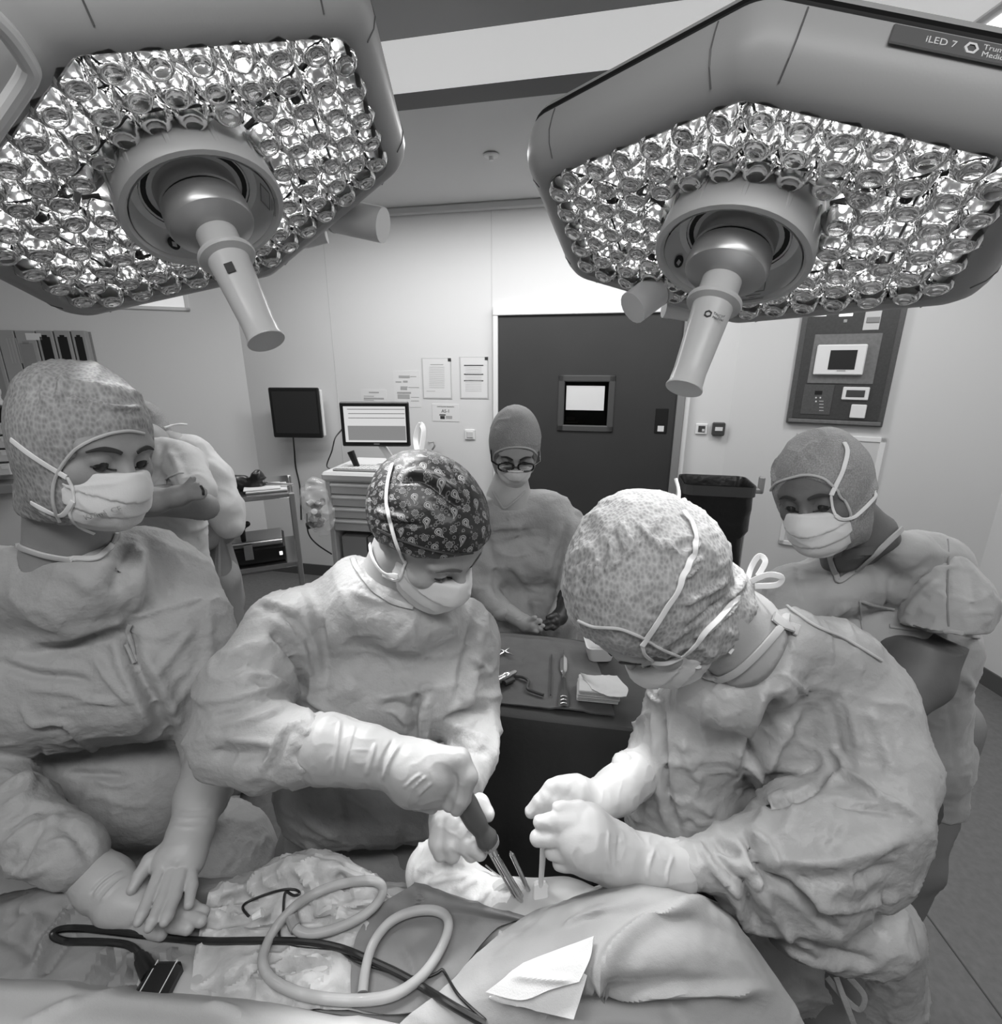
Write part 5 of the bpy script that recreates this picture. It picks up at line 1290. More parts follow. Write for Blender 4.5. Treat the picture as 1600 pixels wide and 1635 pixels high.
foldsR = [
 ([(1269, 1025), (1298, 1130), (1300, 1218)], 2.5, -4), ([(1252, 1118), (1218, 1168), (1193, 1239)], 16, -24), ([(1275, 1125), (1245, 1175), (1215, 1235)], 12, 12), ([(1225, 1095), (1195, 1150), (1172, 1240)], 11, 10),
 ([(1187, 1239), (1214, 1281), (1252, 1281), (1302, 1260), (1336, 1218)], 6, -14), ([(1190, 1225), (1215, 1240), (1210, 1270)], 8, 12), ([(1289, 1264), (1352, 1235), (1403, 1268), (1465, 1306)], 7, 10), ([(1327, 1281), (1380, 1290), (1424, 1298)], 6, -8), ([(1330, 1195), (1345, 1215), (1352, 1240)], 6, 6),
 ([(1180, 1327), (1201, 1352), (1218, 1394), (1268, 1424), (1340, 1490)], 8, -20), ([(1195, 1330), (1230, 1350), (1240, 1390)], 8, 8), ([(1218, 1369), (1327, 1373), (1453, 1335)], 12, 9), ([(1260, 1405), (1330, 1410), (1430, 1385)], 12, -7), ([(1290, 1440), (1350, 1450), (1440, 1430)], 10, 6),
 ([(1097, 1315), (1151, 1352), (1185, 1365)], 8, -14), ([(1113, 1344), (1143, 1390), (1185, 1432)], 6, 9), ([(1128, 1345), (1160, 1388), (1190, 1415)], 7, -8), ([(1189, 1402), (1201, 1453), (1222, 1503)], 7, -14), ([(1175, 1430), (1188, 1470), (1205, 1500)], 7, 8), ([(1215, 1420), (1240, 1470), (1265, 1500)], 8, 8), ([(1195, 1380), (1215, 1400), (1200, 1420)], 5, 8),
 ([(1059, 1118), (1063, 1243), (1084, 1327)], 5, -11), ([(1045, 1120), (1048, 1240), (1068, 1330)], 8, 6), ([(1134, 1105), (1190, 1070), (1252, 1034)], 5, 5), ([(1090, 1180), (1100, 1220), (1120, 1250)], 8, 5), ([(1130, 1110), (1120, 1160), (1135, 1210)], 5, 4), ([(1105, 1280), (1135, 1300), (1150, 1330)], 7, 5), ([(1012, 1090), (1020, 1130), (1015, 1160)], 5, 6), ([(1025, 1085), (1038, 1110), (1056, 1125)], 4, 6), ([(1008, 1170), (1020, 1150), (1040, 1135)], 4, 5),
 ([(1350, 1110), (1365, 1160), (1375, 1200)], 8, 5), ([(1390, 1130), (1410, 1180), (1430, 1240)], 10, 5), ([(1320, 1110), (1335, 1160), (1340, 1210)], 6, -5), ([(1240, 1070), (1275, 1095), (1290, 1110)], 4, 5), ([(1400, 1250), (1420, 1280), (1460, 1310)], 5, -5), ([(1340, 1310), (1330, 1345), (1325, 1370)], 6, -4), ([(1280, 1500), (1330, 1520), (1400, 1540)], 9, -8), ([(1250, 1510), (1300, 1535), (1350, 1545)], 8, 7), ([(1420, 1420), (1400, 1460), (1410, 1500)], 10, -7)]
oG, sG = cloth('surgical_gown', [
 [(1110, 1102, .82, 34), (1160, 1116, .795, 38), (1215, 1086, .785, 42), (1268, 1020, .80, 38), (1335, 1050, .83, 52), (1390, 1095, .85, 50)], [(1160, 1080, .86, 52), (1235, 1060, .86, 62), (1320, 1090, .87, 70), (1372, 1135, .84, 66)], [(1105, 1130, .90, 74), (1300, 1170, .92, 105)], [(1090, 1200, .92, 78), (1090, 1330, .96, 84)], [(1120, 1300, .98, 100), (1310, 1320, .99, 118)], [(1150, 1470, 1.14, 100), (1310, 1480, 1.16, 110)], [(1170, 1640, 1.32, 100), (1330, 1640, 1.3, 105)], [(1150, 1480, 1.14, 100), (1170, 1640, 1.32, 100)], [(1320, 1480, 1.16, 108), (1330, 1640, 1.3, 105)], [(1395, 1480, 1.0, 66), (1400, 1660, 1.1, 62)],
 ([(1375, 1140, .83, 74), (1405, 1225, .80, 70), (1392, 1300, .765, 76)], .03), ([(1395, 1310, .755, 70), (1290, 1345, .74, 82), (1190, 1375, .735, 58), (1092, 1382, .73, 36)], .025), ([(1390, 1380, .76, 62), (1290, 1420, .75, 64), (1200, 1430, .745, 50)], .03), ([(1380, 1480, .80, 66), (1270, 1470, .77, 52)], .03),
 ([(1075, 1150, .96, 46), (1050, 1230, .92, 40), (1003, 1232, .87, 30)], .02)],
 m_gown_b, pR, k=.045, h=.0055, crump=[(.006, .11, dict(seed=41)), (.0045, .06, dict(seed=43, sharp=3)), (.002, .024, dict(seed=45, sharp=2))], folds=foldsR)
tuck(pR, sR_, sG.sdf, [[(1046, 945, .74, 220), (1165, 1010, .77, 80)], [(1110, 1384, .735, 52), (960, 1360, .72, 54)], [(1015, 1236, .88, 48), (940, 1285, .8, 44)]], inset=.028)
strap('collar', [(1113, 1060), (1122, 1078), (1145, 1085), (1175, 1072), (1205, 1045), (1235, 1012), (1258, 985)], [sG, sR_, sH], 12, m_collar, oG, .004, .004)
hq = cast(1252, 990, [sG, sR_]); 
strap('neck_tab', [(1232, 985), (1250, 998), (1275, 1008)], [sG, sR_], 20, m_hem, oG, .004, .004)
strap('back_edge', [(1258, 970), (1300, 1000), (1350, 1022), (1405, 1055)], [sG, sR_], 5, m_collar, oG, .003, .003)
tq = P(1330, 1560, .95)
for lp in ([P(1320, 1560, .95), P(1345, 1590, .94), P(1372, 1612, .93), P(1380, 1590, .93), P(1355, 1560, .94)], [P(1335, 1560, .95), P(1350, 1600, .93), P(1365, 1640, .93)]):
    MB().ribbon(catmull(lp, 6), np.tile([0, -1, .3], (len(catmull(lp, 6)), 1)), .011, .002).obj('gown_tie', m_gown, oG, True)
glove(pR, [[(1085, 1384, .73, 38), (1030, 1377, .725, 38), (975, 1362, .72, 42)], [(975, 1360, .72, 44), (935, 1338, .712, 46), (915, 1335, .71, 34)], [(935, 1318, .71, 28), (905, 1320, .708, 20)], [(935, 1370, .715, 24), (910, 1370, .712, 17)]],
 [[(915, 1310, .705, 18), (880, 1312, .70, 12.5), (862, 1313, .70, 11)], [(915, 1336, .705, 18), (878, 1337, .698, 13.5), (858, 1338, .698, 12.5)], [(915, 1358, .71, 17), (893, 1360, .702, 13.5), (882, 1360, .702, 13)], [(918, 1376, .715, 15), (900, 1378, .708, 12), (893, 1378, .708, 11)], [(950, 1312, .72, 20), (925, 1294, .715, 14), (892, 1290, .71, 10.5)]],
 m_glove, k=.005, creases=[([(972, 1325), (970, 1360), (975, 1392)], 3.5, 1.6), ([(988, 1333), (986, 1365), (990, 1398)], 3.5, -1.4), ([(1046, 1354), (1036, 1380), (1034, 1408)], 3, 1.6), ([(1075, 1366), (1066, 1390), (1064, 1414)], 3, 1.6)])
glove(pR, [[(1012, 1240, .87, 36), (985, 1262, .84, 33), (950, 1282, .81, 30)], [(948, 1282, .81, 30), (918, 1268, .80, 27), (900, 1262, .80, 20)]],
 [[(905, 1254, .795, 15), (882, 1258, .79, 12.5), (862, 1280, .785, 11.5), (848, 1296, .785, 10)], [(912, 1252, .795, 14), (892, 1254, .788, 12), (874, 1274, .782, 11), (864, 1296, .782, 10)], [(920, 1256, .795, 13), (902, 1258, .785, 11.5), (886, 1278, .78, 11), (880, 1294, .78, 10)], [(926, 1262, .795, 13), (914, 1264, .785, 11), (902, 1278, .78, 10.5), (898, 1290, .78, 9)], [(945, 1275, .80, 15), (925, 1284, .79, 12), (905, 1290, .78, 10)]],
 m_glove, k=.004)
trousers(px_, py_, .1, pP); shoes(px_, py_, .1, pP); trousers(rx_, ry_, -.5, pR); shoes(rx_, ry_, -.5, pR)

# ---------------------------------------------------------------- person with spectacles by the door
HN = Head(P(822, 712, 1.78), (.02, -.84, -.5), (.02, 0, 1), .97)
d = SDF(.02); HN.face(d); nb = P(812, 800, 1.86)
d.cap(HN.W(0, -.03, -.06), nb, .056, .064, k=.03).cap(nb, P(825, 870, 1.92), .08, .12, k=.05).cap(P(825, 870, 1.92), P(835, 1030, 2.0), .12, .12, k=.05)
d.pch([(790, 830, 1.9, 26), (770, 850, 1.9, 20), (755, 930, 1.88, 16), (820, 985, 1.76, 13)]); d.pch([(870, 825, 1.9, 28), (903, 850, 1.88, 20), (915, 930, 1.84, 16), (885, 990, 1.74, 13)])
nx, ny = P(835, 1030, 2.0)[:2]; legs(d, nx, ny, 0)
pN, sN = body('person with black spectacles and a tight hood standing in front of the door', None, d, m_skin_l, .006)
brows(HN, d, pN); eyes(HN, pN)
oM, sM = mask(HN, d, pN, .004, drop=.008)
dh = hood(HN, puff=1.03); s = polygonise(dh, .005); s.crumple(.003, .05, seed=7)
oH = sobj('hood', s, m_cap_n, pN, HN.uv(s.V, (0, 1, .4))); sH = s
strap('hood_hem', [(788, 735), (790, 725), (800, 718), (815, 714), (835, 714), (850, 718), (857, 726)], [sH, sN], 3, m_hem, oH, .002, .003)
strap('mask_tie', [(776, 690), (778, 710), (783, 735), (787, 748)], [sH, sN, sM], 3, m_strap, oM, .003, .002)
MB().tube(catmull([HN.W(-.05, .075, -.03), HN.W(-.03, .11, -.022), HN.W(0, .125, -.014), HN.W(.03, .11, -.022), HN.W(.05, .075, -.03)], 4), .0025, 6).obj('mask_binding', m_strap, oM, True)
g_ = thing('spectacles', 'black framed spectacles worn by the person in front of the door', 'spectacles', HN.W(0, .115, -.004))
for x in (-1, 1):
    an = np.linspace(0, 2 * pi, 25)[:-1]; ex_, ez_ = np.cos(an), np.sin(an)
    rr = .0275; q = np.array([HN.W(.035 * x + rr * np.sign(a) * abs(a) ** .75, .113 - .004 * abs(a), -.004 + .0185 * np.sign(b) * abs(b) ** .8) for a, b in zip(ex_, ez_)])
    MB().tube(np.concatenate([q, q[:1]]), .0032, 8, False).obj('rim', m_blackframe, g_, True)
    MB().add(np.concatenate([q, q.mean(0)[None]]), [[i, (i + 1) % 24, 24] for i in range(24)]).obj('lens', m_specl, g_, True)
    MB().tube([HN.W(.062 * x, .11, .002), HN.W(.085 * x, .09, .004), HN.W(.09 * x, -.005, .006)], .003, 6).obj('temple', m_blackframe, g_, True)
MB().tube([HN.W(-.012, .115, .0), HN.W(0, .118, .002), HN.W(.012, .115, .0)], .002, 6).obj('bridge', m_blackframe, g_, True)
oG, sG = cloth('surgical_gown', [
 [(798, 806, 1.87, 20), (815, 822, 1.84, 18), (838, 806, 1.87, 20)], [(778, 835, 1.9, 34), (800, 822, 1.88, 34), (870, 820, 1.88, 34), (898, 838, 1.9, 32)], [(790, 890, 1.92, 48), (870, 890, 1.93, 50)], [(790, 980, 1.97, 50), (868, 980, 1.97, 52)], [(790, 1130, 2.15, 55), (870, 1130, 2.15, 55)], [(790, 980, 1.97, 50), (790, 1130, 2.15, 55)], [(868, 980, 1.97, 52), (870, 1130, 2.15, 55)],
 ([(900, 845, 1.88, 32), (912, 905, 1.86, 25), (905, 955, 1.8, 18)], .03), ([(772, 845, 1.9, 28), (757, 925, 1.88, 24), (800, 975, 1.78, 18)], .03)],
 m_gown, pN, k=.05, h=.01, crump=[(.012, .1, dict(seed=61)), (.006, .05, dict(seed=62))],
 folds=[([(775, 850), (790, 900), (795, 960)], 6, -12), ([(905, 830), (895, 880), (885, 920)], 6, -16), ([(800, 858), (840, 852), (870, 850)], 3, 6), ([(795, 880), (820, 890), (845, 880)], 4, 8), ([(850, 870), (870, 880), (880, 860)], 4, 8), ([(810, 905), (840, 950), (845, 990)], 6, -10), ([(835, 935), (860, 945), (870, 942)], 4, 8), ([(840, 960), (870, 965)], 4, 8), ([(790, 985), (820, 975), (850, 990)], 5, 10), ([(800, 930), (815, 960)], 5, 8)])
tuck(pN, sN, sG.sdf, [[(822, 712, 1.78, 90), (812, 780, 1.82, 42)], [(905, 960, 1.8, 18), (885, 990, 1.74, 20)]])
strap('collar', [(788, 785), (796, 800), (806, 812), (822, 800), (838, 785)], [sG, sN], 4, m_gown, oG, .003, .004)
trousers(nx, ny, 0, pN); shoes(nx, ny, 0, pN)
glove(pN, [[(905, 950, 1.79, 14), (893, 985, 1.74, 12), (884, 992, 1.71, 11)]], [[(884, 990, 1.71, 8), (874, 994, 1.69, 5), (862, 996, 1.68, 3.5)], [(884, 994, 1.71, 7), (874, 998, 1.69, 4.5), (866, 1001, 1.68, 3.5)], [(886, 996, 1.71, 7), (880, 1001, 1.69, 4.5), (872, 1004, 1.68, 3.5)], [(888, 998, 1.71, 6), (884, 1003, 1.69, 4)], [(886, 984, 1.71, 7), (875, 986, 1.69, 4)]], m_glove_d, .0028, .003)
glove(pN, [[(812, 978, 1.77, 14), (840, 996, 1.72, 12), (852, 998, 1.70, 11)]], [[(850, 994, 1.70, 7), (862, 992, 1.68, 4.5)], [(852, 998, 1.70, 7), (866, 999, 1.68, 4.5)], [(850, 1002, 1.70, 7), (863, 1004, 1.68, 4.5)], [(848, 1004, 1.70, 6), (857, 1008, 1.68, 4)], [(846, 992, 1.70, 6), (854, 986, 1.68, 4)]], m_glove_g, .0028, .003)

# ---------------------------------------------------------------- hooded onlooker at the right in scrubs
HQ = Head(P(1312, 785, .99), (-.64, -.56, -.18), (-.3, .1, 1), .88)
d = SDF(.02); HQ.face(d); nb = P(1405, 905, 1.06)
d.cap(HQ.W(0, -.035, -.06), nb, .064, .075, k=.03).cap(nb, P(1410, 990, 1.18), .09, .13, k=.05).cap(P(1410, 990, 1.18), P(1420, 1250, 1.36), .13, .12, k=.05)
d.pch([(1320, 950, 1.12, 50), (1270, 950, 1.12, 40), (1240, 1090, 1.14, 36), (1280, 1180, 1.1, 30)]); d.pch([(1470, 920, 1.1, 60), (1510, 940, 1.06, 52), (1465, 1080, 1.02, 44), (1400, 1150, .98, 36), (1360, 1190, .97, 30)])
for a, b in (((1350, 1200), (1330, 1215)), ((1358, 1205), (1342, 1228)), ((1366, 1208), (1354, 1236)), ((1374, 1208), (1366, 1234)), ((1350, 1192), (1338, 1200))): d.pch([(a[0], a[1], .97, 11), (b[0], b[1], .97, 9)], k=.006)
qx, qy = P(1408, 1320, 1.42)[:2]; legs(d, qx, qy, -.5, .95, .065, .07)
pQ, sQ = body('hooded person in a V-neck scrub top leaning in at the right, arms bare', None, d, m_skin_d, .0048)
brows(HQ, d, pQ); eyes(HQ, pQ, .0); lashes(HQ, d, pQ)
oM, sM = mask(HQ, d, pQ)
dh = hood(HQ, puff=1.03); s = polygonise(dh, .0045); s.crumple(.004, .045, seed=17)
s.fold([([(1240, 775), (1233, 752), (1245, 728)], 4, 4), ([(1270, 735), (1290, 715), (1305, 705)], 5, 5), ([(1290, 720), (1310, 740)], 5, 4), ([(1400, 770), (1385, 800), (1370, 830)], 6, 5)])
oH = sobj('hood', s, m_cap_n, pQ, HQ.uv(s.V, (-.5, .6, .6))); sH = s
strap('hood_hem', [(1232, 783), (1240, 772), (1262, 763), (1290, 758), (1315, 764), (1332, 778), (1345, 795), (1355, 815), (1358, 830)], [sH, sQ], 4, m_hem, oH, .002, .003)
strap('mask_tie', [(1347, 708), (1352, 722), (1345, 750), (1336, 770), (1327, 790)], [sH, sQ, sM], 7, m_strap, oM, .003, .002)
strap('mask_tie', [(1400, 786), (1385, 806), (1365, 824), (1345, 828), (1334, 822)], [sH, sQ, sM], 6, m_strap, oM, .003, .002)
strap('mask_binding', [(1327, 790), (1328, 806), (1334, 822)], [sM, sQ], 4, m_strap, oM, .002, .002)
oS, sS = cloth('scrub_top', [
 [(1275, 945, 1.13, 44), (1340, 930, 1.12, 44), (1450, 915, 1.1, 48), (1495, 935, 1.08, 48)], [(1436, 876, 1.03, 32), (1490, 900, 1.08, 46)], [(1345, 925, 1.1, 34), (1335, 940, 1.1, 34)], [(1310, 1030, 1.18, 68), (1420, 1020, 1.15, 62), (1465, 1030, 1.2, 74)], [(1330, 1180, 1.28, 68), (1468, 1190, 1.3, 60)], [(1345, 1300, 1.38, 64), (1465, 1300, 1.4, 52)], [(1465, 1030, 1.2, 66), (1468, 1190, 1.3, 60), (1470, 1380, 1.46, 54)], [(1320, 1030, 1.18, 64), (1350, 1380, 1.46, 60)],
 ([(1270, 950, 1.12, 44), (1245, 1040, 1.13, 42)], .03)],
 m_scrub, pQ, k=.035, h=.0065, halfs=[(P(1440, 1300, 1.30), (0, 0, -1))],
 crump=[(.008, .09, dict(seed=71, axis=(0, 0, 1), stretch=2)), (.003, .035, dict(seed=72))],
 folds=[([(1470, 835), (1500, 855), (1508, 900), (1512, 950)], 2.5, -4), ([(1430, 910), (1420, 950), (1415, 985)], 6, -8), ([(1480, 905), (1455, 930), (1440, 960)], 6, 6), ([(1500, 925), (1470, 950), (1440, 985)], 7, 6), ([(1320, 990), (1345, 975), (1352, 965)], 6, 6), ([(1545, 900), (1555, 940), (1560, 980)], 8, -5), ([(1500, 1060), (1520, 1150), (1525, 1240)], 3, -4), ([(1540, 1080), (1555, 1100)], 6, 5), ([(1270, 880), (1275, 920), (1285, 960)], 4, -5)])
tuck(pQ, sQ, sS.sdf, [[(1312, 792, .99, 150), (1378, 852, 1.03, 46)], [(1506, 1078, 1.02, 56), (1465, 1080, 1.02, 60), (1350, 1190, .97, 60)], [(1240, 1090, 1.14, 50), (1280, 1180, 1.1, 45)]], .9)
oV, sV = cloth('sleeve', [[(1488, 925, 1.06, 54), (1512, 960, 1.04, 56), (1500, 1050, 1.01, 54)]], m_scrub, oS, k=.03, h=.0055, halfs=[(P(1490, 1013, .96), nrm(P(1488, 1060, .99) - P(1490, 1006, .99)))], crump=[(.006, .06, dict(seed=77)), (.004, .04, dict(seed=78, sharp=2.5))], folds=[([(1510, 840), (1512, 900), (1515, 960)], 2.5, -4), ([(1500, 925), (1470, 950), (1445, 985)], 7, 7), ([(1545, 900), (1553, 940), (1558, 980)], 8, -6)])
# V-neck: skin shows in the opening, a folded band runs along it
vq = []
def vpatch(pts, m, name, parent, lift):
    h = [cast(u, v, [sS]) for u, v in pts]
    V = np.array([a[0] + a[1] * lift for a in h]); return mobj(name, V, [list(range(len(V)))], m, parent, False)
g2, n2 = [], []
rows = [((1326, 878), (1408, 870)), ((1328, 890), (1395, 884)), ((1331, 902), (1380, 898)), ((1334, 914), (1363, 910)), ((1337, 926), (1337.5, 926))]
VV = []
for a, b in rows:
    for t in np.linspace(0, 1, 9):
        u, v = a[0] + (b[0] - a[0]) * t, a[1] + (b[1] - a[1]) * t; hh = cast(u, v, [sS, sQ]); VV.append(hh[0] + hh[1] * .0025)
MB().add(VV, [[r * 9 + c, r * 9 + c + 1, (r + 1) * 9 + c + 1, (r + 1) * 9 + c] for r in range(4) for c in range(8)]).obj('neck_opening', m_skin_d, oS, True)
strap('neck_band', [(1324, 872), (1328, 890), (1333, 910), (1338, 928), (1360, 914), (1385, 892), (1412, 868), (1435, 845)], [sS, sQ], 9, m_scrub, oS, .005, .004)
strap('chest_pocket', [(1372, 958), (1395, 966), (1428, 972)], [sS], 5, m_scrub, oS, .003, .003)
strap('chest_pocket', [(1372, 960), (1374, 990), (1380, 1020)], [sS], 2.5, m_scrub, oS, .003, .002)
strap('sleeve_hem', [(1420, 1000), (1450, 1004), (1490, 1006), (1530, 1010), (1560, 1018)], [sS, sQ, sV], 7, m_scrub, oS, .003, .004)
strap('side_seam', [(1512, 840), (1514, 900), (1513, 960), (1515, 1000)], [sS, sV], 2.5, m_trouser, oS, .001, .002)
trousers(qx, qy, -.5, pQ, None, .065, .92, .8); shoes(qx, qy, -.5, pQ, .065)

# ---------------------------------------------------------------- two staff behind the left onlooker
HA = Head(P(165, 668, 1.62), (.55, -.75, -.2), Z3, 1.0)
d = SDF(.02); HA.face(d); nb = P(228, 715, 1.66)
d.cap(HA.W(0, -.03, -.06), nb, .058, .066, k=.03).cap(nb, P(245, 800, 1.72), .08, .12, k=.05).cap(P(245, 800, 1.72), P(255, 1000, 1.85), .12, .12, k=.05)
d.pch([(280, 745, 1.66, 28), (305, 752, 1.62, 26), (325, 808, 1.56, 22), (235, 806, 1.46, 17), (205, 812, 1.46, 14)]); d.pch([(215, 745, 1.66, 28), (180, 800, 1.6, 24), (250, 800, 1.42, 18), (285, 792, 1.42, 15), (305, 786, 1.42, 12)])
for a, b in (((300, 783), (318, 775)), ((302, 787), (324, 782)), ((300, 790), (326, 788)), ((298, 792), (322, 793)), ((294, 784), (308, 764))): d.pch([(a[0], a[1], 1.42, 7), (b[0], b[1], 1.41, 5)], k=.01)
ax_, ay_ = P(255, 1000, 1.85)[:2]; legs(d, ax_, ay_, .4)
pA, sA = body('person with folded bare arms in a light scrub top behind the left onlooker', None, d, m_skin, .006)
dh = hood(HA, puff=1.0); s = polygonise(dh, .007); s.crumple(.003, .05, seed=27); sobj('hood', s, m_cap_n, pA, HA.uv(s.V))
mask(HA, d, pA, .006); brows(HA, d, pA); eyes(HA, pA)
oS, sS = cloth('scrub_top', [[(205, 735, 1.66, 30), (240, 722, 1.66, 26), (290, 738, 1.66, 30)], [(215, 800, 1.7, 42), (280, 800, 1.7, 40)], [(216, 800, 1.7, 42), (225, 1060, 1.9, 46)], [(280, 800, 1.7, 40), (292, 1060, 1.9, 44)], [(225, 930, 1.8, 44), (290, 930, 1.8, 44)], [(225, 1040, 1.9, 46), (292, 1040, 1.9, 44)], ([(298, 746, 1.63, 30), (318, 782, 1.58, 25)], .03), ([(200, 750, 1.63, 30), (180, 790, 1.58, 26)], .03)],
 m_scrub_l, pA, k=.05, h=.008, crump=[(.01, .09, dict(seed=81)), (.004, .04, dict(seed=82))], folds=[([(262, 712), (256, 740), (246, 770)], 4, -8), ([(270, 720), (285, 750), (290, 775)], 5, 6), ([(235, 720), (240, 750), (238, 790)], 5, -6)])
tuck(pA, sA, sS.sdf, [[(165, 668, 1.62, 90), (228, 700, 1.64, 36)], [(330, 812, 1.53, 24), (235, 806, 1.46, 22), (200, 812, 1.46, 22)], [(180, 805, 1.55, 24), (250, 800, 1.42, 20), (320, 785, 1.42, 30)]], .9)
strap('chest_pocket', [(266, 765), (280, 758), (293, 756)], [sS], 3, m_scrub_l, oS, .004, .004)
strap('chest_pocket', [(266, 766), (266, 780), (267, 794)], [sS], 3, m_scrub_l, oS, .004, .004)
strap('neck_band', [(238, 692), (244, 712), (240, 735), (234, 760)], [sS, sA], 5, m_scrub_l, oS, .004, .004)
trousers(ax_, ay_, .4, pA); shoes(ax_, ay_, .4, pA)
wq = cast(334, 781, [sA]); 
strap('wrist_band', [(320, 776), (324, 782), (325, 790)], [sA], 4, m_black, oS, .002, .003)
HB = Head(P(214, 694, 1.86), (-.9, -.3, -.3), Z3, .95)
d = SDF(.02); HB.face(d); nb = P(275, 725, 1.9)
d.cap(HB.W(0, -.03, -.06), nb, .056, .062, k=.03).cap(nb, P(310, 800, 1.98), .08, .12, k=.05).cap(P(310, 800, 1.98), P(340, 960, 2.08), .12, .12, k=.05)
d.pch([(320, 760, 1.96, 30), (345, 775, 1.95, 22), (355, 850, 1.95, 18), (300, 880, 1.85, 14)]); d.pch([(280, 760, 1.96, 30), (265, 800, 1.95, 20), (260, 870, 1.9, 16), (280, 890, 1.84, 14)])
bx_, by_ = P(345, 960, 2.08)[:2]; legs(d, bx_, by_, -1.0)
pB, sB = body('person in pale scrubs and a plain cap turned away, beside the steel trolley', None, d, m_skin, .006)
dc = SDF(.03); HB.ell(dc, (0, -.02, .035), (.086, .106, .098)); HB.ell(dc, (0, -.06, -.02), (.07, .06, .06)); dc.half(HB.W(0, .09, .03), HB.R @ nrm([0, .5, -1]))
s = polygonise(dc, .006); s.crumple(.005, .05, seed=28); sC = s; oC = sobj('cap', s, m_cap_n, pB, HB.uv(s.V))
mask(HB, d, pB, .006)
MB().ribbon(catmull([P(262, 683, 1.80), P(275, 679, 1.82), P(288, 677, 1.83), P(299, 678, 1.84)], 6), np.tile([0, -.3, 1], (19, 1)), .012, .004).obj('cap_tie', m_strap, oC, True)
oS, sS = cloth('scrub_top', [[(262, 735, 1.92, 26), (300, 728, 1.92, 28), (335, 760, 1.95, 28)], [(285, 810, 1.97, 46), (335, 800, 1.98, 38)], [(300, 860, 2.0, 44), (345, 848, 2.02, 36)], ([(338, 765, 1.94, 28), (358, 815, 1.93, 26), (366, 838, 1.93, 24)], .03)],
 m_scrub_l, pB, k=.05, h=.009, crump=[(.012, .09, dict(seed=91, axis=(0, 0, 1), stretch=2)), (.004, .04, dict(seed=92))], halfs=[(P(350, 858, 1.98), (.15, 0, -1))])
tuck(pB, sB, sS.sdf, [[(218, 690, 1.86, 75), (268, 710, 1.88, 32)], [(360, 850, 1.95, 25), (300, 885, 1.85, 25)]], .95)
oT, sT = trousers(bx_, by_, -1.0, pB, None, .09, .98); shoes(bx_, by_, -1.0, pB)

# ---------------------------------------------------------------- instrument table
def at_h(u, v, h):
    r = P(u, v, 1) - CAM; return CAM + r * ((h - CAMH) / r[2])
m_tdrape = M('table_drape', .075, .7, spec=.25, bump=[(60, .8, 4), (400, .2, 2)])
m_towel = M('instrument_towel', .15, .75, spec=.2, bump=[(50, 1, 4), (500, .3, 2)], var=(20, .08))
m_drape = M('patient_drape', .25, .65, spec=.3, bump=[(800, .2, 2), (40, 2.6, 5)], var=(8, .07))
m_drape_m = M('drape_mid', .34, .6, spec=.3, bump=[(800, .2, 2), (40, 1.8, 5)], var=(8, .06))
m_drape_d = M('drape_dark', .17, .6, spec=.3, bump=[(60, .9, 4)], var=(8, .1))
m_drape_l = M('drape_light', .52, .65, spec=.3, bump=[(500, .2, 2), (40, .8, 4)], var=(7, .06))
m_incise = M('crumpled_sheet', .46, .4, spec=.5, bump=[(40, 2, 5), (120, 1, 3)], var=(18, .22))
m_gauze = M('gauze_white', .66, .8, spec=.15, bump=[(600, .4, 2), (50, .8, 3)])
m_tool_d = M('tool_grip', .07, .4, spec=.4)
m_tool_w = M('retractor_white', .75, .3)
m_tubing = M('clear_tubing', .82, .15, spec=.6, trans=.55, ior=1.25)
m_stock = M('stockinette', .68, .75, spec=.15, bump=[(60, 1.4, 4), (500, .3, 2)])
m_flesh = M('prepped_skin', .42, .35, spec=.5, sss=.1)
HT = .95
it = thing('instrument_table', 'instrument table under a dark cloth behind the two operating people', 'table', (at_h(880, 1085, HT)[0], at_h(880, 1085, HT)[1], 0))
q = [at_h(690, 1126, HT), at_h(1110, 1176, HT), at_h(1110, 1042, HT), at_h(690, 996, HT)]
def ring(pts, off, h, n=24, wav=0, seed=0):
    c = np.mean(pts, 0); o = []
    for i in range(4):
        a, b = pts[i], pts[(i + 1) % 4]
        for t in np.arange(n) / n: o.append(a + (b - a) * t)
    o = np.array(o); d = o - c; d[:, 2] = 0; L = np.linalg.norm(d, axis=1)[:, None]
    o = o + d / L * off
    if wav: o = o + d / L * (wav * vnoise(o * np.array([14, 14, 2.0]), seed))[:, None]
    o[:, 2] = h; return o
rg = [ring(q, -.05, HT), ring(q, -.004, HT), ring(q, .006, HT - .004), ring(q, .012, HT - .02), ring(q, .014, HT - .06, wav=.006), ring(q, .02, HT - .2, wav=.022), ring(q, .024, HT - .4, wav=.035), ring(q, .03, .3, wav=.04)]
MB().loft(rg, True, (True, False)).obj('cloth_cover', m_tdrape, it, True)
for a in q:
    c = np.mean(q, 0); b = c + (a - c) * .85; MB().tube([[b[0], b[1], 0.02], [b[0], b[1], HT - .02]], .015, 10).obj('leg', m_alu, it, True)
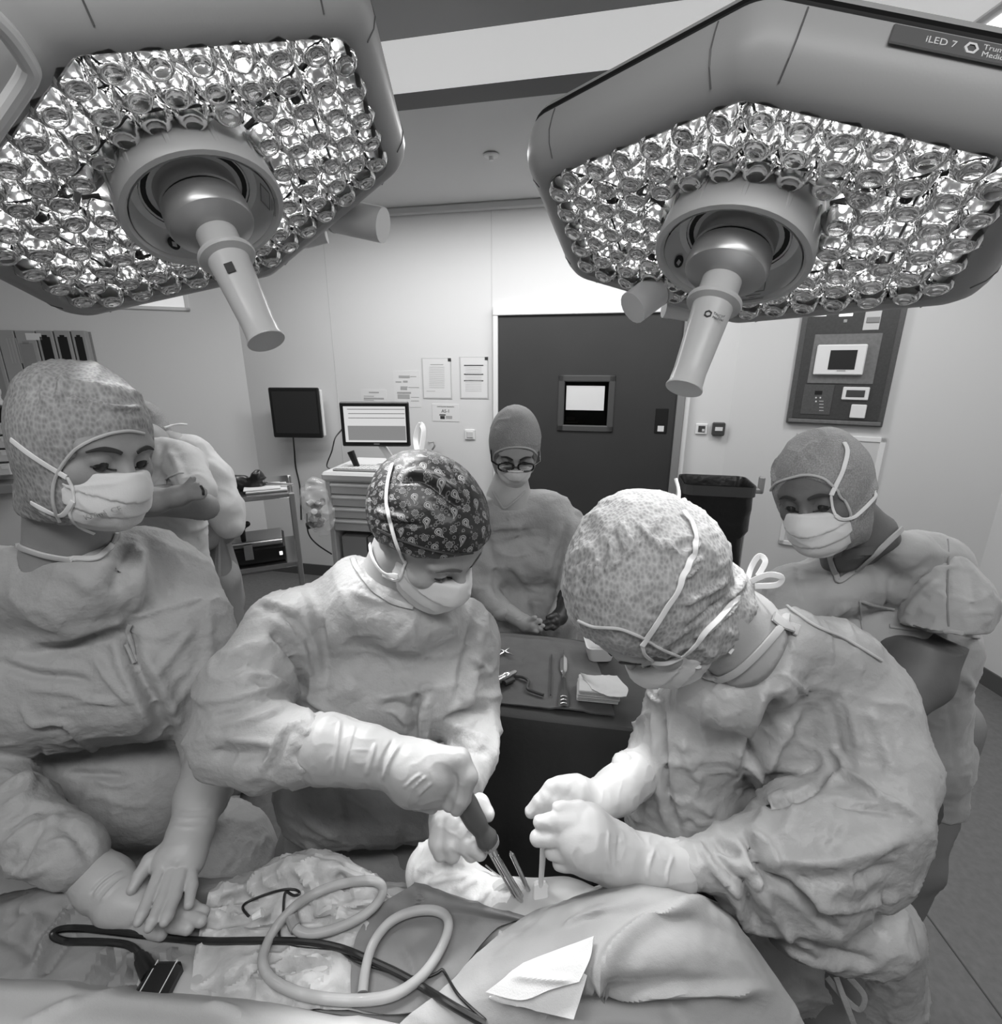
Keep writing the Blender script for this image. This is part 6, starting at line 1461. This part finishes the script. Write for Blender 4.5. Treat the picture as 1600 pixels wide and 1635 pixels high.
def sheet(name, rows, m, parent=None, n=10, th=.0015, crump=(), folds=None, hh=True):
    R_ = [catmull([at_h(*p) if hh else P(*p) for p in r], n) for r in rows]
    R_ = np.array(R_); nc = R_.shape[1]
    G = np.stack([catmull(R_[:, j], n) for j in range(nc)], 1); nr = G.shape[0]
    F = [[i * nc + j, i * nc + j + 1, (i + 1) * nc + j + 1, (i + 1) * nc + j] for i in range(nr - 1) for j in range(nc - 1)]
    s = Surf(G.reshape(-1, 3), np.array(F))
    if s.normals()[:, 2].mean() < 0: s.F = s.F[:, ::-1]
    for a in crump: s.crumple(*a[:2], **(a[2] if len(a) > 2 else {}))
    if folds: s.fold(folds)
    N = s.normals(); V2 = s.V - N * th; k = len(s.V); F2 = (s.F[:, ::-1] + k).tolist(); rim = []
    bd = [j for j in range(nc)] + [i * nc + nc - 1 for i in range(1, nr)] + [(nr - 1) * nc + j for j in range(nc - 2, -1, -1)] + [i * nc for i in range(nr - 2, 0, -1)]
    for a, b in zip(bd, bd[1:] + bd[:1]): rim.append([a, b, b + k, a + k])
    o = mobj(name, np.concatenate([s.V, V2]), s.F.tolist() + F2 + rim, m, parent)
    return o, s
tw_, sTw = sheet('instrument_towel', [[(705, 1004, HT + .006), (785, 1011, HT + .006), (860, 1017, HT + .006), (940, 1027, HT + .006)], [(705, 1040, HT + .006), (790, 1048, HT + .006), (865, 1054, HT + .006), (955, 1062, HT + .006)], [(705, 1080, HT + .006), (795, 1088, HT + .006), (870, 1096, HT + .006), (970, 1104, HT + .006)], [(705, 1112, HT + .008), (800, 1122, HT + .008), (870, 1130, HT + .008), (982, 1142, HT + .008)]], m_towel, None, 12, .004,
   [(.002, .05, dict(seed=3))], [([(846, 1017), (836, 1045), (826, 1075)], 3, -3), ([(830, 1080), (815, 1100), (800, 1118)], 3, 3), ([(795, 1122), (830, 1126), (860, 1129), (900, 1133), (970, 1141)], 4, 5), ([(785, 1012), (860, 1018), (935, 1026)], 3, 4), ([(900, 1020), (895, 1060), (890, 1110)], 3, 2)])
setp(tw_, 'dark folded towel spread under the instruments on the instrument table', 'towel')
H2 = HT + .011
for a, b, lab in (((797, 1046), (813, 1035), 'thin steel drill bit lying underneath the crossed one on the towel'), ((799, 1037), (820, 1046), 'steel drill bit lying on top of the crossed pair on the towel')):
    q = np.array([at_h(*a, H2 + .002), at_h(*b, H2 + .002 + (.006 if 'top' in lab else 0))]); t = np.linspace(0, 1, 6)[:, None]
    setp(MB().tube(q[0] + (q[1] - q[0]) * t, [.0025, .0035, .0035, .0035, .003, .0015], 10).obj('drill_bit', m_steel, None, True), lab, 'drill bit', 'crossed drill bits on the towel')
dh_ = thing('drill_handpiece', 'polished steel handpiece lying at the left of the instrument towel', 'handpiece', at_h(808, 1084, H2))
a, b = at_h(792, 1088, H2 + .012), at_h(824, 1072, H2 + .01); ax_d = nrm(b - a); L = np.linalg.norm(b - a)
MB().lathe([(.0, 0), (.0125, 0), (.013, .004), (.013, L * .35), (.011, L * .38), (.0125, L * .45), (.0125, L * .6), (.009, L * .7), (.008, L * .9), (.005, L), (.0, L)], 20, axT(a, ax_d)).obj('barrel', m_steel, dh_, True)
MB().lathe([(.0, -.003), (.0085, -.003), (.0085, .0), (.0, .0)], 16, axT(a, ax_d)).obj('coupling', m_black, dh_, True)
MB().tube([at_h(806, 1091, H2 + .008), at_h(820, 1085, H2 + .006)], .007, 10).obj('trigger', m_dkgrey, dh_, True)
hk = MB().tube(catmull([at_h(u, v, H2 + .004) for u, v in ((820, 1080), (834, 1081), (844, 1087), (842, 1096), (844, 1101), (856, 1106), (868, 1110))], 6), .0042, 8).obj('bent_hook', m_tool_d, None, True)
setp(hk, 'dark bent hook lying right of the polished handpiece', 'hook tool')
setp(MB().tube([at_h(881, 1045, H2 + .002), at_h(880, 1078, H2 + .002), at_h(879, 1110, H2 + .002)], .0018, 8).obj('guide_rod', m_dkgrey, None, True), 'thin dark rod lying straight beside the bladed tool', 'rod')
el = thing('bladed_elevator', 'long surgical tool with a bright leaf blade and a slotted dark grip', 'surgical tool', at_h(900, 1090, H2))
def leaf(pts, name, m, parent, th=.004, z0=.004, dens=5):
    c = []; 
    for (u, v, wpx) in pts:
        a = at_h(u - wpx, v, H2 + z0); b = at_h(u + wpx, v, H2 + z0); c.append((a, b))
    A = catmull([x[0] for x in c], dens); B = catmull([x[1] for x in c], dens); n = len(A)
    up = np.array([0, 0, th]); mid = (A + B) / 2
    R_ = [np.array([A[i], mid[i] + up, B[i], mid[i] - up * .6]) for i in range(n)]
    return MB().loft(R_, True, (True, True)).obj(name, m, parent, False)
leaf([(900, 1039, 1), (900.5, 1046, 2), (900, 1052, 5), (900, 1062, 5.5), (900, 1070, 5), (900, 1076, 2.5), (900, 1084, 2.5)], 'blade', m_steel, el)
leaf([(900, 1083, 4), (900, 1095, 5), (900, 1108, 7.5), (900, 1120, 8.5), (900, 1127, 8), (900, 1129, 5)], 'grip', m_tool_d, el, .005)
for v in (1112, 1117.5, 1123): MB().tube(catmull([at_h(895, v + .5, H2 + .0095), at_h(900, v - 1, H2 + .0105), at_h(905, v + .5, H2 + .0095)], 4), .0014, 6).obj('slot_edge', m_steel, el, True)
bw_ = thing('white_bowl', 'white rounded square bowl at the back right of the instrument towel', 'bowl', at_h(955, 1066, HT))
bcen = at_h(958, 1056, HT); T = lambda V: np.asarray(V) + np.array([bcen[0], bcen[1] + .02, HT + .002])
MB().loft([T(rrect(.024, .024, .012, 0)), T(rrect(.034, .034, .016, .006)), T(rrect(.042, .042, .018, .05)), T(rrect(.044, .044, .018, .052)), T(rrect(.040, .040, .016, .05)), T(rrect(.03, .03, .014, .012)), T(rrect(.01, .01, .005, .009))], True, (True, True)).obj('shell', m_white, bw_, True)
setp(MB().tube(T([[-.012, 0, .05], [.012, -.02, .055], [.03, -.022, .06]]), .005, 8).obj('dark_rod', m_black, None, True), 'short dark rod resting in the white bowl', 'rod')
gz = at_h(957, 1112, HT + .01)
rx = nrm([1, -.16, 0]); ry = np.array([.16, 1, 0]); ry /= np.linalg.norm(ry)
for k in range(6):
    ox, oy = random.uniform(-.004, .004), random.uniform(-.004, .004); zb = HT + .011 + k * .0062
    lab = ['lowest white gauze pad of the stack on the instrument table', 'second white gauze pad from the bottom of the stack', 'third white gauze pad from the bottom of the stack', 'fourth white gauze pad from the bottom of the stack', 'fifth gauze pad of the stack, just under the top ones', 'sixth gauze pad, directly under the opened top gauze'][k]
    T2 = lambda V: gz + np.asarray(V)[:, :1] * rx + np.asarray(V)[:, 1:2] * ry + np.asarray(V)[:, 2:3] * np.array([0, 0, 1.0]) - np.array([0, 0, gz[2]])
    setp(MB().box((-.056 + ox, -.034 + oy, zb), (.05 + ox, .04 + oy, zb + .006), T2, .0022).obj('gauze_pad', m_gauze), lab, 'gauze pad', 'gauze pads on the instrument table')
zt_ = HT + .05
o, _ = sheet('opened_gauze', [[(927, 1074, zt_ + .012), (945, 1079, zt_ + .004), (965, 1078, zt_), (985, 1079, zt_)], [(931, 1083, zt_), (948, 1088, zt_ + .004), (968, 1088, zt_ + .002), (994, 1090, zt_)], [(940, 1092, zt_), (955, 1098, zt_ + .001), (972, 1101, zt_ + .001), (1003, 1100, zt_)], [(945, 1100, zt_), (955, 1105, zt_), (975, 1112, zt_), (1000, 1112, zt_)]], m_gauze, None, 6, .002, [(.002, .02, dict(seed=8))])
setp(o, 'opened white gauze with a raised corner on top of the gauze stack', 'gauze pad')

# ---------------------------------------------------------------- operating table, patient and drapes
ot = thing('operating_table', 'operating table hidden beneath the drapes in front', 'operating table', (-.2, .48, 0))
MB().box((-1.15, .28, .86), (.40, .58, .90), None, .01).obj('table_top', m_black, ot)
MB().box((-.45, .33, .12), (.05, .55, .86), None, .02).obj('column', m_steel, ot)
MB().box((-.75, .22, 0), (.3, .6, .12), None, .02).obj('base', m_steel, ot)
d = SDF(.04)
d.chain([(np.array([-.95, .44, .945]), .045), (np.array([-.45, .46, .95]), .055), (np.array([-.1, .5, .955]), .06)])
d.chain([(np.array([-.1, .5, .955]), .06), (np.array([.02, .565, .965]), .05), (np.array([.1, .555, .97]), .055), (np.array([.25, .5, .96]), .07), (np.array([.36, .44, .93]), .045)])
s = polygonise(d, .008); pt_ = setp(sobj('person', s, m_flesh), 'draped patient lying on the operating table, only a bright patch at the wound showing', 'person')
d = SDF(.02); d.pch([(690, 1392, .82, 44), (718, 1408, .80, 40), (760, 1432, .785, 34), (800, 1445, .775, 26), (826, 1452, .77, 22)])
s = polygonise(d, .004); s.crumple(.005, .03, axis=(1, -.2, -.3), stretch=.5, seed=15)
s.fold([([(665, 1392), (690, 1380), (730, 1375)], 4, 4), ([(668, 1405), (700, 1392), (745, 1388)], 4, -4), ([(680, 1412), (715, 1402), (755, 1400)], 4, 4), ([(735, 1425), (745, 1412), (765, 1405)], 4, 4), ([(765, 1440), (772, 1428), (785, 1420)], 4, 4)])
stk = sobj('stockinette', s, m_stock, pt_)
rc = P(812, 1428, .77); MB().tube(catmull([P(784, 1446, .765), P(786, 1428, .768), P(800, 1413, .772), P(818, 1410, .776), P(832, 1420, .776), P(836, 1440, .772)], 6), .0085, 10).obj('rolled_edge', m_stock, stk, True)
oA, sA_ = sheet('patient_drape', [
  [(-140, 1445, .80), (0, 1430, .80), (120, 1412, .80), (330, 1402, .80), (480, 1400, .82), (700, 1418, .84)],
  [(-140, 1452, 1.005), (0, 1438, 1.01), (120, 1416, 1.015), (330, 1408, 1.01), (480, 1405, 1.0), (700, 1428, .995)],
  [(-140, 1500, 1.01), (0, 1478, 1.02), (120, 1458, 1.02), (330, 1455, 1.005), (480, 1455, 1.0), (700, 1470, .995)],
  [(-140, 1550, 1.01), (0, 1530, 1.02), (120, 1515, 1.015), (330, 1512, 1.005), (480, 1520, 1.0), (700, 1530, .99)],
  [(-140, 1620, 1.0), (0, 1610, 1.01), (120, 1600, 1.01), (330, 1590, 1.0), (480, 1600, 1.0), (700, 1620, .99)],
  [(-140, 1720, .99), (0, 1710, .99), (120, 1710, .99), (330, 1700, .99), (480, 1700, .99), (700, 1710, .98)]], m_drape, None, 22, .002,
  [(.006, .08, dict(seed=51)), (.003, .03, dict(seed=52))],
  [([(50, 1552), (72, 1505), (100, 1470), (115, 1440)], 8, 10), ([(65, 1560), (95, 1515), (125, 1480)], 12, -8), ([(140, 1576), (160, 1540), (172, 1512)], 7, 9), ([(155, 1580), (180, 1545), (190, 1515)], 9, -9), ([(200, 1580), (205, 1545), (212, 1520)], 7, 8), ([(250, 1512), (246, 1535), (240, 1560)], 5, 6), ([(275, 1512), (272, 1540), (280, 1575)], 5, 6), ([(300, 1514), (300, 1545), (290, 1585)], 6, -7), ([(330, 1515), (322, 1550), (310, 1580)], 5, 6), ([(30, 1445), (60, 1470), (50, 1500)], 10, 6), ([(0, 1490), (40, 1510), (60, 1540)], 10, -6)])
setp(oA, 'mid grey sheet covering the left half of the operating table', 'surgical drape')
H3 = 1.012
oC, sC_ = sheet('crumpled_drape', [
  [(330, 1420, .9), (400, 1398, .9), (465, 1366, .96), (530, 1366, .96), (610, 1410, .9)],
  [(335, 1424, H3 + .02), (400, 1402, H3 + .03), (468, 1374, H3 + .05), (530, 1374, H3 + .05), (605, 1412, H3 + .02)],
  [(328, 1452, H3 + .01), (400, 1442, H3 + .012), (480, 1420, H3 + .03), (560, 1420, H3 + .03), (630, 1438, H3 + .012)],
  [(318, 1492, H3 + .004), (400, 1482, H3 + .008), (480, 1478, H3 + .012), (560, 1480, H3 + .01), (645, 1495, H3 + .004)],
  [(310, 1545, H3), (400, 1545, H3 + .004), (480, 1545, H3 + .004), (560, 1552, H3 + .002), (625, 1570, H3 - .004)],
  [(300, 1605, H3 - .008), (400, 1610, H3 - .006), (480, 1612, H3 - .006), (560, 1615, H3 - .006), (610, 1620, H3 - .01)]], m_incise, None, 18, .0015,
  [(.010, .05, dict(seed=54)), (.005, .022, dict(seed=55))],
  [([(440, 1540), (480, 1535), (530, 1532)], 5, 8), ([(430, 1552), (480, 1545), (525, 1540)], 5, -8), ([(395, 1570), (430, 1545), (460, 1560)], 5, 6), ([(480, 1400), (500, 1420), (500, 1445)], 6, 7), ([(540, 1395), (555, 1420), (560, 1440)], 6, -6), ([(340, 1440), (380, 1450), (420, 1440)], 5, 6), ([(345, 1490), (400, 1480), (440, 1470)], 5, 6), ([(500, 1460), (540, 1450), (600, 1440)], 5, 6)])
setp(oC, 'crumpled light sheet under the coiled clear tube', 'surgical drape')
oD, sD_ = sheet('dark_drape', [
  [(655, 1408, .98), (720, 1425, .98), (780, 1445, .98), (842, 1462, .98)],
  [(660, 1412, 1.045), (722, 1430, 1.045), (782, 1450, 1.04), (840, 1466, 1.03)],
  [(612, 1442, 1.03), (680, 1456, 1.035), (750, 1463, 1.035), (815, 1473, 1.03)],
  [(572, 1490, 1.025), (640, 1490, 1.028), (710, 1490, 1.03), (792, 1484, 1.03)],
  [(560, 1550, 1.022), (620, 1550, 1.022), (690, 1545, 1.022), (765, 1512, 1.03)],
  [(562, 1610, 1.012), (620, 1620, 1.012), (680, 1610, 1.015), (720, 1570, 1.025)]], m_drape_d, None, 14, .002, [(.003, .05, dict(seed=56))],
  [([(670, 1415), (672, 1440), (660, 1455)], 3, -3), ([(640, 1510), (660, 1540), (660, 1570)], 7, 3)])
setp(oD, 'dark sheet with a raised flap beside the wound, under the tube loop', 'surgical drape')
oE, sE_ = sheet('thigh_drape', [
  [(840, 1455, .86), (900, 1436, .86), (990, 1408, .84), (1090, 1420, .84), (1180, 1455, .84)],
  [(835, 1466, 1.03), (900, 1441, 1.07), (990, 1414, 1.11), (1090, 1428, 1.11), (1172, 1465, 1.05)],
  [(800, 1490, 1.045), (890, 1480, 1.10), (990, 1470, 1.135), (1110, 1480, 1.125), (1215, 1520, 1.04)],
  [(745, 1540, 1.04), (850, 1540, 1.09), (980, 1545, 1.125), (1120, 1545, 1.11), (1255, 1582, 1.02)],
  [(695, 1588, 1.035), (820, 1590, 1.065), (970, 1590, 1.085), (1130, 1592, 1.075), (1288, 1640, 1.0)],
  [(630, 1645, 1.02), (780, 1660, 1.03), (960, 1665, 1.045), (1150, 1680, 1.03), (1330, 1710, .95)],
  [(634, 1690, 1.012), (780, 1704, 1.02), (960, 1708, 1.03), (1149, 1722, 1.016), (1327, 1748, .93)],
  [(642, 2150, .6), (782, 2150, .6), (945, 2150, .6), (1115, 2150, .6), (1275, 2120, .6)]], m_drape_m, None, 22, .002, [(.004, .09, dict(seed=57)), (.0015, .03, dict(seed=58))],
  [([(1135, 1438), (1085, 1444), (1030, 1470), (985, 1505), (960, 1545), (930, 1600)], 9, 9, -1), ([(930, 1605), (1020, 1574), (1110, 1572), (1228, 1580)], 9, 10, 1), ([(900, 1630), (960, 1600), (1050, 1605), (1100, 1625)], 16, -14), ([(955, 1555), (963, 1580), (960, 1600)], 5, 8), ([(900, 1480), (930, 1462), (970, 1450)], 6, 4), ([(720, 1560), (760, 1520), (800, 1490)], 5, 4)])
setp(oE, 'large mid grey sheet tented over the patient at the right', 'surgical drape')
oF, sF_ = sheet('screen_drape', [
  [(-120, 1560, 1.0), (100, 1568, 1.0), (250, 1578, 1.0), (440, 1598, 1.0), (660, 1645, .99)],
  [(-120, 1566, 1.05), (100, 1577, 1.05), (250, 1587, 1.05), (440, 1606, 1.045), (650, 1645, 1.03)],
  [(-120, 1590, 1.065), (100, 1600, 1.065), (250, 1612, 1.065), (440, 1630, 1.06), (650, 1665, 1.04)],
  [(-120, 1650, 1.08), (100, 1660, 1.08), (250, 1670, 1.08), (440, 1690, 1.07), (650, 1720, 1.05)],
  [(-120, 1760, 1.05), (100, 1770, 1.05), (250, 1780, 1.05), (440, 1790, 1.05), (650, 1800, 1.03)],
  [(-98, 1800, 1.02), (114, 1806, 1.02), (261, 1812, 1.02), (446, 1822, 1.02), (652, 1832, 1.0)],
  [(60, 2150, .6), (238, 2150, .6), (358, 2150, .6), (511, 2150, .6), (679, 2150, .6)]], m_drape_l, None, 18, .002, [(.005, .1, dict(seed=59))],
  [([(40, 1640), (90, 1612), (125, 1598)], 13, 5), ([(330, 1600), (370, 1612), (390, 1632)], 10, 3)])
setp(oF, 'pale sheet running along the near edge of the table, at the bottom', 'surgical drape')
o1, s1_ = sheet('white_cloth', [[(818, 1548, 1.105), (850, 1532, 1.115), (900, 1512, 1.125), (948, 1495, 1.135)], [(798, 1566, 1.10), (845, 1560, 1.112), (890, 1545, 1.122), (942, 1530, 1.13)], [(775, 1584, 1.09), (832, 1597, 1.10), (880, 1580, 1.112), (925, 1568, 1.12)]], m_gauze, None, 12, .003, [(.003, .04, dict(seed=65))], [([(805, 1556), (850, 1562), (915, 1566)], 5, 2.5)])
setp(o1, 'folded white cloth lying on the tented sheet near the bottom', 'cloth')
o2, s2_ = sheet('cloth_fold', [[(840, 1560, 1.10), (880, 1545, 1.11), (920, 1520, 1.118), (944, 1500, 1.122)], [(785, 1590, 1.082), (845, 1590, 1.092), (905, 1575, 1.105), (938, 1555, 1.112)], [(782, 1596, 1.078), (840, 1610, 1.084), (890, 1622, 1.088), (916, 1628, 1.09)]], m_gauze, o1, 12, .003, [(.003, .03, dict(seed=66))])

# cables and tube on the drapes
def lie(name, px, r, m, lift, surfs, lab, cat, dens=9, n=10, hs=None):
    pts = []
    for i, (u, v) in enumerate(catmull(px, dens)):
        h = cast(u, v, surfs)
        if h is None: h = (at_h(u, v, 1.02), np.array([0, 0, 1.0]))
        pts.append(h[0] + np.array([0, 0, r + lift]))
    pts = np.array(pts)
    for _ in range(6): pts[1:-1] = (pts[:-2] + 2 * pts[1:-1] + pts[2:]) / 4
    o = MB().tube(pts, r, n).obj(name, m, None, True)
    return setp(o, lab, cat), pts
ALL = [sA_, sC_, sD_, sE_]
oK, _ = lie('black_cable', [(226, 1532), (216, 1519), (196, 1511), (150, 1508), (112, 1508), (90, 1502), (87, 1493), (104, 1487), (140, 1487), (200, 1494), (270, 1502), (340, 1507), (420, 1506), (490, 1508), (545, 1518), (590, 1537), (640, 1560), (690, 1590), (730, 1615), (775, 1640)], .0045, m_rubber, .001, ALL, 'thick black cable looping across the drapes from the black connector', 'cable')
lie('thin_wire', [(398, 1466), (388, 1454), (394, 1444), (428, 1430), (456, 1423), (474, 1424), (479, 1430), (468, 1433), (456, 1426), (453, 1450), (452, 1470), (446, 1490), (450, 1505), (470, 1512), (510, 1516), (542, 1520), (560, 1534), (590, 1545), (650, 1562), (680, 1564), (700, 1556), (707, 1551), (716, 1566), (735, 1596), (775, 1632)], .0018, m_rubber, .002, ALL, 'thin black wire running from the white tip across the drapes', 'wire', 7, 8)
cq = at_h(404, 1465, 1.05); setp(MB().tube([cq, cq + [.012, .004, .004]], [.004, .006], 10).obj('wire_tip', m_white, None, True), 'small white tip at the end of the thin black wire', 'connector')
pl_ = thing('cable_connector', 'black moulded connector box at the end of the thick cable', 'connector', at_h(250, 1580, 1.02))
a = cast(224, 1530, ALL)[0] + [0, 0, .008]; b = cast(237, 1556, ALL)[0] + [0, 0, .012]
MB().tube([a, a + (b - a) * .3, a + (b - a) * .35, b, b + (b - a) * .5], [.006, .007, .009, .0105, .011], 14).obj('strain_relief', m_rubber, pl_, True)
e = cast(258, 1576, ALL)[0]
MB().box(e + [-.022, -.03, -.004], e + [.022, .02, .022], None, .006).obj('connector_body', m_rubber, pl_)
for x in (-.0125, .0135): MB().box(e + [x, -.03, .02], e + [x + .0012, .018, .0232], None, .0004).obj('edge_line', m_white, pl_)
tb, tp = lie('suction_tube', [(466, 1468), (472, 1488), (490, 1498), (525, 1494), (575, 1473), (606, 1446), (612, 1424), (598, 1413), (560, 1415), (515, 1428), (474, 1452), (443, 1486), (425, 1520), (421, 1548), (438, 1574), (480, 1594), (530, 1603), (585, 1604), (632, 1595), (672, 1568), (700, 1530), (716, 1492), (713, 1470), (692, 1460), (656, 1463), (622, 1480), (597, 1512), (585, 1552), (580, 1592)], .0066, m_tubing, .002, ALL, 'clear suction tube coiled in two loops on the drapes', 'tube', 8, 14)
MB().tube(catmull(tp[:10], 3), [.0085] * 28, 12).obj('tube_connector', m_mid, tb, True)
# dark splashes on the cloth
m_spot = M('blood_spot', .05, .35)
for (u, v, r) in ((480, 1376, 3), (487, 1402, 5), (484, 1397, 3), (566, 1440, 3), (450, 1478, 2)): pass

# ---------------------------------------------------------------- tools at the wound
sd_ = thing('screwdriver', 'dark gripped surgical screwdriver held by the person in the paisley cap', 'screwdriver', P(842, 1458, .755))
A = [P(738, 1268, .73), P(752, 1298, .733), P(764, 1318, .736), P(774, 1334, .738), P(782, 1346, .74)]
MB().tube(catmull(A, 6), np.interp(np.arange(25), [0, 4, 10, 15, 20, 24], [.014, .0165, .0155, .0125, .0165, .0145]), 18).obj('handle', m_tool_d, sd_, True)
MB().tube([P(781, 1344, .74), P(784, 1350, .741)], [.0155, .0135], 16).obj('ferrule', m_mid, sd_, True)
MB().tube([P(783, 1348, .741), P(790, 1364, .743), P(791, 1366, .743), P(845, 1461, .757)], [.0055, .0055, .0036, .0032], 12).obj('shaft', m_steel, sd_, True)
for (a, b, r, lab) in (((793, 1367, .752), (851, 1463, .765), .0042, 'bright steel pin beside the screwdriver shaft, pointed top'), ((817, 1364, .765), (862, 1461, .772), .0036, 'steel pin with a pointed top, nearest the white paddle'), ((777, 1354, .75), (838, 1463, .762), .0018, 'thin wire left of the screwdriver shaft')):
    p0, p1 = P(*a), P(*b); dd = nrm(p1 - p0)
    setp(MB().tube([p0 - dd * .006, p0, p1], [.0004, r, r], 12).obj('bone_pin' if r > .002 else 'guide_wire', m_steel, None, True), lab, 'pin' if r > .002 else 'wire')
setp(MB().tube(catmull([P(775, 1381, .79), P(800, 1400, .79), P(836, 1414, .79)], 5), .0012, 6).obj('guide_wire', m_steel, None, True), 'fine wire slanting behind the pins towards the white paddle', 'wire')
rt_ = thing('paddle_retractor', 'white rod with a flat paddle held by the person on the right', 'retractor', P(864, 1440, .765))
MB().tube([P(868, 1335, .715), P(866, 1380, .74), P(863, 1416, .757)], [.0044, .0044, .0036], 12).obj('rod', m_tool_w, rt_, True)
o = [(852, 1410), (856, 1407), (871, 1407), (876, 1413), (875, 1450), (863, 1453), (851, 1447)]
F_ = np.array([P(u, v, .757) for u, v in o]); nv = nrm(np.cross(F_[2] - F_[0], F_[4] - F_[0])) * .004; c0 = F_.mean(0)
MB().loft([c0 + (F_ - c0) * .85 - nv, F_ - nv * .6, F_ + nv * .6, c0 + (F_ - c0) * .85 + nv], True, (True, True)).obj('paddle', m_tool_w, rt_)
